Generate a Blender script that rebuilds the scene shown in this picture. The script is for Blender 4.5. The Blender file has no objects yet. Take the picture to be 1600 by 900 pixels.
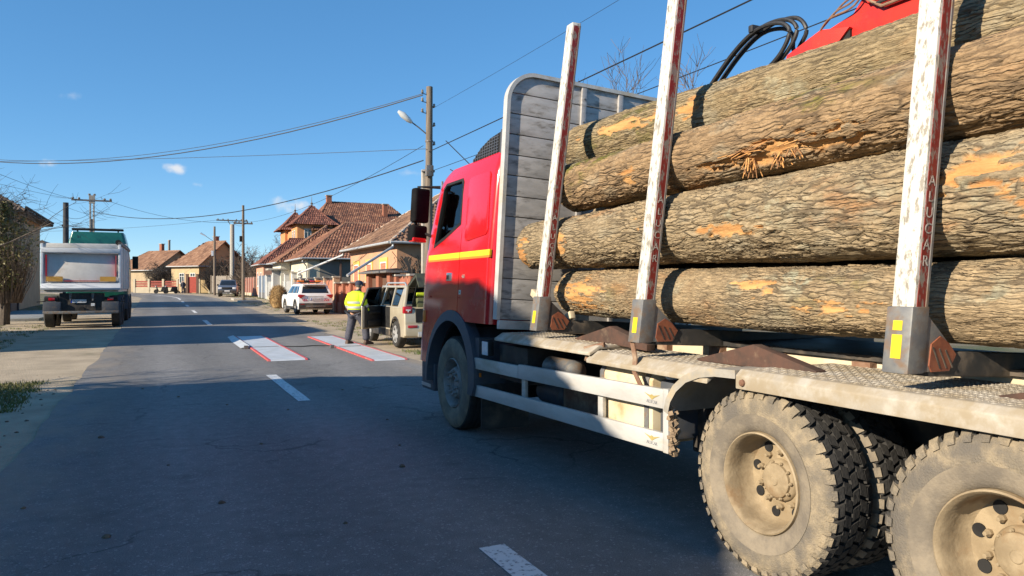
import bpy, bmesh, math, random
import numpy as np
from mathutils import Vector, Matrix
R = math.radians
random.seed(7)
rng = np.random.default_rng(7)
scene = bpy.context.scene
col = scene.collection

# ------------------------------------------------------------------ camera
cam_d = bpy.data.cameras.new('camera')
cam = bpy.data.objects.new('camera', cam_d); col.objects.link(cam)
cam_d.sensor_width = 36.0; cam_d.lens = 26.0
cam_d.clip_start = 0.05; cam_d.clip_end = 5000
cam.location = (0, 0, 1.68)
cam.rotation_euler = (R(90 - 0.15), 0, R(-25.7))
scene.camera = cam

# ------------------------------------------------------------------ sun and sky
SUN_AZ, SUN_EL = 11.0, 24.0        # azimuth: degrees behind the left-hand side of the road; elevation
sdir = Vector((-math.cos(R(SUN_AZ)) * math.cos(R(SUN_EL)), -math.sin(R(SUN_AZ)) * math.cos(R(SUN_EL)), math.sin(R(SUN_EL))))
sun_d = bpy.data.lights.new('sun', 'SUN'); sun = bpy.data.objects.new('sun', sun_d); col.objects.link(sun)
sun_d.energy = 5.0; sun_d.angle = R(0.5); sun_d.color = (1.0, 0.87, 0.69)
sun.rotation_euler = sdir.to_track_quat('Z', 'Y').to_euler()
sun.location = (-30, -10, 30)
world = bpy.data.worlds.new('World'); scene.world = world; world.use_nodes = True
wn = world.node_tree.nodes; wl = world.node_tree.links
wn.clear()
w_out = wn.new('ShaderNodeOutputWorld'); w_bg = wn.new('ShaderNodeBackground')
sky = wn.new('ShaderNodeTexSky'); sky.sky_type = 'NISHITA'; sky.sun_disc = False
sky.sun_elevation = R(SUN_EL); sky.sun_rotation = math.atan2(sdir.x, sdir.y)
sky.air_density = 0.7; sky.dust_density = 0.0; sky.ozone_density = 4.0; sky.altitude = 150
w_bg.inputs['Strength'].default_value = 0.15
def wmath(op, a, b=None, c=None):
    n = wn.new('ShaderNodeMath'); n.operation = op
    for i, q in enumerate((a, b, c)):
        if q is None: continue
        if isinstance(q, (int, float)): n.inputs[i].default_value = q
        else: wl.new(q, n.inputs[i])
    return n.outputs[0]
def wdot(v, vec):
    n = wn.new('ShaderNodeVectorMath'); n.operation = 'DOT_PRODUCT'
    wl.new(v, n.inputs[0]); n.inputs[1].default_value = vec
    return n.outputs['Value']
tc = wn.new('ShaderNodeTexCoord'); wdir = tc.outputs['Generated']
cn = wn.new('ShaderNodeTexNoise'); cn.inputs['Scale'].default_value = 38; cn.inputs['Detail'].default_value = 6
wl.new(wdir, cn.inputs['Vector'])
noise_c = wmath('SUBTRACT', cn.outputs['Fac'], 0.5)
total = None
# small fair-weather clouds: heading clockwise from the road direction, elevation, half-widths (degrees), strength
for hd, el, hw, hh, st in ((9.2, 6.0, 2.3, .62, .95), (-5.1, 12.5, 1.3, .4, .3), (-6.3, 8.0, .8, .45, .85), (1.2, 8.3, .75, .38, .85),
                           (2.6, 7.2, .4, .22, .3), (18, 8.6, 2.2, .3, .25), (-30, 9, 3.5, .9, .8), (62, 11, 4, 1.0, .7),
                           (100, 9, 4, 1.1, .8), (-75, 10, 4, 1.0, .8), (150, 10, 4, 1.2, .8), (-130, 9, 4, 1.2, .8)):
    a, e = R(hd), R(el)
    fwd = (math.sin(a) * math.cos(e), math.cos(a) * math.cos(e), math.sin(e))
    rt = (math.cos(a), -math.sin(a), 0); up = (-math.sin(a) * math.sin(e), -math.cos(a) * math.sin(e), math.cos(e))
    dx = wmath('DIVIDE', wdot(wdir, rt), math.sin(R(hw))); dz0 = wdot(wdir, up)
    dz = wmath('DIVIDE', dz0, math.sin(R(hh)))
    r2 = wmath('SQRT', wmath('ADD', wmath('MULTIPLY', dx, dx), wmath('MULTIPLY', dz, dz)))
    m = wmath('SUBTRACT', wmath('MULTIPLY_ADD', noise_c, 4.2, .9), r2)
    front = wmath('GREATER_THAN', wdot(wdir, fwd), 0.5)
    n = wn.new('ShaderNodeMapRange'); n.interpolation_type = 'SMOOTHSTEP'
    wl.new(m, n.inputs['Value']); n.inputs['From Min'].default_value = 0.0; n.inputs['From Max'].default_value = 1.3
    n.inputs['To Max'].default_value = st
    mm = wmath('MULTIPLY', n.outputs[0], front)
    total = mm if total is None else wmath('MAXIMUM', total, mm)
w_hs = wn.new('ShaderNodeHueSaturation'); w_hs.inputs['Saturation'].default_value = 1.42; w_gm = wn.new('ShaderNodeGamma'); w_gm.inputs['Gamma'].default_value = .6; wl.new(sky.outputs['Color'], w_gm.inputs['Color']); wl.new(w_gm.outputs['Color'], w_hs.inputs['Color'])
w_tn = wn.new('ShaderNodeMixRGB'); w_tn.blend_type = 'MULTIPLY'; w_tn.inputs['Fac'].default_value = 1; wl.new(w_hs.outputs['Color'], w_tn.inputs['Color1']); w_tn.inputs['Color2'].default_value = (1.08, 1.22, 1.27, 1)
w_mix = wn.new('ShaderNodeMixRGB'); wl.new(total, w_mix.inputs['Fac']); wl.new(w_tn.outputs['Color'], w_mix.inputs['Color1'])
w_mix.inputs['Color2'].default_value = (3.4, 3.4, 3.45, 1)
wl.new(w_mix.outputs['Color'], w_bg.inputs['Color']); wl.new(w_bg.outputs['Background'], w_out.inputs['Surface'])
vs = scene.view_settings; vs.view_transform = 'Standard'; vs.look = 'None'; vs.exposure = 0.8; vs.gamma = 1.0; vs.use_curve_mapping = False
scene.render.engine = 'CYCLES'
scene.cycles.max_bounces = 6; scene.cycles.diffuse_bounces = 3; scene.cycles.glossy_bounces = 3; scene.cycles.transmission_bounces = 4
scene.cycles.transparent_max_bounces = 6; scene.cycles.sample_clamp_indirect = 6
scene.cycles.use_denoising = True
scene.cycles.caustics_reflective = False; scene.cycles.caustics_refractive = False

# ------------------------------------------------------------------ helpers: materials
MATS = {}
def mat(name, c1, c2=None, rough=.6, metal=0., scale=6., detail=6., bump=0., bscale=None, stretch=(1, 1, 1), spec=None,
        dirt=None, dscale=2.5, damt=.5, coat=0., lo=.35, hi=.65, dz=None, rvar=0.):
    """base colour c1 mixed with c2 by noise, an optional dirt colour by a second noise (dz: stronger below that height), bump noise"""
    if name in MATS: return MATS[name]
    m = bpy.data.materials.new(name); m.use_nodes = True
    nt = m.node_tree; N = nt.nodes; K = nt.links
    b = N['Principled BSDF']
    b.inputs['Roughness'].default_value = rough; b.inputs['Metallic'].default_value = metal
    if spec is not None: b.inputs['Specular IOR Level'].default_value = spec
    if coat: b.inputs['Coat Weight'].default_value = coat; b.inputs['Coat Roughness'].default_value = .08
    tcn = N.new('ShaderNodeTexCoord'); mp = N.new('ShaderNodeMapping'); mp.inputs['Scale'].default_value = stretch
    K.new(tcn.outputs['Object'], mp.inputs['Vector'])
    def noise(sc, det, fac_lo, fac_hi):
        n = N.new('ShaderNodeTexNoise'); n.inputs['Scale'].default_value = sc; n.inputs['Detail'].default_value = det
        n.inputs['Roughness'].default_value = .62
        K.new(mp.outputs['Vector'], n.inputs['Vector'])
        r = N.new('ShaderNodeMapRange'); r.interpolation_type = 'SMOOTHSTEP'
        r.inputs['From Min'].default_value = fac_lo; r.inputs['From Max'].default_value = fac_hi
        K.new(n.outputs['Fac'], r.inputs['Value'])
        return n, r.outputs[0]
    src = None
    if c2 is None: c2 = tuple(q * .82 for q in c1)
    n1, f1 = noise(scale, detail, lo, hi)
    mx = N.new('ShaderNodeMixRGB'); K.new(f1, mx.inputs['Fac']); mx.inputs['Color1'].default_value = (*c1, 1); mx.inputs['Color2'].default_value = (*c2, 1)
    src = mx.outputs['Color']
    if dirt is not None:
        n2, f2 = noise(dscale, 8, 1 - damt - .12, 1 - damt + .12)
        if dz is not None:
            sep = N.new('ShaderNodeSeparateXYZ'); K.new(tcn.outputs['Object'], sep.inputs[0])
            zr = N.new('ShaderNodeMapRange'); K.new(sep.outputs['Z'], zr.inputs['Value'])
            zr.inputs['From Min'].default_value = dz[1]; zr.inputs['From Max'].default_value = dz[0]
            zr.inputs['To Min'].default_value = .15; zr.inputs['To Max'].default_value = 1.
            mu = N.new('ShaderNodeMath'); mu.operation = 'MULTIPLY'; K.new(zr.outputs[0], mu.inputs[0]); K.new(f2, mu.inputs[1]); f2 = mu.outputs[0]
        m2 = N.new('ShaderNodeMixRGB'); K.new(f2, m2.inputs['Fac']); K.new(src, m2.inputs['Color1']); m2.inputs['Color2'].default_value = (*dirt, 1)
        src = m2.outputs['Color']
        rr = N.new('ShaderNodeMapRange'); K.new(f2, rr.inputs['Value']); rr.inputs['To Min'].default_value = rough; rr.inputs['To Max'].default_value = .9
        K.new(rr.outputs[0], b.inputs['Roughness'])
        if metal:
            r3 = N.new('ShaderNodeMapRange'); K.new(f2, r3.inputs['Value']); r3.inputs['To Min'].default_value = metal; r3.inputs['To Max'].default_value = 0
            K.new(r3.outputs[0], b.inputs['Metallic'])
    elif rvar:
        rr = N.new('ShaderNodeMapRange'); K.new(f1, rr.inputs['Value']); rr.inputs['To Min'].default_value = rough; rr.inputs['To Max'].default_value = rough + rvar
        K.new(rr.outputs[0], b.inputs['Roughness'])
    K.new(src, b.inputs['Base Color'])
    if bump:
        n3 = N.new('ShaderNodeTexNoise'); n3.inputs['Scale'].default_value = bscale or scale * 4; n3.inputs['Detail'].default_value = 8
        K.new(mp.outputs['Vector'], n3.inputs['Vector'])
        bp = N.new('ShaderNodeBump'); bp.inputs['Strength'].default_value = bump; bp.inputs['Distance'].default_value = .02
        K.new(n3.outputs['Fac'], bp.inputs['Height']); K.new(bp.outputs['Normal'], b.inputs['Normal'])
    MATS[name] = m
    return m
def glass(name, tint=(.75, .82, .82), mixf=.82, rough=.02):
    if name in MATS: return MATS[name]
    m = bpy.data.materials.new(name); m.use_nodes = True; N = m.node_tree.nodes; K = m.node_tree.links
    out = N['Material Output']; N.remove(N['Principled BSDF'])
    t = N.new('ShaderNodeBsdfTransparent'); t.inputs['Color'].default_value = (*[q * mixf for q in tint], 1)
    g = N.new('ShaderNodeBsdfGlossy'); g.inputs['Roughness'].default_value = rough
    fr = N.new('ShaderNodeFresnel'); fr.inputs['IOR'].default_value = 1.5
    mx = N.new('ShaderNodeMixShader'); K.new(fr.outputs[0], mx.inputs['Fac']); K.new(t.outputs[0], mx.inputs[1]); K.new(g.outputs[0], mx.inputs[2])
    K.new(mx.outputs[0], out.inputs['Surface'])
    MATS[name] = m
    return m

# ------------------------------------------------------------------ helpers: meshes
class MB:
    def __init__(s): s.v = []; s.f = []
    def add(s, vs, fs):
        o = len(s.v); s.v.extend([tuple(p) for p in vs]); s.f.extend([tuple(i + o for i in f) for f in fs]); return s
    def box(s, x0, x1, y0, y1, z0, z1):
        vs = [(x, y, z) for z in (z0, z1) for y in (y0, y1) for x in (x0, x1)]
        return s.add(vs, [(0, 2, 3, 1), (4, 5, 7, 6), (0, 1, 5, 4), (2, 6, 7, 3), (0, 4, 6, 2), (1, 3, 7, 5)])
    def obox(s, c, size, rot=None):
        m = rot if rot is not None else Matrix.Identity(3)
        hx, hy, hz = [q / 2 for q in size]; c = Vector(c)
        vs = [c + m @ Vector((x, y, z)) for z in (-hz, hz) for y in (-hy, hy) for x in (-hx, hx)]
        return s.add(vs, [(0, 2, 3, 1), (4, 5, 7, 6), (0, 1, 5, 4), (2, 6, 7, 3), (0, 4, 6, 2), (1, 3, 7, 5)])
    def beam(s, p0, p1, w, h, up=(0, 0, 1)):
        p0, p1 = Vector(p0), Vector(p1); d = (p1 - p0); L = d.length; d.normalize()
        upv = Vector(up)
        if abs(d.dot(upv)) > .98: upv = Vector((0, 1, 0))
        x = d.cross(upv).normalized(); z = x.cross(d).normalized()
        m = Matrix((x, d, z)).transposed()
        return s.obox((p0 + p1) / 2, (w, L, h), m)
    def prism(s, poly, axis, a0, a1):
        """poly: 2-D points; axis 'x': (y,z), 'y': (x,z), 'z': (x,y)"""
        def P(q, a): return {'x': (a, q[0], q[1]), 'y': (q[0], a, q[1]), 'z': (q[0], q[1], a)}[axis]
        n = len(poly); vs = [P(q, a0) for q in poly] + [P(q, a1) for q in poly]
        fs = [tuple(range(n - 1, -1, -1)), tuple(range(n, 2 * n))] + [(i, (i + 1) % n, n + (i + 1) % n, n + i) for i in range(n)]
        return s.add(vs, fs)
    def loft(s, rings, cap=True, closed=True):
        n = len(rings[0]); vs = [p for r in rings for p in r]; fs = []
        for k in range(len(rings) - 1):
            for i in range(n if closed else n - 1):
                j = (i + 1) % n
                fs.append((k * n + i, k * n + j, (k + 1) * n + j, (k + 1) * n + i))
        if cap: fs.append(tuple(range(n - 1, -1, -1))); fs.append(tuple((len(rings) - 1) * n + i for i in range(n)))
        return s.add(vs, fs)
    def tube(s, pts, r, n=8, cap=True):
        pts = [Vector(p) for p in pts]; rs = r if isinstance(r, (list, tuple)) else [r] * len(pts)
        rings = []; ref = None
        for i, p in enumerate(pts):
            d = (pts[min(i + 1, len(pts) - 1)] - pts[max(i - 1, 0)]).normalized()
            if ref is None: ref = Vector((0, 0, 1)) if abs(d.z) < .9 else Vector((1, 0, 0))
            x = d.cross(ref).normalized(); y = d.cross(x).normalized(); ref = -y if False else ref
            if x.length < .1: x = Vector((1, 0, 0)); y = d.cross(x).normalized()
            rings.append([p + x * (rs[i] * math.cos(2 * math.pi * k / n)) + y * (rs[i] * math.sin(2 * math.pi * k / n)) for k in range(n)])
        return s.loft(rings, cap)
    def lathe(s, prof, c, axis='x', n=32, sgn=1, cap=True):
        """prof: (along, radius)"""
        rings = []
        for a, r in prof:
            ring = []
            for k in range(n):
                t = 2 * math.pi * k / n; u, w = r * math.cos(t), r * math.sin(t)
                if axis == 'x': ring.append((c[0] + sgn * a, c[1] + u, c[2] + w))
                elif axis == 'y': ring.append((c[0] + u, c[1] + sgn * a, c[2] + w))
                else: ring.append((c[0] + u, c[1] + w, c[2] + sgn * a))
            rings.append(ring)
        return s.loft(rings, cap)
    def xf(s, fn): s.v = [tuple(fn(p)) for p in s.v]; return s

def mesh_of(mb, name, bevel=0., segs=2, smooth=None, angle=40, recalc=True):
    me = bpy.data.meshes.new(name); me.from_pydata(mb.v, [], mb.f)
    if recalc or bevel:
        bm = bmesh.new(); bm.from_mesh(me)
        if recalc: bmesh.ops.recalc_face_normals(bm, faces=bm.faces)
        if bevel:
            ed = [e for e in bm.edges if len(e.link_faces) == 2 and e.calc_face_angle(0) > R(28)]
            bmesh.ops.bevel(bm, geom=ed, offset=bevel, segments=segs, affect='EDGES', clamp_overlap=True, profile=.6)
        bm.to_mesh(me); bm.free()
    if smooth or bevel:
        me.polygons.foreach_set('use_smooth', [True] * len(me.polygons)); me.update()
        try: me.set_sharp_from_angle(angle=R(angle))
        except Exception: pass
    me.update()
    return me
def link(name, me, m, parent=None, label=None):
    o = bpy.data.objects.new(name, me)
    if m is not None and len(me.materials) == 0: me.materials.append(m)
    col.objects.link(o)
    if parent is not None:
        o.parent = parent
        if parent.get('_abs'): o.matrix_parent_inverse = Matrix.Translation(-Vector(parent.location))
    if label: o['label'] = label
    return o
def part(name, mb, m, parent, bevel=0., smooth=None, label=None, segs=2, angle=40, kind=None, recalc=True):
    o = link(name, mesh_of(mb, name, bevel, segs, smooth, angle, recalc), m, parent, label)
    if kind: o['kind'] = kind
    return o
def thing(name, label, cat, loc=(0, 0, 0), rot=0., group=None, absolute=False):
    """an Empty at the base of a thing. absolute: its parts are written in place, else in the thing's own frame"""
    o = bpy.data.objects.new(name, None); col.objects.link(o); o.location = loc; o.rotation_euler = (0, 0, rot)
    o.empty_display_size = .3
    o['label'] = label; o['category'] = cat
    if group: o['group'] = group
    if absolute: o['_abs'] = 1
    return o
def single(name, mb, m, label, cat, group=None, **k):
    o = part(name, mb, m, None, **k); o['label'] = label; o['category'] = cat
    if group: o['group'] = group
    return o
def struct(name, mb, m, parent=None, **k):
    o = part(name, mb, m, parent, **k)
    if parent is None: o['kind'] = 'structure'
    return o
def text_mesh(s, size, extrude=.001, align='CENTER'):
    cu = bpy.data.curves.new('lettering', 'FONT'); cu.body = s; cu.size = size; cu.extrude = extrude; cu.align_x = align; cu.align_y = 'CENTER'
    cu.resolution_u = 3
    o = bpy.data.objects.new('lettering', cu); col.objects.link(o)
    dg = bpy.context.evaluated_depsgraph_get(); me = bpy.data.meshes.new_from_object(o.evaluated_get(dg))
    bpy.data.objects.remove(o); bpy.data.curves.remove(cu)
    return me
def text_on(s, size, origin, right, up, m, parent, name='lettering', extrude=.001):
    me = text_mesh(s, size, extrude); r, u = Vector(right).normalized(), Vector(up).normalized(); n = r.cross(u)
    M = Matrix((r, u, n)).transposed().to_4x4(); M.translation = Vector(origin); me.transform(M)
    me.materials.clear()
    return link(name, me, m, parent)
def boolean(me, cutter_mb, op='DIFFERENCE'):
    a = bpy.data.objects.new('a', me); col.objects.link(a)
    cm = mesh_of(cutter_mb, 'c'); c = bpy.data.objects.new('c', cm); col.objects.link(c)
    md = a.modifiers.new('b', 'BOOLEAN'); md.object = c; md.operation = op; md.solver = 'EXACT'
    dg = bpy.context.evaluated_depsgraph_get(); out = bpy.data.meshes.new_from_object(a.evaluated_get(dg))
    bpy.data.objects.remove(a); bpy.data.objects.remove(c); bpy.data.meshes.remove(cm)
    return out
def smooth_mesh(me, angle=35):
    me.polygons.foreach_set('use_smooth', [True] * len(me.polygons)); me.update(); me.set_sharp_from_angle(angle=R(angle)); return me
def copy_tree(o, parent=None):
    c = o.copy(); col.objects.link(c); c.parent = parent
    if parent is not None: c.matrix_parent_inverse = o.matrix_parent_inverse.copy()
    for ch in list(o.children): copy_tree(ch, c)
    return c
def gz(y):           # the road climbs gently ahead
    t = max(0., y - 12.); return .0085 * t * t / (t + 8.) if t < 190 else .0085 * 190 * 190 / 198.

# ------------------------------------------------------------------ numpy noise
_perm = rng.permutation(4096)
def _h(ix, iy, iz): return _perm[(_perm[(_perm[ix & 4095] + iy) & 4095] + iz) & 4095] / 4096.
def vnoise(x, y, z):
    x0, y0, z0 = np.floor(x).astype(int), np.floor(y).astype(int), np.floor(z).astype(int)
    fx, fy, fz = x - x0, y - y0, z - z0
    fx, fy, fz = [q * q * q * (q * (q * 6 - 15) + 10) for q in (fx, fy, fz)]
    r = 0
    for dx in (0, 1):
        for dy in (0, 1):
            for dz in (0, 1):
                w = (fx if dx else 1 - fx) * (fy if dy else 1 - fy) * (fz if dz else 1 - fz)
                r = r + w * _h(x0 + dx, y0 + dy, z0 + dz)
    return r
def fbm(x, y, z, o=4):
    a, t, s = .5, 0, 0
    for k in range(o): t = t + a * vnoise(x * 2 ** k + 17 * k, y * 2 ** k, z * 2 ** k); s += a; a *= .5
    return t / s
def worley(x, y, ny):
    """F1, F2 of a jittered grid that wraps in y after ny cells"""
    x0, y0 = np.floor(x).astype(int), np.floor(y).astype(int)
    f1 = np.full(x.shape, 9.); f2 = np.full(x.shape, 9.); idc = np.zeros(x.shape)
    for dx in (-1, 0, 1):
        for dy in (-1, 0, 1):
            cx, cy = x0 + dx, y0 + dy; cw = np.mod(cy, ny)
            px = cx + .1 + .8 * _h(cx, cw, 3 + 0 * cx); py = cy + .1 + .8 * _h(cx, cw, 11 + 0 * cx)
            d = np.sqrt((px - x) ** 2 + (py - y) ** 2)
            c = _h(cx, cw, 29 + 0 * cx)
            near = d < f1
            f2 = np.where(near, f1, np.minimum(f2, d)); idc = np.where(near, c, idc); f1 = np.where(near, d, f1)
    return f1, f2, idc

# ------------------------------------------------------------------ shared materials
M = {}
def build_mats():
    M['asphalt'] = asphalt_mat()
    M['line'] = mat('road_paint', (.66, .66, .64), (.20, .20, .20), rough=.8, scale=26, detail=9, bump=.2, lo=.52, hi=.66)
    M['red'] = mat('red_cab_paint', (.60, .010, .014), (.55, .009, .013), rough=.20, scale=2, coat=.5, dirt=(.30, .10, .07), dscale=1.6, damt=.36, dz=(.7, 2.0))
    M['craner'] = mat('red_crane_paint', (.62, .035, .02), (.5, .025, .02), rough=.45, scale=5, dirt=(.25, .09, .05), dscale=7, damt=.3)
    M['plastic'] = mat('grey_blue_plastic', (.055, .065, .085), (.075, .08, .09), rough=.55, scale=8, dirt=(.16, .13, .10), dscale=5, damt=.35)
    M['black'] = mat('black_plastic', (.012, .012, .013), (.02, .02, .02), rough=.6, scale=8, rvar=.2, spec=.3)
    M['matt'] = mat('matt_black', (.010, .010, .011), (.014, .014, .015), rough=.95, spec=.05)
    M['blackdirty'] = mat('dusty_black_steel', (.02, .02, .02), (.035, .032, .03), rough=.6, scale=6, dirt=(.12, .095, .07), dscale=4, damt=.42)
    M['rubber'] = mat('tyre_rubber', (.022, .021, .02), (.035, .033, .03), rough=.85, scale=14, bump=.3, bscale=60)
    M['dusty'] = mat('dusty_tyre_sidewall', (.33, .265, .175), (.19, .16, .115), rough=.95, scale=11, detail=10, bump=.5, bscale=110, dirt=(.13, .115, .095), dscale=4.2, damt=.47)
    M['greytyre'] = mat('grey_tyre_sidewall', (.15, .128, .10), (.24, .20, .145), rough=.92, scale=6, bump=.25, bscale=70)
    M['rimdust'] = mat('dusty_cream_rim', (.34, .265, .165), (.23, .175, .105), rough=.75, scale=7, bump=.15, bscale=50, dirt=(.22, .14, .07), dscale=6, damt=.38)
    M['rimgrey'] = mat('grey_rim', (.22, .215, .21), (.30, .29, .27), rough=.6, scale=9, metal=.2, dirt=(.15, .12, .09), dscale=6, damt=.4)
    M['alu'] = mat('worn_aluminium', (.60, .60, .59), (.48, .48, .47), rough=.42, metal=.55, scale=9, stretch=(1, .25, 1), dirt=(.34, .28, .2), dscale=4, damt=.34)
    M['alurail'] = mat('pale_aluminium_rail', (.58, .57, .54), (.47, .46, .43), rough=.5, metal=.25, scale=6, stretch=(1, .3, 1), dirt=(.42, .35, .25), dscale=3, damt=.36)
    M['plate'] = mat('aluminium_tread_plate', (.48, .44, .37), (.38, .335, .265), rough=.6, metal=.15, scale=10, dirt=(.31, .255, .175), dscale=6, damt=.5)
    M['headboard'] = headboard_mat()
    M['stake'] = stake_mat('chipped_white_stake', (.60, .58, .525), (.26, .235, .19), .55)
    M['stakered'] = stake_mat('worn_red_stake', (.20, .014, .010), (.20, .17, .145), .54)
    M['galv'] = mat('grey_steel_sleeve', (.15, .155, .165), (.21, .21, .20), rough=.55, metal=.35, scale=14, dirt=(.17, .115, .075), dscale=11, damt=.45)
    M['rust'] = mat('rusty_brown_steel', (.17, .085, .05), (.24, .15, .10), rough=.85, scale=9, bump=.3, dirt=(.36, .27, .18), dscale=5, damt=.4)
    M['cream'] = mat('cream_frame_paint', (.62, .54, .40), (.52, .43, .29), rough=.65, scale=4, dirt=(.25, .16, .08), dscale=5, damt=.36)
    M['tank'] = mat('cream_fuel_tank', (.70, .60, .42), (.60, .50, .33), rough=.5, scale=3, dirt=(.33, .21, .09), dscale=3, damt=.36)
    M['wood'] = mat('fresh_split_wood', (.66, .36, .13), (.55, .27, .09), rough=.85, scale=14, stretch=(1, .2, 1), bump=.5)
    M['yellow'] = mat('yellow_sticker', (.85, .60, .02), (.75, .5, .02), rough=.5, scale=12)
    M['orangeline'] = mat('orange_stripe', (.80, .22, .02), (.7, .2, .02), rough=.4)
    M['white'] = mat('white_paint', (.80, .80, .79), (.74, .74, .73), rough=.3, coat=.4, scale=3)
    M['lamp'] = mat('clear_lamp', (.75, .77, .8), (.65, .67, .7), rough=.15, scale=20)
    M['amber'] = mat('amber_lens', (.85, .22, .02), (.7, .16, .02), rough=.2)
    M['redlens'] = mat('red_lens', (.45, .01, .015), (.35, .01, .02), rough=.12, scale=20, coat=.6)
    M['chrome'] = mat('silver_trim', (.6, .6, .6), (.5, .5, .5), rough=.25, metal=.9)
    M['glass'] = glass('clear_glass'); M['dglass'] = mat('dark_glass', (.012, .014, .016), (.018, .02, .022), rough=.04, scale=2, coat=1.)
    M['letter'] = mat('dark_lettering', (.03, .03, .035)); M['letterw'] = mat('pale_lettering', (.50, .46, .41), (.26, .2, .17), rough=.8, scale=60)
    M['hose'] = mat('black_hose', (.018, .018, .02), (.03, .03, .03), rough=.5, scale=30)
    M['woodpole'] = mat('weathered_pole_wood', (.14, .105, .075), (.20, .165, .13), rough=.9, scale=7, stretch=(3, 3, .25), bump=.4)
    M['concrete'] = mat('pole_concrete', (.40, .37, .32), (.33, .30, .26), rough=.9, scale=5, bump=.2)
    M['darkpole'] = mat('dark_tarred_wood', (.03, .032, .038), (.055, .055, .058), rough=.85, scale=8, stretch=(3, 3, .3))
    M['wire'] = mat('black_cable', (.015, .015, .016), rough=.6)
    M['porcelain'] = mat('porcelain_insulator', (.35, .33, .3), (.1, .09, .08), rough=.3, scale=20)
    M['tile'] = tile_mat('clay_roof_tiles', (.20, .085, .05), (.10, .046, .032), (.33, .165, .095))
    M['tilebrown'] = tile_mat('brown_roof_tiles', (.185, .10, .06), (.10, .058, .04), (.28, .17, .105))
    M['tileorange'] = tile_mat('orange_roof_tiles', (.27, .145, .085), (.17, .088, .055), (.36, .21, .13))
    M['tilered'] = tile_mat('red_roof_tiles', (.17, .062, .042), (.09, .038, .03), (.28, .12, .08))
    M['tiledark'] = tile_mat('dark_roof_tiles', (.085, .062, .05), (.05, .038, .032), (.13, .10, .08))
    M['twig'] = mat('bare_twigs', (.17, .125, .09), (.11, .08, .06), rough=.9, scale=9)
    M['twigdark'] = mat('dark_bare_twigs', (.075, .06, .05), (.05, .042, .036), rough=.9, scale=9)
    M['trunk'] = mat('tree_trunk_bark', (.12, .095, .075), (.07, .055, .045), rough=.95, scale=9, stretch=(2, 2, .4), bump=.6)
    M['ivy'] = mat('ivy_leaves', (.11, .12, .03), (.19, .16, .06), rough=.55, scale=3)
    M['grass'] = mat('short_grass', (.085, .13, .028), (.17, .16, .06), rough=.9, scale=1.2)
    M['straw'] = mat('straw_shrub', (.40, .27, .12), (.26, .16, .07), rough=.95, scale=8)

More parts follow.
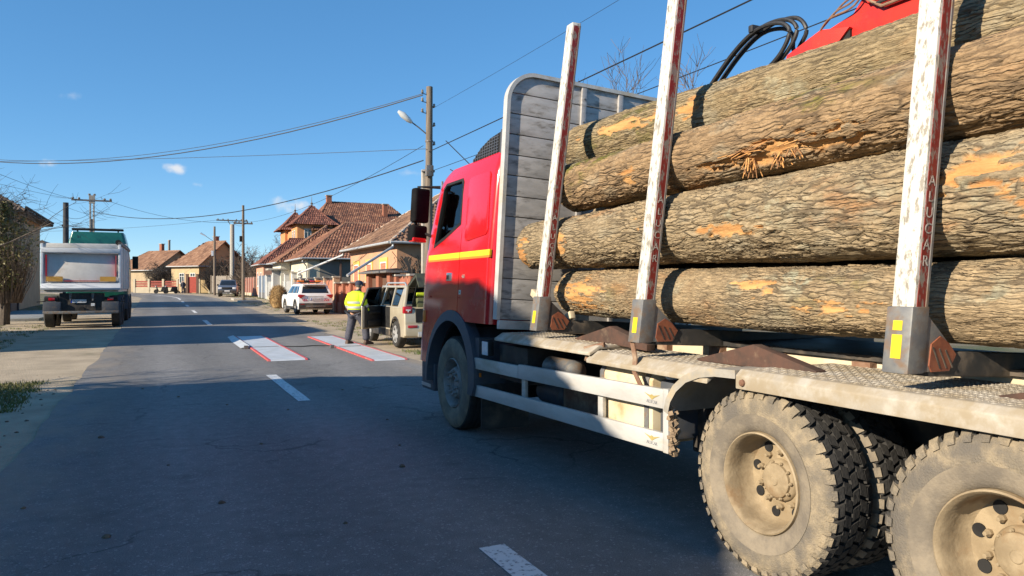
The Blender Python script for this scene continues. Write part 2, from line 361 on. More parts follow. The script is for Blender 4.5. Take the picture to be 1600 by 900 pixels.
def asphalt_mat():
    m = bpy.data.materials.new('asphalt'); m.use_nodes = True; N = m.node_tree.nodes; K = m.node_tree.links; b = N['Principled BSDF']
    tcn = N.new('ShaderNodeTexCoord')
    def nz(sc, det, mapscale=(1, 1, 1)):
        mp = N.new('ShaderNodeMapping'); mp.inputs['Scale'].default_value = mapscale; K.new(tcn.outputs['Object'], mp.inputs['Vector'])
        n = N.new('ShaderNodeTexNoise'); n.inputs['Scale'].default_value = sc; n.inputs['Detail'].default_value = det; K.new(mp.outputs[0], n.inputs['Vector']); return n.outputs['Fac']
    def ramp(f, lo, hi, a, bb):
        r = N.new('ShaderNodeMapRange'); K.new(f, r.inputs['Value']); r.inputs['From Min'].default_value = lo; r.inputs['From Max'].default_value = hi
        r.inputs['To Min'].default_value = a; r.inputs['To Max'].default_value = bb; r.clamp = True; return r.outputs[0]
    big = ramp(nz(.5, 4, (1, .18, 1)), .3, .7, .13, .19)          # long worn lanes
    fine = ramp(nz(130, 3), .3, .75, .55, 1.55)
    mid = ramp(nz(7, 6), .3, .7, .86, 1.14)
    v = N.new('ShaderNodeTexVoronoi'); v.inputs['Scale'].default_value = 70; K.new(tcn.outputs['Object'], v.inputs['Vector'])
    sepc = N.new('ShaderNodeSeparateColor'); K.new(v.outputs['Color'], sepc.inputs[0])
    chip = ramp(sepc.outputs[0], .93, .96, 0, .10)
    def mul(a, bq):
        n = N.new('ShaderNodeMath'); n.operation = 'MULTIPLY'; K.new(a, n.inputs[0]); K.new(bq, n.inputs[1]); return n.outputs[0]
    def addn(a, bq):
        n = N.new('ShaderNodeMath'); n.operation = 'ADD'; K.new(a, n.inputs[0]); K.new(bq, n.inputs[1]); return n.outputs[0]
    sp = N.new('ShaderNodeSeparateXYZ'); K.new(tcn.outputs['Object'], sp.inputs[0])
    wv = N.new('ShaderNodeMath'); wv.operation = 'SINE'; wsc = N.new('ShaderNodeMath'); wsc.operation = 'MULTIPLY_ADD'; K.new(sp.outputs['X'], wsc.inputs[0]); wsc.inputs[1].default_value = 3.93; wsc.inputs[2].default_value = .6; K.new(wsc.outputs[0], wv.inputs[0])
    tracks = ramp(wv.outputs[0], -1., 1., .9, 1.1)
    vc = N.new('ShaderNodeTexVoronoi'); vc.feature = 'DISTANCE_TO_EDGE'; vc.inputs['Scale'].default_value = .55
    wnz = N.new('ShaderNodeTexNoise'); wnz.inputs['Scale'].default_value = 1.4; wnz.inputs['Detail'].default_value = 8; K.new(tcn.outputs['Object'], wnz.inputs['Vector'])
    wad = N.new('ShaderNodeVectorMath'); wad.operation = 'MULTIPLY_ADD'; K.new(wnz.outputs['Color'], wad.inputs[0]); wad.inputs[1].default_value = (1.1, 1.1, 0); K.new(tcn.outputs['Object'], wad.inputs[2]); K.new(wad.outputs[0], vc.inputs['Vector'])
    crk = ramp(vc.outputs['Distance'], .0, .012, .0, 1.); cmask = ramp(nz(.35, 3), .50, .58, 1., 0.)
    cmx = N.new('ShaderNodeMath'); cmx.operation = 'MAXIMUM'; K.new(crk, cmx.inputs[0]); K.new(cmask, cmx.inputs[1])
    crack = ramp(cmx.outputs[0], 0., 1., .45, 1.)
    stain = ramp(nz(1.1, 5), .60, .72, 1., .72)
    val = addn(mul(mul(mul(mul(mul(big, fine), mid), tracks), crack), stain), chip)
    cmb = N.new('ShaderNodeCombineColor'); K.new(val, cmb.inputs[0]); K.new(val, cmb.inputs[1]); K.new(val, cmb.inputs[2])
    tint = N.new('ShaderNodeMixRGB'); tint.blend_type = 'MULTIPLY'; tint.inputs['Fac'].default_value = 1
    K.new(cmb.outputs[0], tint.inputs['Color1']); tint.inputs['Color2'].default_value = (1.0, .97, .93, 1)
    sx = N.new('ShaderNodeSeparateXYZ'); K.new(tcn.outputs['Object'], sx.inputs[0])
    edge = ramp(sx.outputs['X'], -.2, -1.35, 0., 1.); edge2 = ramp(sx.outputs['X'], 4.3, 5.3, 0., 1.); sel = addn(edge, edge2)
    dustf = mul(sel, ramp(nz(2.2, 8, (1, .4, 1)), .35, .68, 0., .95)); dm_ = N.new('ShaderNodeMixRGB'); K.new(dustf, dm_.inputs['Fac']); K.new(tint.outputs[0], dm_.inputs['Color1']); dm_.inputs['Color2'].default_value = (.27, .22, .16, 1)
    K.new(dm_.outputs[0], b.inputs['Base Color']); b.inputs['Roughness'].default_value = .82
    bp = N.new('ShaderNodeBump'); bp.inputs['Strength'].default_value = .55; bp.inputs['Distance'].default_value = .006
    K.new(nz(160, 4), bp.inputs['Height']); K.new(bp.outputs[0], b.inputs['Normal'])
    return m
def headboard_mat():
    m = mat('scuffed_aluminium_planks', (.46, .44, .42), (.36, .345, .33), rough=.5, metal=.25, scale=7, stretch=(.5, 1, 1.6), dirt=(.12, .11, .10), dscale=9.0, damt=.40, bump=.06, bscale=30)
    return m
def stake_mat(name, c, chip, cut):
    m = bpy.data.materials.new(name); m.use_nodes = True; N = m.node_tree.nodes; K = m.node_tree.links; b = N['Principled BSDF']
    tcn = N.new('ShaderNodeTexCoord'); mp = N.new('ShaderNodeMapping'); mp.inputs['Scale'].default_value = (1, 1, .35); K.new(tcn.outputs['Object'], mp.inputs['Vector'])
    n = N.new('ShaderNodeTexNoise'); n.inputs['Scale'].default_value = 34; n.inputs['Detail'].default_value = 9; n.inputs['Roughness'].default_value = .7; K.new(mp.outputs[0], n.inputs['Vector'])
    r = N.new('ShaderNodeMapRange'); K.new(n.outputs['Fac'], r.inputs['Value']); r.inputs['From Min'].default_value = cut - .03; r.inputs['From Max'].default_value = cut + .04
    n2 = N.new('ShaderNodeTexNoise'); n2.inputs['Scale'].default_value = 6; n2.inputs['Detail'].default_value = 5; K.new(mp.outputs[0], n2.inputs['Vector'])
    mx0 = N.new('ShaderNodeMixRGB'); K.new(n2.outputs['Fac'], mx0.inputs['Fac']); mx0.inputs['Color1'].default_value = (*c, 1); mx0.inputs['Color2'].default_value = (*[q * .86 for q in c], 1)
    mx = N.new('ShaderNodeMixRGB'); K.new(r.outputs[0], mx.inputs['Fac']); K.new(mx0.outputs[0], mx.inputs['Color1']); mx.inputs['Color2'].default_value = (*chip, 1)
    K.new(mx.outputs[0], b.inputs['Base Color']); b.inputs['Roughness'].default_value = .55
    bp = N.new('ShaderNodeBump'); bp.inputs['Strength'].default_value = .35; bp.inputs['Distance'].default_value = .004; bp.invert = True
    K.new(r.outputs[0], bp.inputs['Height']); K.new(bp.outputs[0], b.inputs['Normal'])
    return m
def tile_mat(name, a, bc, c):
    """clay whose tone changes from tile to tile (attribute 'tone')"""
    m = bpy.data.materials.new(name); m.use_nodes = True; N = m.node_tree.nodes; K = m.node_tree.links; b = N['Principled BSDF']
    at = N.new('ShaderNodeAttribute'); at.attribute_name = 'tone'
    cr = N.new('ShaderNodeValToRGB'); e = cr.color_ramp.elements
    e[0].position = 0; e[0].color = (*bc, 1); e[1].position = 1; e[1].color = (*c, 1); q = cr.color_ramp.elements.new(.5); q.color = (*a, 1)
    tcn = N.new('ShaderNodeTexCoord'); n = N.new('ShaderNodeTexNoise'); n.inputs['Scale'].default_value = .8; n.inputs['Detail'].default_value = 6; K.new(tcn.outputs['Object'], n.inputs['Vector'])
    ad = N.new('ShaderNodeMath'); ad.operation = 'ADD'; K.new(at.outputs['Fac'], ad.inputs[0])
    sb = N.new('ShaderNodeMath'); sb.operation = 'MULTIPLY_ADD'; K.new(n.outputs['Fac'], sb.inputs[0]); sb.inputs[1].default_value = 1.4; sb.inputs[2].default_value = -.7
    K.new(sb.outputs[0], ad.inputs[1]); K.new(ad.outputs[0], cr.inputs[0]); K.new(cr.outputs[0], b.inputs['Base Color']); b.inputs['Roughness'].default_value = .9
    return m
build_mats()

# ================================================================== SETTING
def gravel_mat(name, a, b, grass=None, gamt=.5, gscale=.5):
    m = mat(name, a, b, rough=.95, scale=1.3, detail=10, bump=.9, bscale=34, dirt=grass, dscale=gscale, damt=gamt, lo=.3, hi=.7)
    return m
def path_pt(s, off):
    """a point off metres to the right of the road's centre line after s metres"""
    if s < 76: return (1.98 + off, s)
    rad = 78.; f = min((s - 76) / rad, 2.2)
    return (1.98 - rad + (rad + off) * math.cos(f), 76 + (rad + off) * math.sin(f))
def strip(s0, s1, o0, o1, dz, ds=1.0, jit=(0, 0), no=6, seed=1):
    rs = random.Random(seed); mb = MB(); n = max(2, int((s1 - s0) / ds)); rows = []
    j0 = j1 = 0
    for i in range(n + 1):
        s = s0 + (s1 - s0) * i / n; row = []
        j0 = j0 * .6 + rs.uniform(-1, 1) * jit[0]; j1 = j1 * .6 + rs.uniform(-1, 1) * jit[1]
        for k in range(no + 1):
            o = o0 + j0 + (o1 + j1 - o0 - j0) * k / no; x, y = path_pt(s, o); row.append((x, y, gz(y) + dz))
        rows.append(row)
    return mb.loft(rows, cap=False, closed=False)
g = MB(); xs = [-900, -300, -120, -60, -30, -12, -6, 0, 6, 12, 20, 40, 80, 200, 900]; ys = [-300, -60, -20, 0, 10, 13, 16, 18] + list(range(20, 120, 4)) + [130, 150, 170, 190, 212, 300, 600, 1800]
g.loft([[(x, y, gz(y) - .035) for x in xs] for y in ys], cap=False, closed=False)
struct('ground', g, gravel_mat('dry_earth', (.20, .155, .095), (.13, .105, .06), (.075, .09, .028), .48, .35), recalc=False, smooth=True)
verge_m = gravel_mat('gravel_verge', (.45, .365, .255), (.32, .26, .18), (.12, .115, .055), .33, .45)
struct('verge_left', strip(-14, 150, -7.2, -3.0, -.012, 1.0, (.3, .05), seed=2), verge_m, recalc=False, smooth=True)
struct('verge_right', strip(-14, 150, 3.1, 7.2, -.012, 1.0, (.05, .3), seed=3), verge_m, recalc=False, smooth=True)
road = struct('road', strip(-16, 170, -3.2, 3.3, .008, .5, (.035, .05), seed=4), M['asphalt'], recalc=False, smooth=True)
for a, b in ((.9, 4.33), (11.0, 14.45), (31.8, 35.6), (43.5, 47.2), (54, 57.5), (63, 67), (72, 78), (78.0, 100.)):
    struct('lane_marking', strip(a, b, -.13, .05, .013, .5, (.008, .008), 1, seed=int(a) + 9), M['line'], road, recalc=False)

def blades(mb, x, y, z, h, n, spread, rs):
    for _ in range(n):
        px, py = x + rs.gauss(0, spread), y + rs.gauss(0, spread); a = rs.uniform(0, 6.28); hh = h * rs.uniform(.5, 1.3); w = .006 + .006 * rs.random()
        dx, dy = math.cos(a), math.sin(a); lx, ly = rs.gauss(0, .4) * hh, rs.gauss(0, .4) * hh
        mb.add([(px - dx * w, py - dy * w, z), (px + dx * w, py + dy * w, z), (px + lx, py + ly, z + hh)], [(0, 1, 2)])
gm = MB(); rs = random.Random(5)
for (x0, x1, y0, y1, n) in ((-4.2, -1.75, 11.8, 15.2, 900), (-5.5, -3.6, 16, 34, 420), (5.7, 7.4, 14.8, 18.5, 420), (6.0, 8.6, 20, 34, 300), (6.2, 8.8, 44, 66, 300), (7.2, 10.2, 70, 92, 420), (-7.5, -5, 36, 60, 160)):
    for _ in range(n):
        x, y = rs.uniform(x0, x1), rs.uniform(y0, y1)
        if vnoise(np.array([x * .9]), np.array([y * .9]), np.array([.3]))[0] < .38: continue
        blades(gm, x, y, gz(y) - .02, .07, 10, .06, rs)
go = part('grass', gm, M['grass'], None, recalc=False); go['kind'] = 'stuff'; go['label'] = 'short worn grass along the road verges'; go['category'] = 'grass'
dm = MB()                                      # clods and pebbles dropped on the asphalt
for px, py, r in ((2.05, 6.6, .035), (.45, 6.1, .03), (-.3, 5.6, .03), (1.0, 8.2, .02), (-.55, 9.3, .035), (1.6, 10.3, .02), (.3, 12.2, .025), (2.6, 9.0, .02), (-.9, 6.6, .02), (2.3, 7.5, .018), (1.2, 5.2, .018), (.1, 7.6, .015), (.9, 11.1, .02), (-.2, 13.4, .025), (2.7, 11.9, .02)) + tuple((random.uniform(-3.6, -1.4), random.uniform(6, 22), random.uniform(.008, .028)) for _ in range(420)):
    k = 6; z = .008 if px > -1.2 else -.012
    ring = [[(px + rr * r * math.cos(t) * random.uniform(.7, 1.3), py + rr * r * math.sin(t) * random.uniform(.7, 1.3), z + hh * r) for t in [2 * math.pi * i / k for i in range(k)]] for rr, hh in ((1, 0), (.85, .4), (.35, .7))]
    dm.loft(ring)
do = part('pebbles', dm, mat('earth_clods', (.16, .12, .08), (.09, .07, .05), rough=.95, scale=30), None); do['kind'] = 'stuff'; do['label'] = 'small earth clods and pebbles scattered on road and verge'; do['category'] = 'pebbles'

# ================================================================== LOG TRUCK
TILT = R(3.2)
def L(p):          # the laden body leans to the right on its springs
    x, y, z = p; c, s_ = math.cos(TILT), math.sin(TILT)
    return (3.1 + (x - 3.1) * c + (z - 1.0) * s_, y, 1.0 + (z - 1.0) * c - (x - 3.1) * s_)
truck = thing('logging_truck', 'red logging truck with dusty wheels and white stakes, loaded with tree trunks, nearest the camera', 'truck', (4.35, 4.5, 0), absolute=True)

# ---- wheels
def tyre(mb_side, mb_tread, x0, w, R0, rin, sgn, lugs, cy, cz, deep=.02):
    """outer face at x0, width towards sgn"""
    prof = [(.035, rin), (.012, rin + .012), (.0, rin + .05), (-.012, rin + .11), (-.008, R0 - .10), (.004, R0 - .05), (.022, R0 - .028)]
    n = 72
    mb_side.lathe([(a, r) for a, r in prof], (x0, cy, cz), 'x', n, sgn, cap=False)
    tp = [(.022, R0 - .028), (.035, R0 - deep), (w - .035, R0 - deep), (w - .022, R0 - .028), (w, R0 - .08), (w, rin + .05), (w - .04, rin)]
    mb_tread.lathe(tp, (x0, cy, cz), 'x', n, sgn, cap=False)
    if lugs:
        rows = 5; na = lugs
        for r_ in range(rows):
            xa = .018 + (w - .036) * r_ / rows; xb = xa + (w - .036) / rows * .86
            off = (.0, .5, .25, .7, .1)[r_]
            for k in range(na):
                t0 = 2 * math.pi * (k + off) / na; t1 = t0 + 2 * math.pi / na * .74; sk = .035 if r_ % 2 else -.035
                vs = []
                for rr in (R0 - deep - .004, R0):
                    for (xx, tt) in ((xa, t0), (xb, t0 + sk), (xb, t1 + sk), (xa, t1)):
                        r2 = rr - (.012 if (r_ == 0 and xx == xa) or (r_ == rows - 1 and xx == xb) else 0)
                        vs.append((x0 + sgn * xx, cy + r2 * math.cos(tt), cz + r2 * math.sin(tt)))
                mb_tread.add(vs, [(4, 5, 6, 7), (0, 1, 5, 4), (1, 2, 6, 5), (2, 3, 7, 6), (3, 0, 4, 7)])
        # shoulder teeth that bite into the side wall
        for k in range(na):
            t0 = 2 * math.pi * (k + .0) / na; t1 = t0 + 2 * math.pi / na * .6; tm = (t0 + t1) / 2; d = .40 * (t1 - t0)
            vs = []
            for (xx, rr, ta, tb) in ((.02, R0 - .004, t0, t1), (-.004, R0 - .03, t0, t1), (-.006, R0 - .058, tm - d, tm + d), (.02, R0 - .058, tm - d, tm + d)):
                for tt in (ta, tb): vs.append((x0 + sgn * xx, cy + rr * math.cos(tt), cz + rr * math.sin(tt)))
            mb_side.add(vs, [(0, 1, 3, 2), (2, 3, 5, 4), (0, 2, 4, 6), (1, 7, 5, 3)])
nut_mb = MB().lathe([(0, .018), (-.02, .018), (-.03, .014), (-.042, .010)], (0, 0, 0), 'x', 6)
nut_me = mesh_of(nut_mb, 'wheel_nut'); nut_me.materials.append(M['rimdust'])
nut_me2 = nut_me.copy(); nut_me2.materials.clear(); nut_me2.materials.append(M['rimgrey'])
def big_wheel(y, z, side, kind, label=None):
    """side -1: left (outer face towards -x), +1: right"""
    face = 3.12 if side < 0 else 5.60; sg = 1 if side < 0 else -1
    R0 = .545; a, b = MB(), MB()
    dusty = kind == 'rear'
    tyre(a, b, face, .31, R0, .29, sg, 40 if dusty else 0, y, z, .024 if dusty else .012)
    ty = part('tyre', a, M['dusty'] if dusty else M['greytyre'], truck, smooth=True, angle=38)
    tr = part('tread', b, M['rubber'], ty, smooth=True, angle=30)
    if dusty: part('bead_ring', MB().lathe([(.03, .291), (.008, .304), (-.004, .335), (-.013, .385), (-.0145, .395)], (face, y, z), 'x', 72, sg, cap=False), M['greytyre'], ty, smooth=True)
    if not dusty:                                # ribbed road tread
        gmb = MB()
        for xx in (.07, .13, .19, .25): gmb.lathe([(xx - .022, R0 - .004), (xx - .02, R0 + .001), (xx + .02, R0 + .001), (xx + .022, R0 - .004)], (face, y, z), 'x', 72, sg, cap=False)
        part('tread_rib', gmb, M['rubber'], ty, smooth=True, angle=30)
    m = MB()
    if dusty:   # deep dish: disc far inside
        prof = [(.03, .292), (.006, .290), (.0, .282), (.012, .274), (.03, .266), (.10, .262), (.165, .255), (.19, .235), (.195, .19), (.19, .14), (.18, .10), (.18, 0.0)]
        disc = .168
    else:       # disc near the outside
        prof = [(.04, .292), (.012, .29), (.006, .282), (.03, .268), (.10, .255), (.13, .245), (.12, .21), (.05, .18), (.03, .165), (.03, .095), (.07, .09), (.07, 0)]
        disc = .03
    m.lathe(prof, (face, y, z), 'x', 64, sg, cap=False)
    rm = mesh_of(m, 'rim')
    rim = link('rim', smooth_mesh(rm, 40), M['rimdust'] if dusty else M['rimgrey'], ty)
    if dusty:
        for k in range(8):
            t = 2 * math.pi * (k + .3) / 8
            hh = MB().lathe([(.01, .031), (0, .031), (0, .0)], (face + sg * .186, y + .203 * math.cos(t), z + .203 * math.sin(t)), 'x', 16, sg)
            o = part('hand_hole', hh, M['black'], ty)
    hub = MB()
    if dusty: hub.lathe([(.195, .125), (.17, .122), (.158, .112), (.15, .10), (.135, .098), (.128, .09), (.126, .03), (.12, .025), (.12, 0)], (face, y, z), 'x', 40, sg)
    else: hub.lathe([(.07, .09), (.04, .088), (.03, .075), (.055, .07), (.06, 0)], (face, y, z), 'x', 32, sg)
    part('hub', hub, M['rimdust'] if dusty else M['rimgrey'], ty, smooth=True)
    rad = .158 if dusty else .135
    for k in range(10):
        t = 2 * math.pi * (k + .5) / 10
        o = bpy.data.objects.new('wheel_nut', nut_me if dusty else nut_me2); col.objects.link(o); o.parent = ty
        o.location = (face + sg * (.192 if dusty else .03), y + rad * math.cos(t), z + rad * math.sin(t))
        if sg < 0: o.rotation_euler = (0, 0, math.pi)
    if dusty:
        for k in range(10):
            t = 2 * math.pi * k / 10
            o = bpy.data.objects.new('hub_bolt', nut_me); col.objects.link(o); o.parent = ty; o.scale = (.45, .6, .6)
            o.location = (face + sg * .152, y + .105 * math.cos(t), z + .105 * math.sin(t))
            if sg < 0: o.rotation_euler = (0, 0, math.pi)
        a2, b2 = MB(), MB(); tyre(a2, b2, face + sg * .345, .31, R0, .29, sg, 40, y, z, .024)
        t2 = part('inner_tyre', a2, M['greytyre'], truck, smooth=True, angle=38); part('tread', b2, M['rubber'], t2, smooth=True, angle=30)
for side in (-1, 1):
    big_wheel(8.12, .545, side, 'front'); big_wheel(3.22, .545, side, 'rear'); big_wheel(1.87, .545, side, 'rear')

# ---- cab
def xside(z):      # inward tuck of the cab's side with height
    return 0 if z < 2.05 else (z - 2.05) * .045 if z < 2.75 else .0315 + (z - 2.75) ** 2 * .55
def rring(x0, x1, y0, y1, rf, rb, z, n=7):
    pts = []
    for (cx, cy, r, a0) in ((x1 - rf, y1 - rf, rf, 0), (x0 + rf, y1 - rf, rf, 90), (x0 + rb, y0 + rb, rb, 180), (x1 - rb, y0 + rb, rb, 270)):
        for k in range(n): t = R(a0 + 90 * k / (n - 1)); pts.append((cx + r * math.cos(t), cy + r * math.sin(t), z))
    return pts
def cab_ring(z, inset=0.):
    if z < 1.9: yf = 9.43
    elif z < 2.25: yf = 9.43 - (z - 1.9) * .22
    else: yf = 9.353 - (z - 2.25) * .36
    i = xside(z) + inset
    if z > 2.98: yf -= (z - 2.98) ** 2 * 7
    return rring(3.1 + i, 5.6 - i, 7.08 + inset + max(0, z - 2.95) * .15, yf - inset, .34, .10, z)
zs = [.72, .9, 1.1, 1.3, 1.5, 1.7, 1.9, 2.05, 2.25, 2.4, 2.6, 2.75, 2.9, 2.98, 3.04, 3.09, 3.13]
outer = MB().loft([cab_ring(z) for z in zs] + [[(4.35 + (p[0] - 4.35) * .86, 8.0 + (p[1] - 8.0) * .86, 3.165) for p in cab_ring(3.13)]])
cab_me = mesh_of(outer, 'cab_body')
inner = MB().loft([cab_ring(z, .06) for z in (1.45, 1.9, 2.25, 2.5, 2.75, 2.95, 3.04)])
cab_me = boolean(cab_me, inner)
arch = MB().lathe([(-1.5, .69), (1.5, .69)], (4.35, 8.12, .60), 'x', 48); cab_me = boolean(cab_me, arch)
cab_me = boolean(cab_me, MB().box(2.9, 5.8, 6.9, 8.0, .5, 1.28))
win = [(8.83, 2.20), (8.50, 2.28), (8.03, 2.42), (8.06, 2.88), (8.12, 2.93), (8.62, 2.93), (8.68, 2.88)]
cab_me = boolean(cab_me, MB().prism(win, 'x', 2.9, 5.8))
cab_me = boolean(cab_me, MB().box(3.36, 5.34, 8.5, 9.8, 2.30, 2.90))     # windscreen opening
for sx in (3.1, 5.6):                                              # shut lines of the door and of the rear locker
    for bxs in ((7.942, 7.956, 1.22, 2.95), (7.04, 7.935, 1.543, 1.556), (7.963, 8.9, 1.543, 1.556)):
        me2 = boolean(cab_me.copy(), MB().box(sx - .03, sx + .014, *bxs) if sx < 4 else MB().box(sx - .014, sx + .03, *bxs))
        if len(me2.vertices) > 300: cab_me = me2
for v in cab_me.vertices: v.co = L(v.co)
cab_o = link('cab_body', smooth_mesh(cab_me, 32), M['red'], truck)
def cab_part(name, mb, m, parent=None, **k): return part(name, mb.xf(L), m, parent or cab_o, **k)
for sgn_, base in ((1, 3.1), (-1, 5.6)):
    d_ = lambda off, z: base + sgn_ * (xside(z) + off)
    g_ = MB(); n = len(win)                          # side pane
    vs = [(d_(.025, z), y, z) for y, z in win] + [(d_(.033, z), y, z) for y, z in win]
    g_.add(vs, [tuple(range(n)), tuple(range(2 * n - 1, n - 1, -1))] + [(i, (i + 1) % n, n + (i + 1) % n, n + i) for i in range(n)])
    cab_part('side_window', g_, M['glass'])
    fr = MB()                                        # black seal round the pane
    cen = (sum(p[0] for p in win) / n, sum(p[1] for p in win) / n)
    big = [(cen[0] + (p[0] - cen[0]) * 1.085, cen[1] + (p[1] - cen[1]) * 1.095) for p in win]; small = [(cen[0] + (p[0] - cen[0]) * .985, cen[1] + (p[1] - cen[1]) * .98) for p in win]
    for i in range(n):
        j = (i + 1) % n; q = [big[i], big[j], small[j], small[i]]
        v8 = [(d_(-.004, z), y, z) for y, z in q] + [(d_(.03, z), y, z) for y, z in q]
        fr.add(v8, [(0, 1, 2, 3), (7, 6, 5, 4), (0, 4, 5, 1), (1, 5, 6, 2), (2, 6, 7, 3), (3, 7, 4, 0)])
    cab_part('window_seal', fr, M['black'])
    def flat(name, y0, y1, z0, z1, m, proud=.004, bevel=0, poly=None):
        mb = MB(); pl = poly or [(y0, z0), (y1, z0), (y1, z1), (y0, z1)]; k = len(pl)
        vs = [(d_(-proud, z), y, z) for y, z in pl] + [(d_(.02, z), y, z) for y, z in pl]
        mb.add(vs, [tuple(range(k)), tuple(range(2 * k - 1, k - 1, -1))] + [(i, (i + 1) % k, k + (i + 1) % k, k + i) for i in range(k)])
        return cab_part(name, mb, m, bevel=bevel)
    flat('stripe', 7.10, 7.942, 2.01, 2.07, M['yellow']); flat('stripe', 7.958, 9.02, 2.01, 2.07, M['yellow'])
    flat('stripe_edge', 7.10, 7.942, 1.985, 2.01, M['orangeline'], .0035); flat('stripe_edge', 7.958, 9.02, 1.985, 2.01, M['orangeline'], .0035)
    flat('door_handle', 8.17, 8.33, 1.74, 1.84, M['chrome'], .012, .008); flat('handle_recess', 8.24, 8.32, 1.76, 1.81, M['black'], .0135)
    flat('sticker', 7.86, 7.92, 1.585, 1.635, M['white'], .003); flat('sticker_mark', 7.875, 7.905, 1.60, 1.62, mat('green_mark', (.05, .4, .25)), .005)
    rp = []                                          # pressed panel behind the door
    for (cy_, cz_, a0) in ((7.78, 2.86, 0), (7.32, 2.86, 90), (7.26, 2.30, 180), (7.76, 2.26, 270)):
        for k in range(5): t = R(a0 + 90 * k / 4); rp.append((cy_ + .07 * math.cos(t), cz_ + .07 * math.sin(t)))
    flat('side_panel', 0, 0, 0, 0, M['red'], .012, .008, poly=rp)
    ta = 'left' if sgn_ > 0 else 'right'
    text_on('460', .062, L((base - sgn_ * .006, 7.80, 1.79)), (0, -sgn_, 0), (math.sin(TILT), 0, math.cos(TILT)), M['letterw'], cab_o)
    ar = MB()                                        # wheel-arch flare
    ring = []
    for k in range(25):
        t = R(-8 + 196 * k / 24); cr, sr_ = math.cos(t), math.sin(t)
        yy, zz = 8.12 + .676 * cr, .60 + .676 * sr_
        o_ = 1.16 if k not in (0, 24) else 1.1
        yo, zo = 8.12 + .69 * o_ * cr, .60 + .69 * o_ * sr_
        ring.append([(base - sgn_ * .03, yy, zz), (base - sgn_ * .012, yo, zo), (base + sgn_ * .12, yo, zo), (base + sgn_ * .12, yy - .0, zz)])
    ar.loft(ring); cab_part('wheel_arch_flare', ar, M['plastic'], smooth=True, angle=30)
    ln_ = MB().loft([[(base + sgn_ * .122, 8.12 + .676 * math.cos(R(a)), .60 + .676 * math.sin(R(a))), (base + sgn_ * .62, 8.12 + .676 * math.cos(R(a)), .60 + .676 * math.sin(R(a))), (base + sgn_ * .62, 8.12 + .64 * math.cos(R(a)), .60 + .64 * math.sin(R(a))), (base + sgn_ * .122, 8.12 + .64 * math.cos(R(a)), .60 + .64 * math.sin(R(a)))] for a in range(-5, 186, 10)])
    cab_part('arch_liner', ln_, M['black'], smooth=True)
    mg = MB()                                        # mudguard behind the front wheel
    ring = []
    for k in range(9):
        t = R(120 + 70 * k / 8); yy, zz = 8.12 + .66 * math.cos(t), .60 + .66 * math.sin(t); yo, zo = 8.12 + .71 * math.cos(t), .60 + .71 * math.sin(t)
        ring.append([(base + sgn_ * .02, yy, zz), (base + sgn_ * .02, yo, zo), (base + sgn_ * .55, yo, zo), (base + sgn_ * .55, yy, zz)])
    mg.loft(ring); mg.box(min(base + sgn_ * .03, base + sgn_ * .34), max(base + sgn_ * .03, base + sgn_ * .34), 7.32, 7.42, .55, 1.12)
    part('mudguard', mg, M['plastic'], truck, smooth=True, angle=30)
    fl = MB().box(min(base + sgn_ * .05, base + sgn_ * .62), max(base + sgn_ * .05, base + sgn_ * .62), 7.30, 7.318, .13, .62)
    part('mud_flap', fl, M['blackdirty'], truck)
    tl = MB().box(min(base - sgn_ * .02, base + sgn_ * .04), max(base - sgn_ * .02, base + sgn_ * .04), 9.02, 9.10, 1.22, 1.38)
    cab_part('turn_signal', tl, M['amber'], bevel=.015)
    mi = MB()                                        # big mirror and the wide-angle mirror under it
    xo = base - sgn_ * .16
    mi.obox((xo + sgn_ * .03, 9.10, 2.71), (.22, .13, .44), Matrix.Rotation(R(12 * sgn_), 3, 'Z')); cab_part('mirror', mi, M['matt'], bevel=.035, segs=3)
    mi2 = MB(); mi2.obox((xo + sgn_ * .02, 9.12, 2.345), (.22, .15, .22), Matrix.Rotation(R(12 * sgn_), 3, 'Z')); cab_part('wide_angle_mirror', mi2, M['matt'], bevel=.04, segs=3)
    mi4 = MB(); mi4.obox((xo + sgn_ * .02, 9.10, 2.265), (.20, .13, .06), Matrix.Rotation(R(12 * sgn_), 3, 'Z')); cab_part('mirror_cap', mi4, M['red'], bevel=.02)
    mi3 = MB().tube([(base + sgn_ * .10, 9.0, 2.96), (xo, 9.1, 2.95), (xo, 9.14, 2.4), (base + sgn_ * .08, 9.0, 2.30)], .022, 8); cab_part('mirror_arm', mi3, M['black'], smooth=True)
ws = MB().box(3.30, 5.40, 0, .02, 0, .72)                                  # raked windscreen
ws.xf(lambda p: (p[0], 9.31 - p[2] * .36 + p[1], 2.24 + p[2])); cab_part('windscreen', ws, M['glass'])
bu = MB().loft([rring(3.13, 5.57, 8.78, 9.46, .30, .03, z) for z in (.36, .40, .55, .71)]); part('bumper', bu, M['plastic'], truck, bevel=.02)
st = MB().box(3.12, 3.4, 8.86, 9.2, .40, .44); st.box(5.3, 5.58, 8.86, 9.2, .40, .44); part('cab_step', st, M['alu'], truck)
vis = MB().prism([(8.98, 3.08), (9.34, 2.93), (9.36, 2.96), (9.0, 3.13)], 'x', 3.42, 5.28); cab_part('sun_visor', vis, M['black'], bevel=.01)
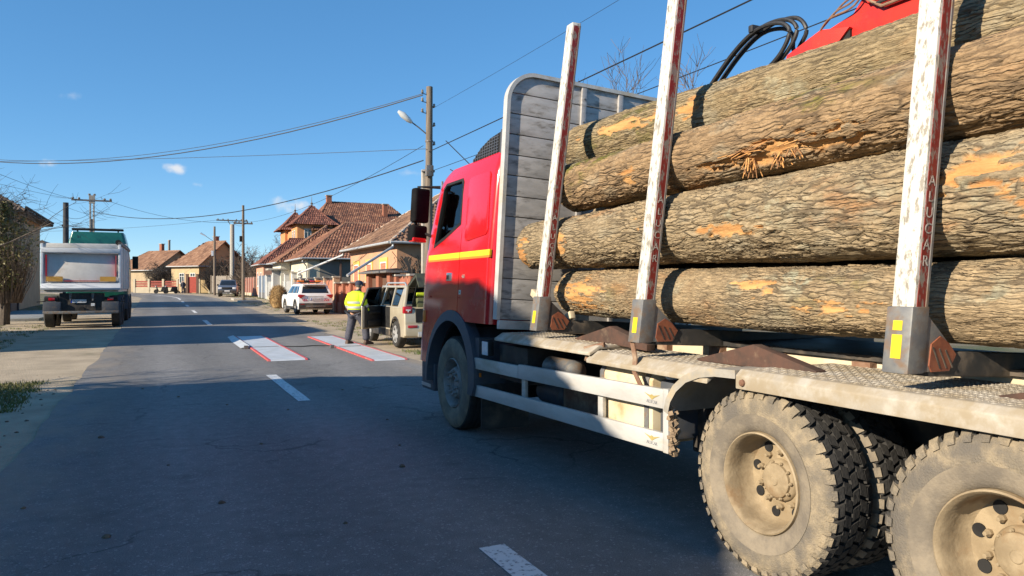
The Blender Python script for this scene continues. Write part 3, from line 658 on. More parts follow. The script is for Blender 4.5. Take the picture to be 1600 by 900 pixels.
# roof air deflector: dark mesh sides, grey rear lip
fa_poly = [(8.02, 3.10), (7.95, 3.17), (7.75, 3.27), (7.50, 3.335), (7.22, 3.36), (7.22, 3.12)]
fa = MB().prism(fa_poly, 'x', 3.21, 5.49); cab_part('roof_deflector', fa, M['black'], bevel=.02, segs=3)
lip = MB().box(3.20, 5.50, 7.08, 7.215, 3.11, 3.375); cab_part('deflector_lip', lip, M['plastic'], bevel=.02)
gm_ = MB()
for k in range(11):
    y = 7.28 + k * .065; zt = np.interp(y, [7.22, 7.5, 7.75, 7.95], [3.345, 3.32, 3.25, 3.15])
    gm_.box(3.200, 3.212, y, y + .012, 3.13, zt)
for k in range(6): gm_.box(3.202, 3.212, 7.25, 7.9 - k * .09, 3.15 + k * .032, 3.158 + k * .032)
cab_part('deflector_mesh', gm_, M['plastic'], kind='stuff')
an = MB().tube([L((3.6, 8.6, 3.1)), L((3.2, 8.9, 3.55))], .006, 5); an.tube([L((3.45, 8.7, 3.05)), L((3.3, 8.95, 3.2))], .006, 5); part('antenna', an, M['black'], truck)
# inside of the cab
seat = MB(); seat.box(3.5, 4.05, 7.5, 8.0, 1.6, 1.95); seat.box(3.5, 4.05, 7.35, 7.55, 1.9, 2.55); seat.box(4.65, 5.2, 7.5, 8.0, 1.6, 1.95); seat.box(4.65, 5.2, 7.35, 7.55, 1.9, 2.55); cab_part('seat', seat, M['black'], bevel=.04)
dash = MB().box(3.25, 5.45, 8.75, 9.2, 1.6, 2.15); cab_part('dashboard', dash, M['black'], bevel=.05)
# ---- headboard of aluminium planks
Z0, Z1 = 1.34, 3.90
pl_h = (Z1 - Z0) / 12
def hb_x(z):        # left end of a plank: the upper corner is rounded
    r = .30; d = z - (Z1 - r)
    return 3.125 + (r - math.sqrt(max(0, r * r - d * d)) if d > 0 else 0)
for k in range(12):
    za, zb = Z0 + k * pl_h + .004, Z0 + (k + 1) * pl_h - .004
    pl = [(hb_x(za + (zb - za) * t), za + (zb - za) * t) for t in (0, .25, .5, .75, 1)]
    pl = pl + [(8.7 - p[0], p[1]) for p in reversed(pl)]
    mb = MB().prism(pl, 'y', 6.88, 6.92); part('plank', mb.xf(L), M['headboard'], truck, bevel=.006)
part('headboard_back', MB().box(3.45, 5.25, 6.922, 6.935, Z0, Z1 - .05).xf(L), M['galv'], truck); part('headboard_back', MB().box(3.13, 5.57, 6.921, 6.93, Z0, Z1 - .32).xf(L), M['galv'], truck)
ed = []
for k in range(13): z = Z1 - .30 + .30 * math.sin(R(90 * k / 12)); x = 3.125 + .30 - .30 * math.cos(R(90 * k / 12)); ed.append((x, z))
pathp = [(3.125, Z0)] + ed + [(8.7 - p[0], p[1]) for p in reversed(ed)] + [(5.575, Z0)]
rings = []
for i, p in enumerate(pathp):
    a_ = pathp[max(i - 1, 0)]; b_ = pathp[min(i + 1, len(pathp) - 1)]; t = Vector((b_[0] - a_[0], b_[1] - a_[1])).normalized(); nn = Vector((-t.y, t.x))
    rings.append([(p[0] + nn.x * q, y, p[1] + nn.y * q) for q, y in ((.022, 6.855), (.022, 6.945), (-.018, 6.945), (-.018, 6.855))])
part('headboard_rim', MB().loft(rings).xf(L), M['alurail'], truck, smooth=True, angle=30)
for x in (3.98, 4.45, 4.95, 5.35): part('batten', MB().box(x, x + .06, 6.845, 6.879, Z0 + .02, Z1 - .03).xf(L), M['headboard'], truck, bevel=.005)
for x in (3.98, 4.95):
    for z in (2.9, 3.2, 3.5, 3.75):
        part('rivet', MB().lathe([(0, .012), (-.008, .009), (-.01, 0)], (x + .03, 6.845, z), 'y', 8).xf(L), M['galv'], truck)
part('headboard_foot', MB().box(3.12, 3.62, 6.83, 6.875, 1.245, 1.335).xf(L), M['alurail'], truck, bevel=.006)
part('headboard_foot', MB().box(3.64, 5.5, 6.84, 6.875, 1.22, 1.33).xf(L), M['galv'], truck, bevel=.006)
# ---- chassis
ch = MB()
ch.box(3.93, 4.02, -1.6, 9.0, .78, 1.10); part('frame_rail', ch, M['blackdirty'], truck, bevel=.01)
part('frame_rail', MB().box(4.68, 4.77, -1.6, 9.0, .78, 1.10), M['blackdirty'], truck, bevel=.01)
part('subframe_rail', MB().box(3.90, 4.03, -1.6, 5.1, 1.105, 1.225), M['cream'], truck, bevel=.01)
part('subframe_rail', MB().box(4.67, 4.80, -1.6, 5.1, 1.105, 1.225), M['cream'], truck, bevel=.01)
part('subframe_top', MB().box(3.86, 4.86, -1.6, 6.7, 1.23, 1.262), M['blackdirty'], truck)
part('frame_cross', MB().box(4.02, 4.68, -1.2, 8.8, .82, 1.0), M['blackdirty'], truck)
for y in (8.12, 3.22, 1.87): part('axle', MB().lathe([(-.95, .09), (-.3, .1), (-.22, .24), (.22, .24), (.3, .1), (.95, .09)], (4.36, y, .545), 'x', 20), M['blackdirty'], truck, smooth=True)
for y in (5.0, 4.35, 3.75, 3.05, 2.6, 2.0):        # brown clamps between subframe and bunks
    cl = MB().box(3.84, 3.93, y, y + .13, 1.07, 1.22); cl.box(3.82, 3.87, y + .02, y + .05, 1.0, 1.07); cl.box(3.82, 3.87, y + .08, y + .11, 1.0, 1.07); part('clamp', cl, M['rust'], truck)
for side in (-1, 1):
    b0 = 3.1 if side < 0 else 5.6; sg = 1 if side < 0 else -1
    X = lambda d: b0 + sg * d
    def bx(mb, d0, d1, *r): return mb.box(min(X(d0), X(d1)), max(X(d0), X(d1)), *r)
    # under-body gear
    part('battery_box', bx(MB(), .12, .62, 6.35, 7.0, .72, 1.08), M['blackdirty'], truck, bevel=.02)
    part('air_tank', MB().lathe([(0, .02), (.015, .07), (.05, .105), (.5, .105), (.535, .07), (.55, .02)], (X(.25), 5.6, .92), 'y', 20), M['galv'], truck, smooth=True)
    part('air_tank', MB().lathe([(0, .02), (.015, .09), (.05, .13), (.5, .13), (.535, .09), (.55, .02)], (X(.45), 6.05, .64), 'y', 20), M['plastic'], truck, smooth=True)
    part('silencer', bx(MB(), .3, .85, 5.1, 6.0, .5, .78), M['rust'], truck, bevel=.06)
    part('chain_box', bx(MB(), .35, .8, 4.05, 4.2, .5, 1.0), M['blackdirty'], truck, bevel=.02)
    # fuel tank with straps
    tp = [(X(.10), .58), (X(.10), 1.0), (X(.13), 1.05), (X(.19), 1.07), (X(.62), 1.07), (X(.66), 1.03), (X(.66), .58), (X(.62), .54), (X(.16), .54), (X(.12), .555)]
    part('fuel_tank', MB().prism(tp, 'y', 4.33, 5.03), M['tank'], truck, bevel=.012)
    for y in (4.96, 4.37):
        tq = [(X(.37) + (p[0] - X(.37)) * 1.03, .8 + (p[1] - .8) * 1.03) for p in tp]
        part('tank_strap', MB().prism(tq, 'y', y, y + .055), M['galv'], truck, bevel=.006)
    part('tank_cap', MB().lathe([(0, .045), (.02, .045), (.03, .04), (.03, 0)], (X(.2), 4.24, 1.02), 'z', 16), M['lamp'], truck)
    part('adblue_tank', bx(MB(), .14, .6, 4.14, 4.31, .60, 1.02), M['plastic'], truck, bevel=.04)
    # checker-plate steps
    s1 = MB().prism([(X(.0), 1.125), (X(.0), 1.15), (X(.09), 1.205), (X(.55), 1.205), (X(.55), 1.175), (X(.10), 1.175)], 'y', 5.02, 6.86)
    p1 = part('step_plate', s1, M['plate'], truck, bevel=.008)
    s2 = MB().prism([(X(-.01), 1.07), (X(-.01), 1.10), (X(.08), 1.165), (X(.6), 1.165), (X(.6), 1.135), (X(.09), 1.135)], 'y', 3.62, 5.06)
    p2 = part('step_plate', s2, M['plate'], truck, bevel=.008)
    part('step_loop', MB().tube([(X(.14), 5.0, 1.10), (X(.05), 5.16, 1.09), (X(.05), 5.17, 1.17), (X(.14), 5.02, 1.21)], .022, 8), M['rust'], truck, smooth=True)
    part('hanging_strap', MB().loft([[(X(.01) + dx, y + dy, z) for dx, dy in ((-.005, -.03), (.005, -.03), (.005, .02), (-.005, .02))] for y, z in ((4.46, 1.29), (4.42, 1.16), (4.43, 1.06), (4.36, .98), (4.36, .86))]), M['rust'], truck)
    # deck over the bogie with its rolled lip, and the front fender
    dk = MB().prism([(X(-.02), 1.075), (X(-.02), 1.155), (X(.02), 1.19), (X(.78), 1.19), (X(.78), 1.16), (X(.03), 1.16), (X(.01), 1.14), (X(.01), 1.075)], 'y', -.6, 3.36)
    deck = part('deck_plate', dk, M['plate'], truck, bevel=.008)
    lz = MB()                                        # raised lozenges of the tread plate
    for (ya, yb, zz, d0, d1) in ((-.2, 3.33, 1.19, .05, .76), (5.05, 6.82, 1.205, .12, .54), (3.66, 5.02, 1.165, .11, .58)):
        k = 0; y = ya
        while y < yb:
            d = d0 + (.02 if k % 2 else 0)
            j = 0
            while d < d1:
                a_ = R(45 if (j + k) % 2 else -45); c_, s_ = math.cos(a_), math.sin(a_); le, wi = .017, .0045
                P = [(le, 0), (0, wi), (-le, 0), (0, -wi)]
                vs = [(X(d) + (q[0] * c_ - q[1] * s_), y + q[0] * s_ + q[1] * c_, zz - .001) for q in P] + [(X(d), y, zz + .004)]
                lz.add(vs, [(0, 1, 4), (1, 2, 4), (2, 3, 4), (3, 0, 4)]); d += .034; j += 1
            y += .034; k += 1
    part('tread_pattern', lz, M['plate'], deck, kind='stuff')
    fpts = [(4.05, .84), (4.02, .93), (3.95, 1.02), (3.84, 1.10), (3.70, 1.15), (3.55, 1.175), (3.365, 1.182)]
    rg = []
    for i, (y, z) in enumerate(fpts):
        a_ = fpts[max(i - 1, 0)]; b_ = fpts[min(i + 1, len(fpts) - 1)]; t = Vector((b_[0] - a_[0], b_[1] - a_[1])).normalized(); nn = (-t.y, t.x)
        if nn[1] > 0: nn = (-nn[0], -nn[1])
        rg.append([(X(-.02), y, z - .0), (X(.62), y, z), (X(.62), y + nn[0] * .025, z + nn[1] * .025), (X(.01), y + nn[0] * .025, z + nn[1] * .025), (X(-.02), y + nn[0] * .05, z + nn[1] * .05)])
    part('fender', MB().loft(rg), mat('grey_fender', (.36, .34, .30), (.28, .26, .22), rough=.6, scale=7, dirt=(.4, .32, .2), dscale=4, damt=.4), truck, smooth=True, angle=40)
    for y in (3.30, 1.72): part('bolt', MB().lathe([(0, .022), (-.012, .02), (-.018, .012), (-.018, 0)], (X(-.02), y, 1.115), 'x', 8, sg), M['rust'], truck)
    # side guard
    def rail(y0, z0, y1, z1, h):
        return MB().add([(X(d), y, z + dz) for y, z in ((y0, z0), (y1, z1)) for d, dz in ((0, 0), (.04, 0), (.04, h), (0, h))], [(3, 2, 1, 0), (4, 5, 6, 7), (0, 1, 5, 4), (1, 2, 6, 5), (2, 3, 7, 6), (3, 0, 4, 7)])
    gr = [part('guard_rail', rail(7.52, .785, 6.32, .80, .12), M['alurail'], truck, bevel=.008),
          part('guard_rail', rail(6.31, .80, 4.08, .845, .135), M['alurail'], truck, bevel=.008),
          part('guard_rail', rail(7.52, .485, 4.08, .555, .125), M['alurail'], truck, bevel=.008)]
    for y, a_, b_, w in ((7.49, .48, .92, .035), (6.28, .50, .93, .07), (4.93, .53, .96, .07)): part('guard_post', bx(MB(), .041, .075, y - w / 2, y + w / 2, a_, b_), M['alurail'], truck, bevel=.005)
    part('guard_end', bx(MB(), -.002, .06, 4.02, 4.078, .55, .985), M['alurail'], truck, bevel=.006)
    mud = MB(); rs2 = random.Random(3)
    for _ in range(70):
        c_ = (X(rs2.uniform(-.0, .06)), 4.02 - rs2.uniform(0, .03), rs2.uniform(.55, .86)); r_ = rs2.uniform(.006, .016)
        mud.obox(c_, (r_ * 2, r_ * 2, r_ * 2), Matrix.Rotation(rs2.uniform(0, 3), 3, (rs2.random(), rs2.random(), rs2.random() + .1)))
    part('dried_mud', mud, mat('dried_mud', (.30, .22, .14), (.2, .14, .09), rough=1, scale=40), truck, kind='stuff')
    for k, zz in ((1, .91), (2, .625)):
        emb = MB().add([(X(-.003), y, zz + z) for y, z in ((4.29, .025), (4.22, .012), (4.20, .02), (4.18, .012), (4.11, .025), (4.17, 0), (4.20, -.018), (4.23, 0))], [tuple(range(8))])
        part('emblem', emb, mat('gold_print', (.42, .33, .12)), gr[k])
        text_on('ALUCAR', .032, (X(-.003), 4.20, zz - .032), (0, -sg, 0), (0, 0, 1), mat('grey_print', (.35, .35, .35)), gr[k])
    part('guard_reflector', bx(MB(), -.006, .0, 7.33, 7.39, .60, .645) if False else bx(MB(), .03, .05, 7.30, 7.36, .70, .745), M['amber'], truck, bevel=.005)
    wl_ = MB().obox((X(.03), 7.08, 1.03), (.07, .16, .16)); part('work_lamp', wl_, M['black'], truck, bevel=.02)
    part('work_lamp_lens', MB().obox((X(-.007), 7.08, 1.03), (.012, .14, .14)), M['lamp'], truck, bevel=.005)
    # stakes on their bunks
    for i, y in enumerate((5.97, 4.40, 2.32)):
        if side < 0: top = 4.12; k = math.tan(R(7.4))
        else: top = 3.62; k = math.tan(R(-1.0))
        SX = lambda z: (X(-.01) if side < 0 else X(.12)) + (z - 1.3) * k
        zb, zt = 1.30, top
        def stbox(d0, d1, y0, y1, z0, z1):
            vs = []
            for z in (z0, z1):
                for yy in (y0, y1):
                    for d in (d0, d1): vs.append((SX(z) + sg * d, yy, z))
            return MB().add(vs, [(0, 2, 3, 1), (4, 5, 7, 6), (0, 1, 5, 4), (2, 6, 7, 3), (0, 4, 6, 2), (1, 3, 7, 5)])
        sk = part('stake', stbox(.012, .105, y - .058, y + .058, zb, zt), M['stake'], truck, bevel=.012)
        part('stake_inlay', stbox(.030, .086, y - .061, y - .05, 1.5, zt - .03), M['stakered'], sk)
        part('stake_edge', stbox(.086, .100, y - .066, y - .061, 1.5, zt - .03), M['galv'], sk)
        if side < 0:
            for q, chh in enumerate('ALUCAR'):
                z = 2.30 - q * .085 if i < 2 else 2.17 - q * .075
                text_on(chh, .072, (SX(z) + .058, y - .0625, z), (1, 0, 0), (k, 0, 1), M['letterw'], sk, extrude=.0006)
        sl = part('stake_sleeve', stbox(-.006, .114, y - .068, y + .068, 1.275, 1.585), M['galv'], truck, bevel=.01)
        part('yellow_sticker', stbox(-.009, -.004, y - .026, y + .026, 1.345, 1.455), M['yellow'], sl) 
        if i == 2: part('yellow_sticker', stbox(-.009, -.004, y - .022, y + .025, 1.475, 1.52), M['yellow'], sl)
        gu = MB().prism([(SX(1.5) + sg * .114, 1.55), (SX(1.3) + sg * .114, 1.28), (SX(1.3) + sg * .30, 1.275), (SX(1.3) + sg * .34, 1.36), (SX(1.4) + sg * .26, 1.43)], 'y', y - .062, y + .055)
        part('stake_gusset', gu, M['galv'] if i else M['blackdirty'], truck, bevel=.006)
        rf = MB().prism([(SX(1.4) + sg * .145, 1.41), (SX(1.3) + sg * .14, 1.31), (SX(1.28) + sg * .16, 1.28), (SX(1.28) + sg * .285, 1.28), (SX(1.34) + sg * .33, 1.355), (SX(1.4) + sg * .27, 1.41), (SX(1.4) + sg * .21, 1.445)], 'y', y - .070, y - .063)
        rfo = part('reflector_plate', rf, mat('orange_brown_reflector', (.26, .085, .04), (.18, .055, .03), rough=.6, scale=16), truck)
        for q in range(3):
            d0 = .165 + q * .045
            part('dark_band', MB().beam((SX(1.3) + sg * d0, y - .0715, 1.395 - q * .008), (SX(1.3) + sg * (d0 + .05), y - .0715, 1.295), .003, .008, up=(1, 0, .3)), M['blackdirty'], rfo)
        if side < 0: part('bunk_beam', MB().box(3.22, 5.5, y - .06, y + .06, 1.265, 1.385).xf(L), M['blackdirty'], truck, bevel=.01)
    if side < 0:   # folded rusty wedges beside the bunks, leaning boards at the front
        for y0, y1, z in ((5.70, 4.62, 1.235), (4.05, 3.02, 1.20), (2.02, 1.0, 1.215)):
            ym = y0 - (y0 - y1) * .52
            wg = MB().prism([(y0, z - .02), (ym, z + .115), (y1, z + .0), (y1, z - .05), (ym, z - .03), (y0 - .02, z - .035)], 'x', 3.36, 3.44)
            part('log_wedge', wg, mat('dark_rust', (.085, .042, .028), (.05, .03, .022), rough=.85, scale=9, dirt=(.20, .14, .09), dscale=7, damt=.3), truck, bevel=.006)
        part('brace_bar', MB().beam((3.42, 6.62, 1.62), (3.42, 6.05, 1.36), .05, .07), M['cream'], truck, bevel=.006)
        part('brace_bar', MB().beam((3.46, 5.9, 1.42), (3.46, 6.1, 1.34), .05, .07), M['cream'], truck, bevel=.006)

# ================================================================== LOGS
def bark_mat(name, a, b, crack, moss=.35, lichen=.3, orange=.35, csx=7, csy=28):
    m = bpy.data.materials.new(name); m.use_nodes = True; N = m.node_tree.nodes; K = m.node_tree.links; bs = N['Principled BSDF']
    tcn = N.new('ShaderNodeTexCoord')
    def nz(sc, det, lo, hi, ms=(1, 1, 1), off=0.):
        mp = N.new('ShaderNodeMapping'); mp.inputs['Scale'].default_value = ms; mp.inputs['Location'].default_value = (off, off, off); K.new(tcn.outputs['Object'], mp.inputs['Vector'])
        n = N.new('ShaderNodeTexNoise'); n.inputs['Scale'].default_value = sc; n.inputs['Detail'].default_value = det; n.inputs['Roughness'].default_value = .65; K.new(mp.outputs[0], n.inputs['Vector'])
        r = N.new('ShaderNodeMapRange'); r.interpolation_type = 'SMOOTHSTEP'; K.new(n.outputs['Fac'], r.inputs['Value']); r.inputs['From Min'].default_value = lo; r.inputs['From Max'].default_value = hi
        return r.outputs[0], n.outputs['Fac']
    def mix(f, c1, c2):
        mx = N.new('ShaderNodeMixRGB')
        for inp, c in ((mx.inputs['Fac'], f), (mx.inputs['Color1'], c1), (mx.inputs['Color2'], c2)):
            if isinstance(c, tuple): inp.default_value = (*c, 1)
            elif isinstance(c, (float, int)): inp.default_value = c
            else: K.new(c, inp)
        return mx.outputs[0]
    def mul(p, q):
        n = N.new('ShaderNodeMath'); n.operation = 'MULTIPLY'
        for i, t in enumerate((p, q)):
            if isinstance(t, (float, int)): n.inputs[i].default_value = t
            else: K.new(t, n.inputs[i])
        return n.outputs[0]
    att = lambda nme: (lambda A: (setattr(A, 'attribute_name', nme), A.outputs['Fac'])[1])(N.new('ShaderNodeAttribute'))
    f, _ = nz(9, 8, .35, .65, (1, .35, 1)); c = mix(f, a, b)
    plate = att('plate'); c = mix(mul(plate, .45), c, tuple(q * 1.18 for q in a))
    f, _ = nz(2.2, 8, .56, .68, (1, .5, 1), 3.1); c = mix(mul(f, orange), c, (.40, .20, .085))
    f, _ = nz(5.5, 9, .54, .62, (1, .8, 1), 7.7); f2, _ = nz(1.1, 3, .48, .62, (1, .5, 1), 5.5); c = mix(mul(mul(f, f2), lichen), c, (.43, .45, .33))
    f, _ = nz(6, 9, .46, .60, (1, .6, 1), 11.3); f2, _ = nz(.9, 3, .50, .62, (1, .6, 1), 1.5); c = mix(mul(mul(f, f2), moss), c, (.15, .15, .02))
    furrow = att('furrow'); c = mix(mul(furrow, .45), c, crack)
    buv = N.new('ShaderNodeAttribute'); buv.attribute_name = 'buv'
    def crackmap(sx, sy, warp, lo, hi):
        wn_ = N.new('ShaderNodeTexNoise'); wn_.inputs['Scale'].default_value = 9; wn_.inputs['Detail'].default_value = 5; K.new(buv.outputs['Vector'], wn_.inputs['Vector'])
        sc = N.new('ShaderNodeVectorMath'); sc.operation = 'MULTIPLY_ADD'; K.new(wn_.outputs['Color'], sc.inputs[0]); sc.inputs[1].default_value = (warp, warp * .32, 0); K.new(buv.outputs['Vector'], sc.inputs[2])
        mp = N.new('ShaderNodeMapping'); mp.inputs['Scale'].default_value = (sx, sy, 1); K.new(sc.outputs[0], mp.inputs['Vector'])
        v = N.new('ShaderNodeTexVoronoi'); v.feature = 'DISTANCE_TO_EDGE'; v.inputs['Scale'].default_value = 1; K.new(mp.outputs[0], v.inputs['Vector'])
        r = N.new('ShaderNodeMapRange'); r.interpolation_type = 'SMOOTHSTEP'; K.new(v.outputs['Distance'], r.inputs['Value']); r.inputs['From Min'].default_value = lo; r.inputs['From Max'].default_value = hi
        return r.outputs[0]
    k1 = crackmap(csx, csy, .16, .0, .11); k2 = crackmap(csx * 2.8, csy * 2.2, .08, .0, .25)
    msk, _ = nz(2.6, 5, .36, .58, (1, .6, 1), 9.1); nmk = N.new('ShaderNodeMath'); nmk.operation = 'SUBTRACT'; nmk.inputs[0].default_value = 1; K.new(msk, nmk.inputs[1])
    mxk = N.new('ShaderNodeMath'); mxk.operation = 'MAXIMUM'; K.new(k1, mxk.inputs[0]); K.new(mul(nmk.outputs[0], .75), mxk.inputs[1]); k1 = mxk.outputs[0]
    fz, _ = nz(48, 6, .28, .72, (1, .45, 1), 4.4); c = mix(mul(fz, .5), c, tuple(q * .55 for q in b)); gz_, _ = nz(4.5, 6, .5, .66, (1, .5, 1), 6.6); c = mix(mul(gz_, .45), c, (.30, .28, .21))
    inv = N.new('ShaderNodeMath'); inv.operation = 'SUBTRACT'; inv.inputs[0].default_value = 1; K.new(k1, inv.inputs[1]); c = mix(mul(inv.outputs[0], .75), c, crack)
    wood = att('wood'); fw, _ = nz(16, 6, .3, .7, (1, .16, 1), 2.2); wc = mix(fw, (.58, .33, .13), (.36, .17, .06)); c = mix(wood, c, wc)
    K.new(c, bs.inputs['Base Color']); bs.inputs['Roughness'].default_value = .92; bs.inputs['Specular IOR Level'].default_value = .25
    _, nf = nz(60, 8, 0, 1, (1, .4, 1)); bp = N.new('ShaderNodeBump'); bp.inputs['Strength'].default_value = 1.0; bp.inputs['Distance'].default_value = .014
    notw = N.new('ShaderNodeMath'); notw.operation = 'SUBTRACT'; notw.inputs[0].default_value = 1; K.new(wood, notw.inputs[1])
    def madd(p, q, r):
        n = N.new('ShaderNodeMath'); n.operation = 'MULTIPLY_ADD'; K.new(p, n.inputs[0]); n.inputs[1].default_value = q
        if isinstance(r, float): n.inputs[2].default_value = r
        else: K.new(r, n.inputs[2])
        return n.outputs[0]
    hgt = madd(nf, .7, mul(madd(k2, .3, madd(k1, .7, 0.)), notw.outputs[0]))
    K.new(hgt, bp.inputs['Height']); K.new(bp.outputs[0], bs.inputs['Normal'])
    return m
def make_log(label, p0, p1, r0, r1, seed, m, patches=(), ns=760, nt=190, bark=.017, bend=.03, cell=(.13, .027), visible=True):
    p0, p1 = np.array(p0, float), np.array(p1, float); Lg = np.linalg.norm(p1 - p0); d = (p1 - p0) / Lg
    ux = np.cross(d, [0, 0, 1.]); ux /= np.linalg.norm(ux); uz = np.cross(ux, d)
    S, T = np.meshgrid(np.linspace(0, Lg, ns), np.arange(nt) * 2 * math.pi / nt + math.pi, indexing='ij')
    rad = r0 + (r1 - r0) * S / Lg; rm = (r0 + r1) / 2
    cx, sx = np.cos(T), np.sin(T)
    lump = fbm(S * .9 + seed * 7, cx * 1.1 + 5, sx * 1.1 + seed, 3) - .5
    rad = rad * (1 + .20 * lump)
    wx = (fbm(S * 9 + seed, cx * 6, sx * 6, 4) - .5) * 2.2; wy = (fbm(S * 7 + 30 + seed, cx * 5 + 9, sx * 5, 4) - .5) * 4.0
    ny = max(8, int(2 * math.pi * rm / cell[1]))
    F1, F2, idc = worley(S / cell[0] + wx + seed * 13, T / (2 * math.pi) * ny + wy, ny)
    e = np.clip((F2 - F1) / .22, 0, 1) ** .6
    rough = fbm(S * 12 + seed, cx * 22 + 3, sx * 22, 5) - .5; relief = np.clip(.25 + 1.6 * (fbm(S * 1.6 + seed * 5, cx * 1.7, sx * 1.7 + 3, 3) - .28), .25, 1.3)
    amt = .45 + .85 * fbm(S * .7 + seed * 3, cx * 1.2, sx * 1.2 + 7, 2)
    h = bark * amt * relief * (.9 * e * (.5 + .9 * idc) - .5 + .9 * rough) + .006 * rough
    wood = np.zeros_like(S)
    for (ps, pt, ls, lt, dep) in patches:
        pt = math.pi - pt
        dt = np.mod(T - pt + math.pi, 2 * math.pi) - math.pi
        q = np.sqrt(((S - ps) / ls) ** 2 + (dt / lt) ** 2) + (fbm(S * 9 + seed + ps, cx * 8, sx * 8 + 2, 5) - .5) * 3.0 + .25
        w = np.clip((1.0 - q) / .16, 0, 1); wood = np.maximum(wood, w)
        grain = (fbm(S * 4 + ps, T * rm * 38, 0 * S + seed, 3) - .5) * .012
        h = h * (1 - w) + w * (-dep + grain)
    endc = np.clip(np.minimum(S, Lg - S) / .05, 0, 1); h = h - .012 * (1 - endc)
    rr = rad + h
    by = bend * np.sin(S / Lg * math.pi * 1.3 + seed); bz = bend * .6 * np.sin(S / Lg * math.pi * 2 + seed * 2)
    base = p0 + S[..., None] * d
    co = base + ux * (rr * cx + by)[..., None] + uz * (rr * sx + bz)[..., None]
    V = co.reshape(-1, 3)
    i = np.arange(ns - 1)[:, None] * nt; j = np.arange(nt)[None, :]; j2 = (j + 1) % nt
    Fq = np.stack([i + j, i + j2, i + nt + j2, i + nt + j], -1).reshape(-1, 4)
    c0, c1 = len(V), len(V) + 1
    V = np.vstack([V, [co[0].mean(0), co[-1].mean(0)]])
    jj = np.arange(nt); caps = [(c0, int((k + 1) % nt), int(k)) for k in jj] + [(c1, int((ns - 1) * nt + k), int((ns - 1) * nt + (k + 1) % nt)) for k in jj]
    me = bpy.data.meshes.new('log'); nv = len(V); nq = len(Fq); ntri = len(caps)
    me.vertices.add(nv); me.vertices.foreach_set('co', V.astype(np.float32).ravel())
    loops = np.concatenate([Fq.ravel(), np.array(caps).ravel()]); me.loops.add(len(loops)); me.loops.foreach_set('vertex_index', loops.astype(np.int32))
    me.polygons.add(nq + ntri); st_ = np.concatenate([np.arange(nq) * 4, nq * 4 + np.arange(ntri) * 3]); me.polygons.foreach_set('loop_start', st_.astype(np.int32))
    me.update(calc_edges=True); me.validate()
    wv = np.concatenate([wood.ravel(), [1, 1]]); wv[:nt] = np.maximum(wv[:nt], .0)
    for nme, arr in (('wood', wv), ('plate', np.concatenate([idc.ravel(), [0, 0]])), ('furrow', np.concatenate([((1 - e) * (1 - wood)).ravel(), [0, 0]]))):
        at = me.attributes.new(nme, 'FLOAT', 'POINT'); at.data.foreach_set('value', arr.astype(np.float32))
    at = me.attributes.new('buv', 'FLOAT_VECTOR', 'POINT'); uvv = np.stack([S + seed * 3.3, T * rm, 0 * S], -1).reshape(-1, 3); at.data.foreach_set('vector', np.vstack([uvv, np.zeros((2, 3))]).astype(np.float32).ravel())
    me.polygons.foreach_set('use_smooth', [True] * len(me.polygons)); me.update()
    o = link('log', me, m); o['label'] = label; o['category'] = 'log'; o['group'] = 'tree trunks loaded on the red truck'
    return o
bk_a = bark_mat('oak_bark_olive', (.40, .305, .175), (.25, .19, .105), (.07, .052, .033), moss=.95, lichen=.35, orange=.45, csx=2.6, csy=38)
bk_b = bark_mat('oak_bark_brown', (.41, .28, .155), (.24, .16, .09), (.06, .044, .03), moss=1.0, lichen=.2, orange=.5, csx=3.4, csy=27)
bk_c = bark_mat('oak_bark_grey', (.42, .325, .20), (.26, .20, .12), (.075, .056, .038), moss=.6, lichen=.5, orange=.7, csx=4.2, csy=31)
bk_d = bark_mat('oak_bark_lichen', (.44, .33, .195), (.29, .215, .13), (.09, .068, .046), moss=.5, lichen=.95, orange=.65, csx=4.5, csy=46)
PI = math.pi          # angle: 0 = +x side, pi/2 = top, pi = towards the camera's side
make_log('thick top trunk with a pale chipped spot, uppermost on the load under the red crane', (3.98, 6.55, 3.06), (3.98, -1.2, 2.90), .245, .29, 1, bk_a, [(2.0, 2.75, .16, .42, .012), (1.1, 2.9, .5, .26, .006)], bend=.035)
make_log('brown mossy trunk with torn splintered wood on its underside, second from the top', (3.62, 6.12, 2.62), (3.62, -1.0, 2.665), .225, .235, 2, bk_b, [(2.75, 3.75, .62, .42, .025), (1.2, 3.4, .12, .22, .008)], bend=.02)
make_log('long grey-brown trunk reaching farthest forward, second from the bottom', (3.52, 6.77, 2.09), (3.66, -1.0, 2.12), .23, .325, 3, bk_c, [(.03, 3.7, .2, .9, .012), (.85, 3.2, .16, .5, .006), (3.0, 3.38, .36, .2, .012), (4.62, 2.75, .24, .34, .02), (4.98, 3.2, .2, .42, .01), (2.2, 2.9, .2, .2, .004)], bark=.020, bend=.02)
make_log('lichen-spotted bottom trunk resting on the bunk beams, with orange bare patches', (3.60, 6.15, 1.605), (3.60, -1.0, 1.60), .21, .205, 4, bk_d, [(.42, 3.1, .34, .75, .006), (2.55, 2.75, .2, .26, .012), (3.2, 3.3, .25, .2, .004)], bark=.012, bend=.015, cell=(.09, .022))
for k, (x, z, r, lab) in enumerate(((4.20, 1.68, .27, 'inner trunk in the bottom layer, seen dark through the gap behind the lichen-spotted trunk'), (4.12, 2.28, .30, 'inner trunk in the middle layer, shaded behind the long grey-brown trunk'), (4.85, 1.75, .30, 'bottom trunk on the far side of the load'), (4.85, 2.40, .32, 'middle trunk on the far side of the load'), (4.62, 2.95, .24, 'upper trunk on the far side under the crane boom'), (5.3, 1.75, .2, 'thin bottom trunk against the far stakes'))):
    make_log(lab, (x, 6.3, z), (x, -1.0, z), r, r, 11 + k, bk_b, ns=160, nt=48)
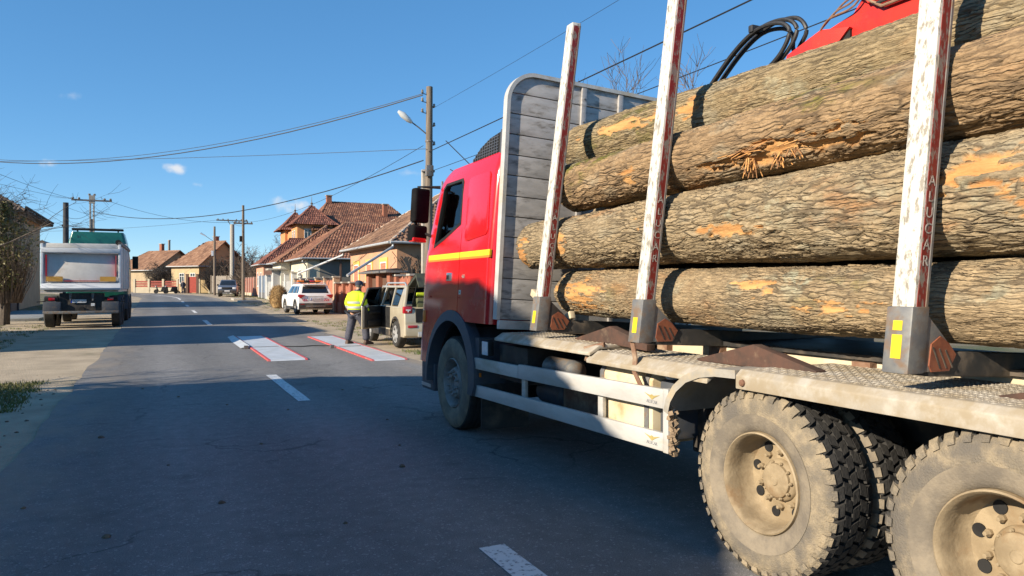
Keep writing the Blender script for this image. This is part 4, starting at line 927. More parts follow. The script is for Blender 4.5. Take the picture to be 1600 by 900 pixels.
# torn splinters hanging from the second trunk
M['splinter'] = mat('weathered_splinter', (.34, .17, .07), (.22, .11, .05), rough=.9, scale=20)
spl = thing('torn_wood', 'torn orange splinters hanging under the brown mossy trunk', 'splinters', (3.5, 3.3, 2.4), absolute=True)
rs = random.Random(8)
for (y, n, ln) in ((3.62, 26, .12), (3.40, 16, .09), (3.25, 12, .06)):
    for _ in range(n):
        a0 = Vector((3.43 + rs.uniform(-.01, .06), y + rs.uniform(-.03, .03), 2.50)); a1 = a0 + Vector((rs.uniform(-.03, .02), rs.uniform(-.05, .05), -ln * rs.uniform(.5, 1.1)))
        part('splinter', MB().beam(a0, a1, rs.uniform(.002, .008), rs.uniform(.002, .005), up=(1, 0, 0)), M['wood'] if rs.random() < .5 else M['splinter'], spl)
for _ in range(16):
    y = rs.uniform(3.1, 3.8); a0 = Vector((3.39 + rs.uniform(0, .02), y, 2.53 + rs.uniform(-.02, .02)))
    part('splinter', MB().beam(a0, a0 + Vector((rs.uniform(-.03, .01), rs.choice((-1, 1)) * rs.uniform(.06, .16), rs.uniform(-.03, .03))), .007, .004), M['wood'] if rs.random() < .6 else M['splinter'], spl)

# ================================================================== LOADER CRANE lying over the load
crane = thing('loader_crane', 'red loader crane boom folded over the logs, with black hydraulic hoses looping ahead', 'crane', (4.55, -1.2, 1.2), absolute=True)
bm_ = MB().prism([(4.16, 3.36), (4.10, 3.50), (3.65, 3.60), (3.42, 3.86), (3.0, 4.02), (.2, 4.25), (-1.1, 4.3), (-1.1, 3.7), (.2, 3.62), (2.0, 3.42), (3.5, 3.30)], 'x', 4.42, 4.62)
part('boom', bm_, M['craner'], crane, bevel=.012)
part('boom_tip', MB().prism([(4.28, 3.30), (4.22, 3.46), (3.9, 3.555), (3.65, 3.50), (3.9, 3.28)], 'x', 4.38, 4.419), M['craner'], crane, bevel=.008)
part('boom_dark_patch', MB().box(4.40, 4.421, 3.66, 3.90, 3.37, 3.50), M['black'], crane)  # black patch on the solid boom, painted shade for its hollow
part('outer_boom', MB().box(4.68, 4.82, .1, 3.3, 3.45, 3.63), M['craner'], crane, bevel=.012)
part('column', MB().box(4.3, 4.72, -1.45, -1.0, 1.27, 4.4), M['craner'], crane, bevel=.03)
part('cylinder', MB().tube([(4.36, 2.45, 3.72), (4.36, .2, 3.86)], .055, 14), M['galv'], crane, smooth=True)
part('boom_pin', MB().lathe([(0, .05), (.02, .05), (.02, 0)], (4.405, 3.55, 3.72), 'x', 16), M['galv'], crane)
for k in range(3):
    part('pipe', MB().tube([(4.40, 3.75 - k * .03, 3.84 - k * .05), (4.385, 3.62 - k * .03, 3.80 - k * .06), (4.39, 3.5 - k * .05, 3.62 - k * .03), (4.39, 2.6, 3.66 - k * .05)], .012, 8), (M['craner'], M['hose'], M['rust'])[k], crane, smooth=True)
def catmull(P, n=8):
    P = [Vector(p) for p in P]; out = []
    for i in range(len(P) - 1):
        a, b, c, d = P[max(i - 1, 0)], P[i], P[i + 1], P[min(i + 2, len(P) - 1)]
        for k in range(n):
            t = k / n; out.append(.5 * ((2 * b) + (c - a) * t + (2 * a - 5 * b + 4 * c - d) * t * t + (3 * b - a - 3 * c + d) * t ** 3))
    return out + [P[-1]]
for k in range(4):
    o_ = k * .035; zz = (0, .02, -.02, .035)[k]
    P = [(4.40 + o_, 5.35, 3.27), (4.40 + o_, 5.15, 3.42 + zz), (4.42 + o_, 4.85, 3.66 + zz), (4.42 + o_, 4.58 - zz, 3.77 + zz), (4.44 + o_, 4.36 - zz * 2, 3.76 + zz), (4.44 + o_, 4.25 - zz * 2, 3.66), (4.44 + o_, 4.36 - zz, 3.50), (4.44 + o_, 4.62, 3.38), (4.44 + o_, 4.95, 3.30)]
    if k > 1: P = P[:6] + [(4.46 + o_, 4.28, 3.52), (4.48 + o_, 4.1, 3.46), (4.5, 3.9, 3.45)]
    part('hose', MB().tube(catmull(P), .017, 8), M['hose'], crane, smooth=True)
for (y, z) in ((4.62, 3.79), (4.95, 3.34)): part('hose_clip', MB().obox((4.47, y, z), (.16, .05, .06)), M['hose'], crane, bevel=.01)
for k in range(3):
    P = [(4.38, 3.9, 3.55), (4.36, 3.8 - k * .05, 3.60 + k * .03), (4.37, 3.6, 3.63 + k * .04), (4.37, 3.45, 3.78 + k * .04)]
    part('tie_cable', MB().tube(catmull(P), .007, 6), M['rust'], crane, smooth=True)

# ================================================================== HOUSES
def add_tone(me, per_face):
    at = me.attributes.new('tone', 'FLOAT', 'FACE'); at.data.foreach_set('value', np.array(per_face, np.float32))
def tile_field(poly, m, parent, tw=.22, tl=.33, seed=0, name='roof_tiles'):
    """overlapping arched clay tiles on a sloping polygon (first edge = eaves), one joined part"""
    P = [Vector(p) for p in poly]; u = (P[1] - P[0]).normalized(); nrm = (P[1] - P[0]).cross(P[2] - P[0]).normalized()
    if nrm.z < 0: nrm = -nrm
    v = nrm.cross(u).normalized()
    if v.z < 0: v = -v
    q = [((p - P[0]).dot(u), (p - P[0]).dot(v)) for p in P]
    def inside(a, b):
        c = False; n = len(q)
        for i in range(n):
            (x1, y1), (x2, y2) = q[i], q[(i + 1) % n]
            if (y1 > b) != (y2 > b) and a < (x2 - x1) * (b - y1) / (y2 - y1) + x1: c = not c
        return c
    u0, u1 = min(a for a, _ in q), max(a for a, _ in q); v1 = max(b for _, b in q)
    rs = random.Random(seed); mb = MB(); tone = []
    r = 0; y = -.04
    while y < v1:
        x = u0 + (tw / 2 if r % 2 else 0)
        while x < u1:
            if inside(x + tw / 2, y + tl * .5):
                j = rs.uniform(-.012, .012); z0 = .045 + rs.uniform(-.006, .01); z1 = .012; t = min(1, max(0, rs.gauss(.5, .24))); w = tw * .98; ll = tl * 1.12
                pts = [(x, y + j, z0 - .022), (x + w * .5, y + j, z0 + .022), (x + w, y + j, z0 - .022), (x, y + ll, z1 - .02), (x + w * .5, y + ll, z1 + .02), (x + w, y + ll, z1 - .02), (x, y + j, z0 - .05), (x + w, y + j, z0 - .05)]
                mb.add([P[0] + u * a + v * b + nrm * c for a, b, c in pts], [(0, 1, 4, 3), (1, 2, 5, 4), (6, 7, 2, 1), (6, 1, 0)]); tone += [t] * 4
            x += tw
        y += tl; r += 1
    if not mb.f: return None
    me = mesh_of(mb, name, recalc=False); add_tone(me, tone); o = link(name, me, m, parent); o['kind'] = 'stuff'
    return o
def ridge_row(p0, p1, m, parent, r=.10, step=.36, name='ridge_tiles', seed=0):
    p0, p1 = Vector(p0), Vector(p1); d = p1 - p0; n = max(1, int(d.length / step)); mb = MB(); tone = []; rs = random.Random(seed)
    for k in range(n):
        a = p0 + d * (k / n); b = p0 + d * ((k + 1.12) / n); f0 = len(mb.f)
        mb.tube([a - Vector((0, 0, .02)), b - Vector((0, 0, .035))], [r, r * .82], 7); tone += [min(1, max(0, rs.gauss(.55, .2)))] * (len(mb.f) - f0)
    me = mesh_of(mb, name); add_tone(me, tone[:len(me.polygons)] + [.5] * (len(me.polygons) - len(tone))); o = link(name, me, m, parent); o['kind'] = 'stuff'; return o
def slab(poly, th=.07):
    P = [Vector(p) for p in poly]; n = (P[1] - P[0]).cross(P[2] - P[0]).normalized()
    if n.z < 0: n = -n
    k = len(P); mb = MB(); vs = [p - n * .005 for p in P] + [p - n * th for p in P]
    return mb.add(vs, [tuple(range(k)), tuple(range(2 * k - 1, k - 1, -1))] + [(i, (i + 1) % k, k + (i + 1) % k, k + i) for i in range(k)])
def plaster(name, a, b=None): return mat(name, a, b or tuple(q * .86 for q in a), rough=.92, scale=1.2, bump=.15, bscale=25, dirt=tuple(q * .6 for q in a), dscale=.8, damt=.3)
def window(parent, o, r, w, h, frame, pane, sill=None, rows=2, cols=2, depth=.10, shutter=None, surround=None):
    """a window in a wall: o = lower left corner on the wall face, r = unit vector along the wall; outward normal = r x z"""
    o, r = Vector(o), Vector(r).normalized(); z = Vector((0, 0, 1)); n = r.cross(z)
    def bx(a0, a1, z0, z1, d0, d1):
        m = Matrix((r, n, z)).transposed(); return (o + r * ((a0 + a1) / 2) + z * ((z0 + z1) / 2) + n * ((d0 + d1) / 2), (a1 - a0, abs(d1 - d0), z1 - z0), m)
    f = MB(); t = .07
    for q in ((0, t, 0, h), (w - t, w, 0, h), (t, w - t, 0, t), (t, w - t, h - t, h)): f.obox(*bx(*q, .0, .06))
    fo = part('window', f, frame, parent)
    p = MB(); p.obox(*bx(t, w - t, t, h - t, .004, .014)); part('pane', p, shutter or pane, fo)
    if shutter:
        for k in range(int(h / .16)): s_ = MB(); s_.obox(*bx(t, w - t, t + k * .16, t + k * .16 + .13, .016, .03)); part('slat', s_, shutter, fo)
    else:
        b_ = MB(); b_.obox(*bx(w / 2 - .03, w / 2 + .03, t, h - t, .016, .05)); b_.obox(*bx(t, w / 2 - .031, h * .66, h * .66 + .045, .016, .045)); b_.obox(*bx(w / 2 + .031, w - t, h * .66, h * .66 + .045, .016, .045)); part('glazing_bar', b_, frame, fo)
    if surround:
        s_ = MB()
        for q in ((-.16, -.002, -.1, h + .2), (w + .002, w + .16, -.1, h + .2), (0, w, h + .003, h + .2), (0, w, -.1, -.003)): s_.obox(*bx(*q, .0, .045))
        part('window_surround', s_, surround, fo)
    elif sill: s_ = MB(); s_.obox(*bx(-.08, w + .08, -.07, -.003, 0, .10)); part('sill', s_, sill, fo)
    return fo
def house(name, label, org, w, d, zb, ze, zr, wallm, tilem, rot=0., hipf=None, hipb=None, over=.45, plinth=None, gutter=True, tw=.22, tl=.33, ridge_m=None, axis='x', seed=0, tiles=True, hips=(0, 1)):
    """house: local x runs away from its street front, y along the street; ridge along local x (axis 'x') or y. zb: ground, ze: eaves, zr: ridge"""
    t = thing(name, label, 'house', (org[0], org[1], zb), rot)
    e, r_ = ze - zb, zr - zb
    part('wall', MB().box(0, d, 0, w, -.3, e), wallm, t)
    if plinth: part('plinth', MB().box(-.04, d + .04, -.04, w + .04, -.3, .55), plinth, t, bevel=.01)
    x0, x1, y0, y1 = -over, d + over, -over, w + over
    e2 = e - .02
    rm = ridge_m or tilem
    if axis == 'x':
        hf = hipf if hipf is not None else w * .45; hb = hipb if hipb is not None else 0
        A, B = (x0 + hf + over * (hf > 0), w / 2, r_), (x1 - hb, w / 2, r_)
        planes = {'n': [(x0, y0, e2), (x1, y0, e2), B, A], 's': [(x1, y1, e2), (x0, y1, e2), A, B]}
        if hf > 0: planes['f'] = [(x0, y1, e2), (x0, y0, e2), A]
        if hb > 0: planes['b'] = [(x1, y0, e2), (x1, y1, e2), B]
        lines = [(A, B)] + ([((x0, y0, e2), A), ((x0, y1, e2), A)] if hf > 0 else []) + ([((x1, y0, e2), B), ((x1, y1, e2), B)] if hb > 0 else [])
        if hf == 0: part('gable', MB().prism([(0, e), (w, e), (w / 2, r_ - .05)], 'x', 0, .25), wallm, t)
    else:
        hf = hipf if hipf is not None else d * .5; hb = hipb if hipb is not None else hf
        A, B = (d / 2, y0 + hf, r_), (d / 2, y1 - hb, r_)
        planes = {'f': [(x0, y1, e2), (x0, y0, e2), A, B], 'b': [(x1, y0, e2), (x1, y1, e2), B, A], 'n': [(x0, y0, e2), (x1, y0, e2), A], 's': [(x1, y1, e2), (x0, y1, e2), B]}
        lines = [(A, B), ((x0, y0, e2), A), ((x1, y0, e2), A), ((x0, y1, e2), B), ((x1, y1, e2), B)]
        if hf == 0: part('gable', MB().prism([(0, e), (d, e), (d / 2, r_ - .06)], 'y', 0, .25), wallm, t); planes.pop('n')
    roof = None
    for k, (nm, pl) in enumerate(planes.items()):
        o = part('roof', slab(pl), tilem, t)
        me = o.data; add_tone(me, [.3] * len(me.polygons))
        roof = roof or o
        if tiles and nm in ('n', 'f', 's'): tile_field(pl, tilem, t, tw, tl, seed + k)
    for k, (a, b) in enumerate(lines): ridge_row(a, b, rm, t, seed=seed + 20 + k)
    if gutter:
        zz = e2 - .03
        part('gutter', MB().tube([(x0 - .04, y0, zz), (x0 - .04, y1, zz)], .065, 8), M['zinc'], t, smooth=True)
        part('gutter', MB().tube([(x0, y0 - .04, zz), (x1, y0 - .04, zz)], .065, 8), M['zinc'], t, smooth=True)
    part('eaves_board', MB().box(x0 + .05, x1 - .05, y0 + .05, y1 - .05, e - .12, e - .06), mat('eaves_wood', (.20, .15, .11), (.14, .1, .08), rough=.9), t)
    return t
def chimney(t, x, y, z0, z1, m, s=.45):
    c = part('chimney', MB().box(x - s / 2, x + s / 2, y - s / 2, y + s / 2, z0, z1), m, t); part('chimney_cap', MB().box(x - s * .65, x + s * .65, y - s * .65, y + s * .65, z1, z1 + .10), M['concrete'], c); return c
M['zinc'] = mat('zinc_gutter', (.52, .53, .53), (.42, .43, .43), rough=.5, metal=.3, scale=6)
M['brick'] = mat('red_brick_pillar', (.33, .13, .075), (.24, .09, .055), rough=.9, scale=14, stretch=(1, 1, 3))
M['frame'] = mat('white_window_frame', (.72, .71, .68), (.62, .6, .56), rough=.6)
M['greyframe'] = mat('grey_window_frame', (.35, .37, .38))
M['ironred'] = mat('salmon_iron_fence', (.50, .20, .12), (.40, .15, .09), rough=.7)
M['brownwood'] = mat('dark_brown_wood', (.085, .045, .03), (.13, .07, .045), rough=.7, scale=6, stretch=(3, 3, .3))

M['mortar'] = tile_mat('mortared_hip_tiles', (.40, .32, .25), (.26, .15, .10), (.55, .48, .40))
# right-hand row, nearest first ------------------------------------------------
zF = gz(37)
F = house('house', 'peach house with yellow window surrounds and a slanting gutter pipe, behind the person', (10.0, 33.0), 9.0, 14, zF, 3.72, 7.0, plaster('peach_plaster', (.54, .30, .18)), M['tilebrown'], hipf=4.4, over=.45, plinth=plaster('brown_plinth', (.25, .17, .12)), ridge_m=M['mortar'], seed=100)
ysur = mat('yellow_window_surround', (.68, .48, .12), (.6, .42, .10), rough=.9)
for y in (1.6, 4.3, 7.0):
    window(F, (0, y + 1.05, .95), (0, -1, 0), 1.05, 1.75, M['frame'], M['dglass'], surround=ysur, shutter=mat('orange_roller_shutter', (.52, .20, .11), (.45, .16, .09), rough=.6))
part('downpipe', MB().tube([(-.30, -.38, 3.55), (-.32, -.42, 3.30), (-2.9, -2.6, 1.95)], .06, 8), M['zinc'], F, smooth=True)
part('downpipe', MB().tube([(-.30, 9.40, 3.55), (-.34, 9.45, 3.30), (-2.5, 11.5, 2.25)], .06, 8), M['zinc'], F, smooth=True)
chimney(F, 7.0, 6.2, 4.8, 7.5, M['brick'], .55)
part('vent_pipe', MB().tube([(5.0, 7.5, 5.0), (5.0, 7.5, 7.6)], .06, 8), M['galv'], F)
vine = MB(); rs = random.Random(4)                 # bare creeper on the shaded side wall
for _ in range(60):
    p = Vector((rs.uniform(.1, 4.5), -.05, .1)); pts = [p.copy()]
    while p.z < rs.uniform(2.2, 3.5) and len(pts) < 14: p += Vector((rs.gauss(0, .16), 0, rs.uniform(.12, .34))); pts.append(Vector((p.x, -.05 - .05 * rs.random(), p.z)))
    if len(pts) > 2: vine.tube(pts, .016, 4)
vo = part('creeper', vine, M['twig'], F, kind='stuff')
zE = gz(60)
E_ = house('house', 'house with a broad red-brown tiled roof over a dark veranda and a cream street front', (10.0, 55.4), 12.0, 17, zE, 3.75, 6.95, plaster('cream_plaster', (.62, .56, .42)), M['tile'], hipf=4.2, over=.5, ridge_m=M['tileorange'], seed=200)
part('veranda_shade_panel', MB().box(.9, 16, -.03, .0, .2, 3.35), plaster('grey_veranda_shade', (.22, .20, .17)), E_)  # flat dark panel: the shade of the veranda recess put into the colour
part('veranda_post', MB().box(2.3, 2.42, -.45, -.33, 0, 3.5), M['brownwood'], E_)
part('veranda_post', MB().box(6.3, 6.42, -.45, -.33, 0, 3.5), M['brownwood'], E_)
window(E_, (0, 3.6, 1.0), (0, -1, 0), 1.3, 1.6, M['frame'], M['dglass'], sill=M['concrete']); window(E_, (0, 6.9, 1.0), (0, -1, 0), 1.3, 1.6, M['frame'], M['dglass'], sill=M['concrete'])
part('downpipe', MB().tube([(-.45, -.5, 3.15), (-.1, -.1, 2.8), (-.1, -.1, .2)], .05, 8), M['zinc'], E_, smooth=True)
bay = [(-1.2, 7.2, 3.1), (-1.2, 12.3, 3.1)]
part('front_bay', MB().box(-.8, 0, 7.4, 12.0, 0, 3.35), plaster('pale_plaster', (.66, .62, .52)), E_)
for pl in ([(-1.2, 12.4, 3.3), (-1.2, 7.0, 3.3), (3.4, 9.7, 6.6)], [(-1.2, 7.0, 3.3), (3.4, 7.0, 3.3), (3.4, 9.7, 6.6)]):
    o = part('roof', slab(pl), M['tile'], E_); add_tone(o.data, [.3] * len(o.data.polygons)); tile_field(pl, M['tile'], E_, seed=231)
ridge_row((-1.2, 7.0, 3.3), (3.4, 9.7, 6.6), M['tileorange'], E_); part('gutter', MB().tube([(-1.24, 7.0, 3.25), (-1.24, 12.4, 3.25)], .065, 8), M['zinc'], E_, smooth=True)
zD = gz(82)
D = house('house', 'small pink house with a steep red tiled roof beside a blue-grey gate', (10.0, 80.0), 6.0, 15, zD, 3.95, 6.85, plaster('pink_plaster', (.58, .30, .20)), M['tilered'], hipf=3.2, over=.45, seed=300)
window(D, (0, 2.2, 1.1), (0, -1, 0), 1.0, 1.5, M['frame'], M['dglass'], sill=M['concrete']); window(D, (0, 4.9, 1.1), (0, -1, 0), 1.0, 1.5, M['frame'], M['dglass'], sill=M['concrete'])
part('downpipe', MB().tube([(1.2, -.1, 3.4), (1.2, -.1, 0)], .05, 8), M['zinc'], D)
# tall house with two pointed turrets
zC = gz(104)
C = thing('turreted_house', 'tall orange house with two pointed turrets above the other roofs', 'house', (17.0, 100.0, zC))
orange = plaster('orange_plaster', (.62, .27, .11))
part('wall', MB().box(0, 16, 0, 14, -.3, 8.6), orange, C); part('turret', MB().box(-.3, 4.3, -.3, 4.3, 0, 9.15), orange, C); part('turret', MB().box(-.35, 3.4, 9.5, 13.7, 0, 9.05), orange, C)
def pyramid_roof(t, x0, x1, y0, y1, ze, zr, m, seed, bell=.55):
    """a roof with a flared foot"""
    cx, cy = (x0 + x1) / 2, (y0 + y1) / 2; zm = ze + (zr - ze) * .42
    inner = [(cx + (x - cx) * bell, cy + (y - cy) * bell, zm) for x, y in ((x0, y0), (x1, y0), (x1, y1), (x0, y1))]; outer_ = [(x0, y0, ze), (x1, y0, ze), (x1, y1, ze), (x0, y1, ze)]
    for k in range(4):
        j = (k + 1) % 4
        for pl in ([outer_[k], outer_[j], inner[j], inner[k]], [inner[k], inner[j], (cx, cy, zr)]):
            o = part('roof', slab(pl, .05), m, t); add_tone(o.data, [.3] * len(o.data.polygons))
            if k in (0, 3): tile_field(pl, m, t, .3, .42, seed + k)
        ridge_row(outer_[k], inner[k], m, t, .11, .5); ridge_row(inner[k], (cx, cy, zr), m, t, .11, .5)
    part('finial', MB().lathe([(0, .12), (.25, .10), (.35, .2), (.5, .05), (1.3, .02)], (cx, cy, zr - .1), 'z', 8), M['galv'], t)
pyramid_roof(C, -1.0, 5.0, -1.0, 5.0, 9.1, 11.9, M['tilered'], 400)
pyramid_roof(C, -1.2, 4.0, 8.8, 14.4, 9.0, 11.8, M['tilered'], 420)
for pl in ([(1.5, -1, 8.4), (17, -1, 8.4), (14, 6.5, 13.0), (5.0, 6.5, 13.0)], [(1.5, 15, 8.4), (1.5, -1, 8.4), (5.0, 6.5, 13.0)], [(17, 15, 8.4), (1.5, 15, 8.4), (5.0, 6.5, 13.0), (14, 6.5, 13.0)], [(17, -1, 8.4), (17, 15, 8.4), (14, 6.5, 13.0)]):
    o = part('roof', slab(pl), M['tile'], C); add_tone(o.data, [.3] * len(o.data.polygons)); tile_field(pl, M['tile'], C, .3, .42, 440)
ridge_row((5, 6.5, 13), (14, 6.5, 13), M['tile'], C, .13, .5); ridge_row((1.5, -1, 8.4), (5, 6.5, 13), M['tile'], C, .13, .5)
chimney(C, 5.2, 6.3, 12.4, 13.8, M['brick'], .7); chimney(C, 12.5, 3.2, 10.4, 12.6, M['brick'], .6)
for y in (1.0, 2.6): window(C, (-.3, y + .9, 7.2), (0, -1, 0), .8, 1.2, M['frame'], M['dglass'], sill=M['concrete'])
for y in (6.2, 7.8): window(C, (0, y + .9, 5.6), (0, -1, 0), .9, 1.5, M['frame'], M['dglass'], sill=M['concrete'])
for x in (.6, 2.4): window(C, (x, -.3, 7.2), (1, 0, 0), .9, 1.3, M['frame'], M['dglass'], sill=M['concrete'])
# two houses across the bend
A_ = house('house', 'farthest house with an orange roof and shaded gable, behind the red slatted fence', (-.2, 119.0), 9, 8, gz(119), 4.0, 7.0, plaster('ochre_plaster', (.40, .31, .20)), M['tileorange'], rot=R(38), axis='y', hipf=0, hipb=3, tw=.32, tl=.42, seed=500)
B_ = house('house', 'ochre house with an orange tiled roof behind the red gate at the bend', (5.2, 108.0), 5.6, 8, gz(108), 4.4, 7.9, plaster('yellow_ochre_plaster', (.47, .35, .20)), M['tileorange'], rot=R(36), axis='y', hipf=0, hipb=2.6, tw=.32, tl=.42, seed=520)
for y in (.6, 2.8): window(B_, (0, y + 1.1, 1.3), (0, -1, 0), 1.0, 1.4, M['frame'], M['dglass'], sill=M['concrete'])
chimney(A_, 4.4, 4.0, 5.0, 7.2, M['brick'], .5); chimney(A_, 6.5, 5.0, 5.0, 7.9, M['galv'], .25)
chimney(B_, 5.0, 2.6, 6.4, 7.9, M['brick'], .55)
G_ = house('house', 'half-hidden house with an orange roof behind the brown thicket', (20.0, 118.0), 9, 12, gz(118), 3.9, 7.4, plaster('tan_plaster', (.45, .33, .22)), M['tileorange'], rot=R(20), hipf=3.5, tw=.32, tl=.42, seed=540)
# left-hand row ----------------------------------------------------------------
Lh = house('house', 'tall sand-coloured house with a dark roof at the left edge', (-7.5, 51.5), 11, 9, gz(52), 6.1, 9.3, plaster('sand_plaster', (.46, .32, .19)), M['tiledark'], rot=R(0), axis='y', over=.7, seed=600, gutter=False)
Lh.scale = (-1, 1, 1)
window(Lh, (3.5, 0, 1.2), (1, 0, 0), .9, 1.7, M['frame'], M['dglass'], sill=M['concrete'])
part('cornice', MB().box(-.06, 9.05, -.06, 11.05, 5.45, 5.75), plaster('orange_cornice', (.52, .28, .13)), Lh)
part('gutter', MB().tube([(-.74, -.74, 5.95), (-.74, 11.6, 5.95)], .08, 8), M['black'], Lh, smooth=True)
part('downpipe', MB().tube([(-.72, -.7, 5.9), (-.70, -.55, 5.45), (-.08, -.1, 5.0), (-.08, -.1, .2)], .07, 8), M['black'], Lh, smooth=True)
# houses along the left kerb beside and behind the camera: they throw the shade over the road
S1 = house('house', 'village house on the left roadside beside the camera, shading the road', (-5.5, 2.0), 9.8, 6.4, 0, 3.5, 7.05, plaster('grey_green_plaster', (.42, .42, .34)), M['tilebrown'], axis='y', hipf=3.5, hipb=3.3, seed=700, gutter=False, tiles=False); S1.scale = (-1, 1, 1)
S2 = house('house', 'village house on the left roadside ahead of the camera, shading the road', (-5.8, 21.6), 7.6, 6.4, 0, 3.4, 6.6, plaster('buff_plaster', (.50, .42, .30)), M['tilebrown'], axis='y', hipf=2.6, hipb=3.0, seed=720, gutter=False, tiles=False); S2.scale = (-1, 1, 1)
for t in (S1, S2):
    for y in (2.0, 5.2): window(t, (0, y + 1.2, 1.0), (0, -1, 0), 1.2, 1.5, M['frame'], M['dglass'], sill=M['concrete'])

# ================================================================== VEHICLES
def arc_pts(cy, cz, r, a0, a1, n=9): return [(cy + r * math.cos(R(a0 + (a1 - a0) * k / (n - 1))), cz + r * math.sin(R(a0 + (a1 - a0) * k / (n - 1)))) for k in range(n)]
def small_wheel(t, x, y, r, w, sgn, rimm, spokes=5):
    """sgn -1: outer face towards -x"""
    m = MB().lathe([(.03, r * .62), (0, r * .66), (-.0, r * .9), (.03, r * .985), (.05, r), (w - .05, r), (w - .03, r * .985), (w, r * .9), (w, r * .6)], (x, y, r), 'x', 32, -sgn, cap=False)
    ty = part('wheel', m, M['rubber'], t, smooth=True, angle=35)
    k = MB().lathe([(.012, r * .64), (.02, r * .60), (.06, r * .57), (.09, r * .5), (.10, .0)], (x, y, r), 'x', 28, -sgn, cap=False); part('rim', k, M['black'], ty, smooth=True)
    sp = MB()
    for q in range(spokes):
        a = 2 * math.pi * q / spokes + .3
        sp.beam((x - sgn * .03, y + .05 * math.cos(a), r + .05 * math.sin(a)), (x - sgn * .025, y + r * .6 * math.cos(a), r + r * .6 * math.sin(a)), .085, .03, up=(1, 0, 0))
    sp.lathe([(.02, .075), (.01, .06), (.01, 0)], (x, y, r), 'x', 14, -sgn); part('spokes', sp, rimm, ty, bevel=.006)
    rl = MB().lathe([(.01, r * .65), (.004, r * .63), (.012, r * .58)], (x, y, r), 'x', 28, -sgn, cap=False); part('rim_edge', rl, rimm, ty, smooth=True)
    return ty
def car_shell(t, Lc, W, hood, belt, roofz, yr, paint, plast, wr=.35, wy=(-1.33, 1.33), gr=.23, nose=.55):
    """lower body with wheel arches and lower cladding; car faces +y, centred on the origin"""
    h = Lc / 2; ra = wr + .06
    top = [(h - .02, gr + .25), (h, gr + .40), (h - .03, nose + .2), (h - .12, hood - .08), (h - .35, hood), (yr[3] + .02, belt), (yr[0] - .0, belt), (-h + .05, belt - .06), (-h + .01, belt - .30), (-h, gr + .35), (-h + .04, gr + .05)]
    bot = [(-h + .10, gr)] + [p for p in arc_pts(wy[0], wr, ra, 200, -20, 11)] + [(wy[0] + ra + .1, gr)] + [(wy[1] - ra - .1, gr)] + [p for p in arc_pts(wy[1], wr, ra, 200, -20, 11)] + [(h - .1, gr)]
    bot = [(y, max(z, gr)) for y, z in bot]
    poly = bot + top
    o = part('body', MB().prism(poly, 'x', -W / 2, W / 2), paint, t, bevel=.06, segs=3, angle=50)
    for s_ in (-1, 1):                       # dark cladding round the arches and sill
        for cy in wy:
            rg = []
            for k in range(13):
                a = R(-14 + 208 * k / 12); c, s2 = math.cos(a), math.sin(a)
                rg.append([(s_ * (W / 2 - .08), cy + ra * c, wr + ra * s2), (s_ * (W / 2 + .012), cy + ra * c, wr + ra * s2), (s_ * (W / 2 + .006), cy + (ra + .06) * c, wr + (ra + .06) * s2), (s_ * (W / 2 - .08), cy + (ra + .06) * c, wr + (ra + .06) * s2)])
            part('arch_trim', MB().loft(rg), plast, t, smooth=True)
        part('sill_trim', MB().box(*sorted((s_ * (W / 2 - .1), s_ * (W / 2 + .01))), wy[0] + ra, wy[1] - ra, gr - .03, gr + .16), plast, t, bevel=.015)
    return o
def greenhouse(t, W, belt, roofz, yr, paint, tuck=.20, glassm=None, splits=(.33, .66), rear_glass=True, skip=()):
    """yr = belt rear, roof rear, roof front, belt front"""
    wb, wt = W / 2 - .04, W / 2 - tuck; rb, rr, rf, bf = yr
    base = [(-wb, rb), (wb, rb), (wb, bf), (-wb, bf)]; top = [(-wt, rr), (wt, rr), (wt, rf), (-wt, rf)]
    sh = MB().loft([[(x, y, belt - .05) for x, y in base], [(x, y, belt) for x, y in base], [(x, y, roofz - .07) for x, y in top], [(x * .93, y + (.08 if y < 0 else -.10), roofz) for x, y in top]])
    o = part('cabin', sh, paint, t, bevel=.03, segs=2, angle=45)
    gm = glassm or M['dglass']
    def quad(P, u0, u1, v0, v1, off, nm='window'):
        P = [Vector(p) for p in P]                 # bl, br, tr, tl
        f = lambda u, v: (P[0] * (1 - u) + P[1] * u) * (1 - v) + (P[3] * (1 - u) + P[2] * u) * v
        n = (P[1] - P[0]).cross(P[3] - P[0]).normalized(); q = [f(u0, v0), f(u1, v0), f(u1, v1), f(u0, v1)]
        mb = MB().add([p + n * off for p in q] + [p - n * .01 for p in q], [(0, 1, 2, 3), (7, 6, 5, 4), (0, 4, 5, 1), (1, 5, 6, 2), (2, 6, 7, 3), (3, 7, 4, 0)])
        return part(nm, mb, gm, t, bevel=.004)
    zt = roofz - .07
    for s_ in (-1, 1):
        a, b = (bf, rb) if s_ < 0 else (rb, bf); c, d = (rf, rr) if s_ < 0 else (rr, rf)
        P = [(s_ * wb, a, belt), (s_ * wb, b, belt), (s_ * wt, d, zt), (s_ * wt, c, zt)]
        e = [.05] + list(splits) + [.94]
        for k in range(len(e) - 1):
            if (s_, k) in skip: continue
            quad(P, e[k] + .012, e[k + 1] - .012, .10, .90, .006)
    quad([(wb, bf, belt), (-wb, bf, belt), (-wt, rf, zt), (wt, rf, zt)], .05, .95, .06, .94, .006, 'windscreen')
    if rear_glass: quad([(-wb, rb, belt), (wb, rb, belt), (wt, rr, zt), (-wt, rr, zt)], .08, .92, .12, .88, .006, 'rear_window')
    return o
